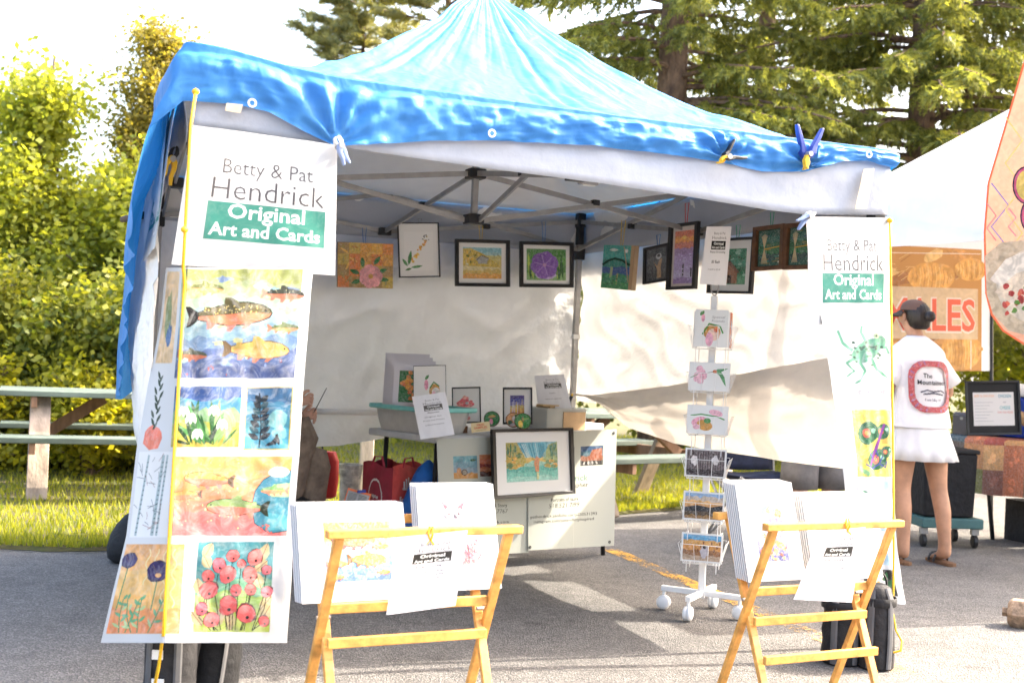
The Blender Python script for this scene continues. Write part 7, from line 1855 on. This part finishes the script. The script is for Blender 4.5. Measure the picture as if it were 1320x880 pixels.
mb = MB(); mb.grid(lambda u, v: on_nb(1066 + 212 * u, 478 - 166 * v) + TV * .003, 6, 6); mb.build('sheet', m_vinyl, fb_)
MB().tube([on_nb(1278, 316), on_nb(1278, 700)], .014, 6).build('post', m_black, fb_)
# feather flag, cut by the right edge of the picture
FD_ = 6.6
out_ = [(1322, 70), (1308, 118), (1292, 172), (1273, 236), (1268, 300), (1270, 378), (1277, 405), (1292, 426), (1322, 445), (1380, 470), (1440, 480), (1446, 300), (1440, 120), (1400, 40), (1350, 30)]
A = Art(180, 460, (.72, .40, .26), 111); A.sh = []
X = lambda px: px - 1266; Y = lambda py: 484 - py
A.poly([(X(x), Y(y)) for x, y in out_], (.74, .44, .30), .4)
A.line([(X(x) + 1.2, Y(y)) for x, y in out_[:10]], 2.6, (.78, .22, .03))
def zig(x0, y0, w, h, n, cc, lw=1.6):
    A.line([(X(x0 + (w if k % 2 else 0)), Y(y0 + k * h)) for k in range(n)], lw, cc)
zig(1278, 236, 22, 28, 5, (.20, .30, .62)); zig(1296, 150, 22, 30, 8, (.80, .66, .25)); zig(1272, 262, 12, 16, 4, (.78, .25, .30)); zig(1330, 110, 26, 34, 9, (.78, .3, .38)); zig(1370, 100, 26, 34, 9, (.2, .34, .62)); zig(1300, 268, 10, 12, 4, (.78, .3, .38))
for cx, cy in ((1324, 238), (1334, 278)):
    A.ell(X(cx), Y(cy), 19, 25, (.10, .06, .12), 0, 22); A.ell(X(cx), Y(cy), 17, 23, (.70, .12, .28), 0, 22)
for cx, cy in ((1324, 238), (1334, 278)): A.ell(X(cx), Y(cy), 14, 20, (.78, .62, .18), 0, 22)
A.poly([(X(1269.5), Y(330)), (X(1290), Y(312)), (X(1330), Y(308)), (X(1400), Y(320)), (X(1430), Y(370)), (X(1400), Y(420)), (X(1340), Y(436)), (X(1300), Y(426)), (X(1280), Y(404)), (X(1272), Y(380))], (.60, .54, .42)); A.ell(X(1350), Y(368), 66, 52, (.70, .64, .54), 0, 26)
A.poly([(X(1276), Y(360)), (X(1296), Y(334)), (X(1330), Y(320)), (X(1350), Y(340)), (X(1300), Y(376))], (.80, .74, .66)); A.poly([(X(1282), Y(376)), (X(1310), Y(352)), (X(1350), Y(340)), (X(1356), Y(366)), (X(1306), Y(392))], (.76, .66, .54))
for _ in range(46): A.ell(X(A.rng.uniform(1294, 1352)), Y(A.rng.uniform(366, 408)), 4, 3.2, A.rng.choice(((.62, .10, .05), (.72, .22, .12), (.5, .06, .04), (.78, .7, .62), (.2, .36, .08))), A.rng.uniform(0, 3), 7, .3)
ff = thing('feather_flag', 'tall peach feather flag with zigzags and a plate of food at the right edge', 'flag', tuple(W(1400, 560, FD_) * Vector((1, 1, 0))))
A.build('print', lambda x, y: W(x + 1266, 484 - y, FD_ + .0004 * (x - 60)), ff, print_mat('flag_print', .7, trans=.4, mscale=20, ink=1.5, wash=.15))
pp_ = W(1446, 300, FD_ + .05); MB().tube([Vector((pp_.x, pp_.y, 0)), Vector((pp_.x, pp_.y, 2.4)), W(1440, 110, FD_ + .05), W(1400, 36, FD_ + .04), W(1350, 26, FD_ + .02)], .012, 8).build('pole', m_black, ff, smooth=True)
# ---- long table under the patchwork cloth
Q0 = Vector((3.37, 9.45, 0)); QD, QW = Vector((.37, -.929, 0)).normalized(), Vector((.929, .37, 0)).normalized()
def Q(x, y, z): return Q0 + QD * x + QW * y + Vector((0, 0, z))
RQ = Matrix.Rotation(math.atan2(QD.y, QD.x), 3, 'Z')
qt = thing('serving_table', 'long folding table under the patchwork cloth at the right edge', 'table', tuple(Q0))
MB().box(Q(.9, .36, .725), (1.8, .7, .03), RQ).build('table_top', m_tabletop, qt)
for x in (.25, 1.5):
    for y in (.08, .62): MB().tube([Q(x, y, .71), Q(x + .06, y, .45), Q(x + (.14 if x < 1 else -.12), y, 0)], .016, 8).build('leg', m_black, qt, smooth=True)
pc = tuple(tuple(min(.8, v * 1.9) for v in c) for c in ((.30, .05, .02), (.36, .17, .05), (.12, .09, .07), (.16, .15, .04), (.07, .10, .11), (.42, .24, .09), (.20, .08, .05), (.10, .07, .05), (.38, .27, .15), (.34, .12, .04)))
A = Art(180, 112, (.36, .2, .08), 121)
for i in range(9):
    for j in range(6):
        A.rect(i * 20, j * 19, i * 20 + 20, min(112, j * 19 + 19), pc[(i * 3 + j * 7 + (i * j) % 4) % 10])
        for _ in range(3): A.ell(i * 20 + A.rng.uniform(5, 15), min(106, j * 19 + A.rng.uniform(4, 14)), 3, 2, tuple(c * 1.35 for c in pc[(i * 3 + j * 7 + (i * j) % 4) % 10]), A.rng.uniform(0, 3), 8, .3)
def cloth(x, y):
    if y < 42: return Q(x / 100 - .02, -.02 - .012 * math.sin(x * .16) * (1 - y / 42) - .01, .745 - (42 - y) / 100 * .95 - .015 * math.sin(x * .05))
    return Q(x / 100 - .02, (y - 42) / 100, .745 + .002)
tc_ = thing('patchwork_cloth', 'rust, gold and slate patchwork cloth draped over the serving table', 'cloth', tuple(Q(.9, 0, .4)))
A.build('print', cloth, tc_, m_paperprint, res=1.0)
mb = MB(); mb.grid(lambda u, v: cloth(u * 180, v * 112) - (Vector((0, 0, .004)) if v > .4 else -QW * .004), 40, 24); mb.build('lining', m_backboard, tc_, smooth=True)
# ---- cooler, menu, boxes, paper bag
m_cool = mat('cooler_blue', (.006, .045, .34), .4); m_lid = mat('cooler_white', (.70, .69, .67), .45)
cz = thing('cooler', 'blue cooler with a white lid standing on the serving table', 'cooler', tuple(Q(.4, .42, .745)))
MB().box(Q(.42, .46, .90), (1.0, .42, .30), RQ, 1.03).build('cooler_body', m_cool, cz, bevel=.02); MB().box(Q(.42, .46, 1.085), (1.04, .46, .06), RQ, .97).build('lid', m_lid, cz, bevel=.018); MB().box(Q(.30, .46, 1.13), (.42, .40, .035), RQ, .8).build('lid_bulge', m_lid, cz, bevel=.012)
MB().tube([Q(.1, .235, 1.0), Q(.12, .21, .95), Q(.4, .21, .95), Q(.42, .235, 1.0)], .012, 7).build('handle', m_lid, cz)
A = Art(72, 70, (.035, .034, .036), 131, 0); A.rect(10, 12, 64, 55, (.68, .66, .64), 0)
A.text('BEEF & CHICKEN', 25, 49, 4.4, (.75, .40, .18), 'C', .01, width=26); A.text('CHICKEN', 52, 48, 6, (.10, .34, .42), 'C', .02, width=17); A.text('or', 52, 41, 4.4, (.3, .3, .34), 'C'); A.text('CHEESE', 52, 33, 6, (.16, .44, .48), 'C', .02, width=14); A.text('PORK AND VEGGIE', 52, 28, 3.2, (.65, .2, .14), 'C', .01, width=20)
for k in range(7): A.line([(12, 42 - k * 4), (36 - (k % 3) * 4, 42 - k * 4)], .6, (.45, .45, .47))
ms_ = [W(1243, 491, 8.75), W(1313, 490, 8.75), W(1246, 561, 8.72)]
picture('menu_sign', 'black-framed menu sign leaning against the blue cooler', ms_, A, 3, m_black, .02, None, 'sign')
gb = thing('metal_box', 'dark grey metal cash box on the left end of the serving table', 'box', tuple(Q(.15, .05, .745)))
m_gun = mat('gunmetal', (.11, .10, .11), .35, metal=.3)
MB().box(Q(.12, .10, .82), (.20, .22, .145), RQ).build('box_body', m_gun, gb, bevel=.006); MB().box(Q(.12, .10, .905), (.205, .225, .02), RQ, .9).build('lid', m_gun, gb, bevel=.005); MB().box(Q(.12, -.012, .87), (.03, .006, .02), RQ).build('latch', m_frame, gb)
pb = thing('paper_bag', 'crumpled brown paper bag lying on the patchwork cloth', 'bag', tuple(Q(.8, .05, .75)))
m_kraft = mat('kraft_paper', (.42, .26, .13), .8, var=.12, bump=.5, bscale=18)
def pbf(u, v):
    a = u * 6.283; r = pw(v, [(0, .02), (.05, .11), (.5, .105), (.8, .09), (1, .085)]); k = 1 + .12 * nz(math.cos(a) * 2, math.sin(a) * 2, v * 4)
    return Q(1.08 - v * .42 - .02, .10 + r * .8 * k * math.cos(a), .80 + r * .55 * k * math.sin(a) + .10 * v * v)
mb = MB(); mb.grid(pbf, 18, 10); mb.build('bag_body', m_kraft, pb, smooth=False)
mb = MB(); mb.grid(lambda u, v: Q(.64 - .10 * u, .02 + .14 * v, .93 + .02 * u + .015 * nz(u * 4, v * 4)), 5, 5, .002); mb.build('bag_flap', m_kraft, pb)
# ---- black bin on a dolly, crates under the table
dl = W(1208, 690, 8.75); dl.z = 0
dr = Matrix.Rotation(R(6), 3, 'Z')
do = thing('dolly', 'teal flat dolly on casters behind the customer', 'dolly', tuple(dl))
m_tealp = mat('teal_dolly', (.06, .15, .15), .5)
MB().box(dl + Vector((.02, 0, .17)), (.44, .40, .07), dr).build('platform', m_tealp, do, bevel=.01)
for sx in (-.17, .20):
    for sy in (-.15, .15):
        p = dl + dr @ Vector((sx, sy, 0))
        c_ = MB().box(p + Vector((0, 0, .115)), (.05, .04, .05)).build('caster_fork', m_frame, do); MB().rings([[p + Vector((o, .045 * k * math.cos(a), .046 + .045 * k * math.sin(a))) for a in np.linspace(0, 6.283, 14, endpoint=False)] for o, k in ((-.016, .8), (-.012, 1), (.012, 1), (.016, .8))]).build('caster_wheel', m_black, c_)
bn = thing('black_bin', 'tall black plastic bin standing on the teal dolly', 'bin', tuple(dl + Vector((0, 0, .2))))
MB().box(dl + Vector((0, 0, .43)), (.36, .34, .44), dr, 1.06).build('bin_body', m_bag, bn, bevel=.015); MB().box(dl + Vector((0, 0, .665)), (.40, .38, .03), dr).build('rim', m_bag, bn, bevel=.008)
for i, (x, y, h, lab) in enumerate(((.55, .38, .30, 'black crate under the serving table, nearer the left end'), (1.0, .40, .34, 'dark crate under the serving table, nearer the right edge'))):
    cq = thing('plastic_crate', lab, 'crate', tuple(Q(x, y, 0)), 0, 'crates under the serving table')
    for nm_, c, sz in (('side_panel', (0, -.16, h / 2), (.38, .012, h)), ('side_panel', (0, .16, h / 2), (.38, .012, h)), ('end_panel', (-.19, 0, h / 2), (.012, .31, h)), ('end_panel', (.19, 0, h / 2), (.012, .31, h)), ('bottom_panel', (0, 0, .012), (.36, .30, .012))):
        MB().box(Q(x + c[0], y + c[1], c[2]), sz, RQ).build(nm_, m_bag, cq)
# hexagonal wooden block on the asphalt
hb = G(1316, 808); hr = .075
hx = thing('wooden_block', 'chunky six-sided wooden block on the sunny asphalt at the right edge', 'block', tuple(hb))
m_blk = mat('weathered_block', (.34, .23, .15), .8, var=.3, vscale=25, bump=.5)
ax_ = Vector((.9, -.45, 0)).normalized(); pe = ax_.cross(Z3)
cc_ = hb + Z3 * hr * .87
MB().rings([[cc_ + ax_ * o + (pe * math.cos(R(60 * k)) + Z3 * math.sin(R(60 * k))) * hr * s for k in range(6)] for o, s in ((-.06, .75), (-.04, 1), (.05, 1), (.07, .78))]).build('block_body', m_blk, hx, bevel=.004)
MB().rings([[cc_ + ax_ * o + (pe * math.cos(R(60 * k)) + Z3 * math.sin(R(60 * k))) * hr * .3 for k in range(6)] for o in (-.085, -.055)]).build('end_knob', m_blk, hx)

# ================================================================== picnic tables and camp chair on the grass
m_green = mat('sage_paint', (.115, .15, .125), .6, var=.25, vscale=9, bump=.1, bscale=30, stretch=(.2, 1, 1))
m_post = mat('cedar_wood', (.27, .15, .09), .75, var=.25, vscale=9, bump=.3, stretch=(1, 1, .3))
m_post2 = mat('grey_cedar', (.42, .33, .26), .8, var=.25, vscale=9, bump=.3, stretch=(1, 1, .3))
def picnic(label, c, rz, L=1.85):
    t = thing('picnic_table', label, 'table', c, rz, 'picnic tables'); M = wm(t)
    q = lambda x, y, z: M @ Vector((x, y, z)); rot = Matrix.Rotation(rz, 3, 'Z')
    for k in range(5): MB().box(q(0, -.30 + .15 * k, .735), (L, .142, .04), rot).build('top_plank', m_green, t, bevel=.005)
    for y in (-.70, .70):
        MB().box(q(0, y - .072, .44), (L, .138, .04), rot).build('bench_plank', m_green, t, bevel=.005); MB().box(q(0, y + .072, .44), (L, .138, .04), rot).build('bench_plank', m_green, t, bevel=.005)
    for x in (-L / 2 + .24, L / 2 - .24):
        MB().box(q(x, 0, .39), (.04, 1.66, .09), rot).build('bench_beam', m_post, t, bevel=.004); MB().box(q(x, 0, .675), (.04, .72, .08), rot).build('top_beam', m_post, t, bevel=.004)
        for s in (-1, 1): MB().bar(q(x + .045, s * .22, .70), q(x + .045, s * .56, .0), .042, .14, up=q(1, 0, 0) - q(0, 0, 0)).build('leg', m_post2, t, bevel=.005)
        MB().bar(q(x + (.05 if x < 0 else -.05), .02, .40), q(x * .28, .02, .70), .04, .085).build('brace', m_post, t, bevel=.004)
    return t
picnic('sage green picnic table on the grass at the left edge', (-2.86, 9.40, .03), R(21))
picnic('sage green picnic table glimpsed under the right wall of the stall', (.95, 10.0, .03), R(38))
cg = W(975, 640, 8.2); cg.z = .03
cc2 = thing('camp_chair', 'navy folding camp chair on the grass beyond the right wall', 'chair', tuple(cg), R(20)); Mc = wm(cc2)
m_navy = mat('navy_canvas', (.012, .018, .045), .8, var=.2)
q = lambda x, y, z: Mc @ Vector((x, y, z))
mb = MB(); mb.grid(lambda u, v: q(-.25 + .5 * u, -.22 + .44 * v, .44 - .09 * math.sin(math.pi * u) * math.sin(math.pi * v) + .03 * abs(u - .5)), 10, 8, .004); mb.build('seat', m_navy, cc2, smooth=True)
mb = MB(); mb.grid(lambda u, v: q(-.26 + .52 * u, .22 + .06 * v - .03 * math.sin(math.pi * u), .46 + .36 * v), 10, 8, .004); mb.build('backrest', m_navy, cc2, smooth=True)
for s in (-1, 1):
    for a, b in (((-.25, -.22, .45), (.25, -.22, 0)), ((.25, -.22, .45), (-.25, -.22, 0))) if s < 0 else (((-.25, .22, .45), (.25, .22, 0)), ((.25, .22, .45), (-.25, .22, 0))): MB().tube([q(*a), q(*b)], .009, 7).build('leg', m_frame, cc2, smooth=True)
    MB().tube([q(s * .25, -.22, .45), q(s * .25, .22, 0)], .009, 7).build('side_brace', m_frame, cc2); MB().tube([q(s * .25, .22, .45), q(s * .25, -.22, 0)], .009, 7).build('side_brace', m_frame, cc2)
    MB().tube([q(s * .26, .22, .45), q(s * .27, .29, .84)], .009, 7).build('back_post', m_frame, cc2)
    mb = MB(); mb.grid(lambda u, v: q(s * (.24 + .07 * u), -.24 + .48 * v, .60 - .02 * math.sin(math.pi * v)), 3, 8, .004); mb.build('armrest', m_navy, cc2, smooth=True)
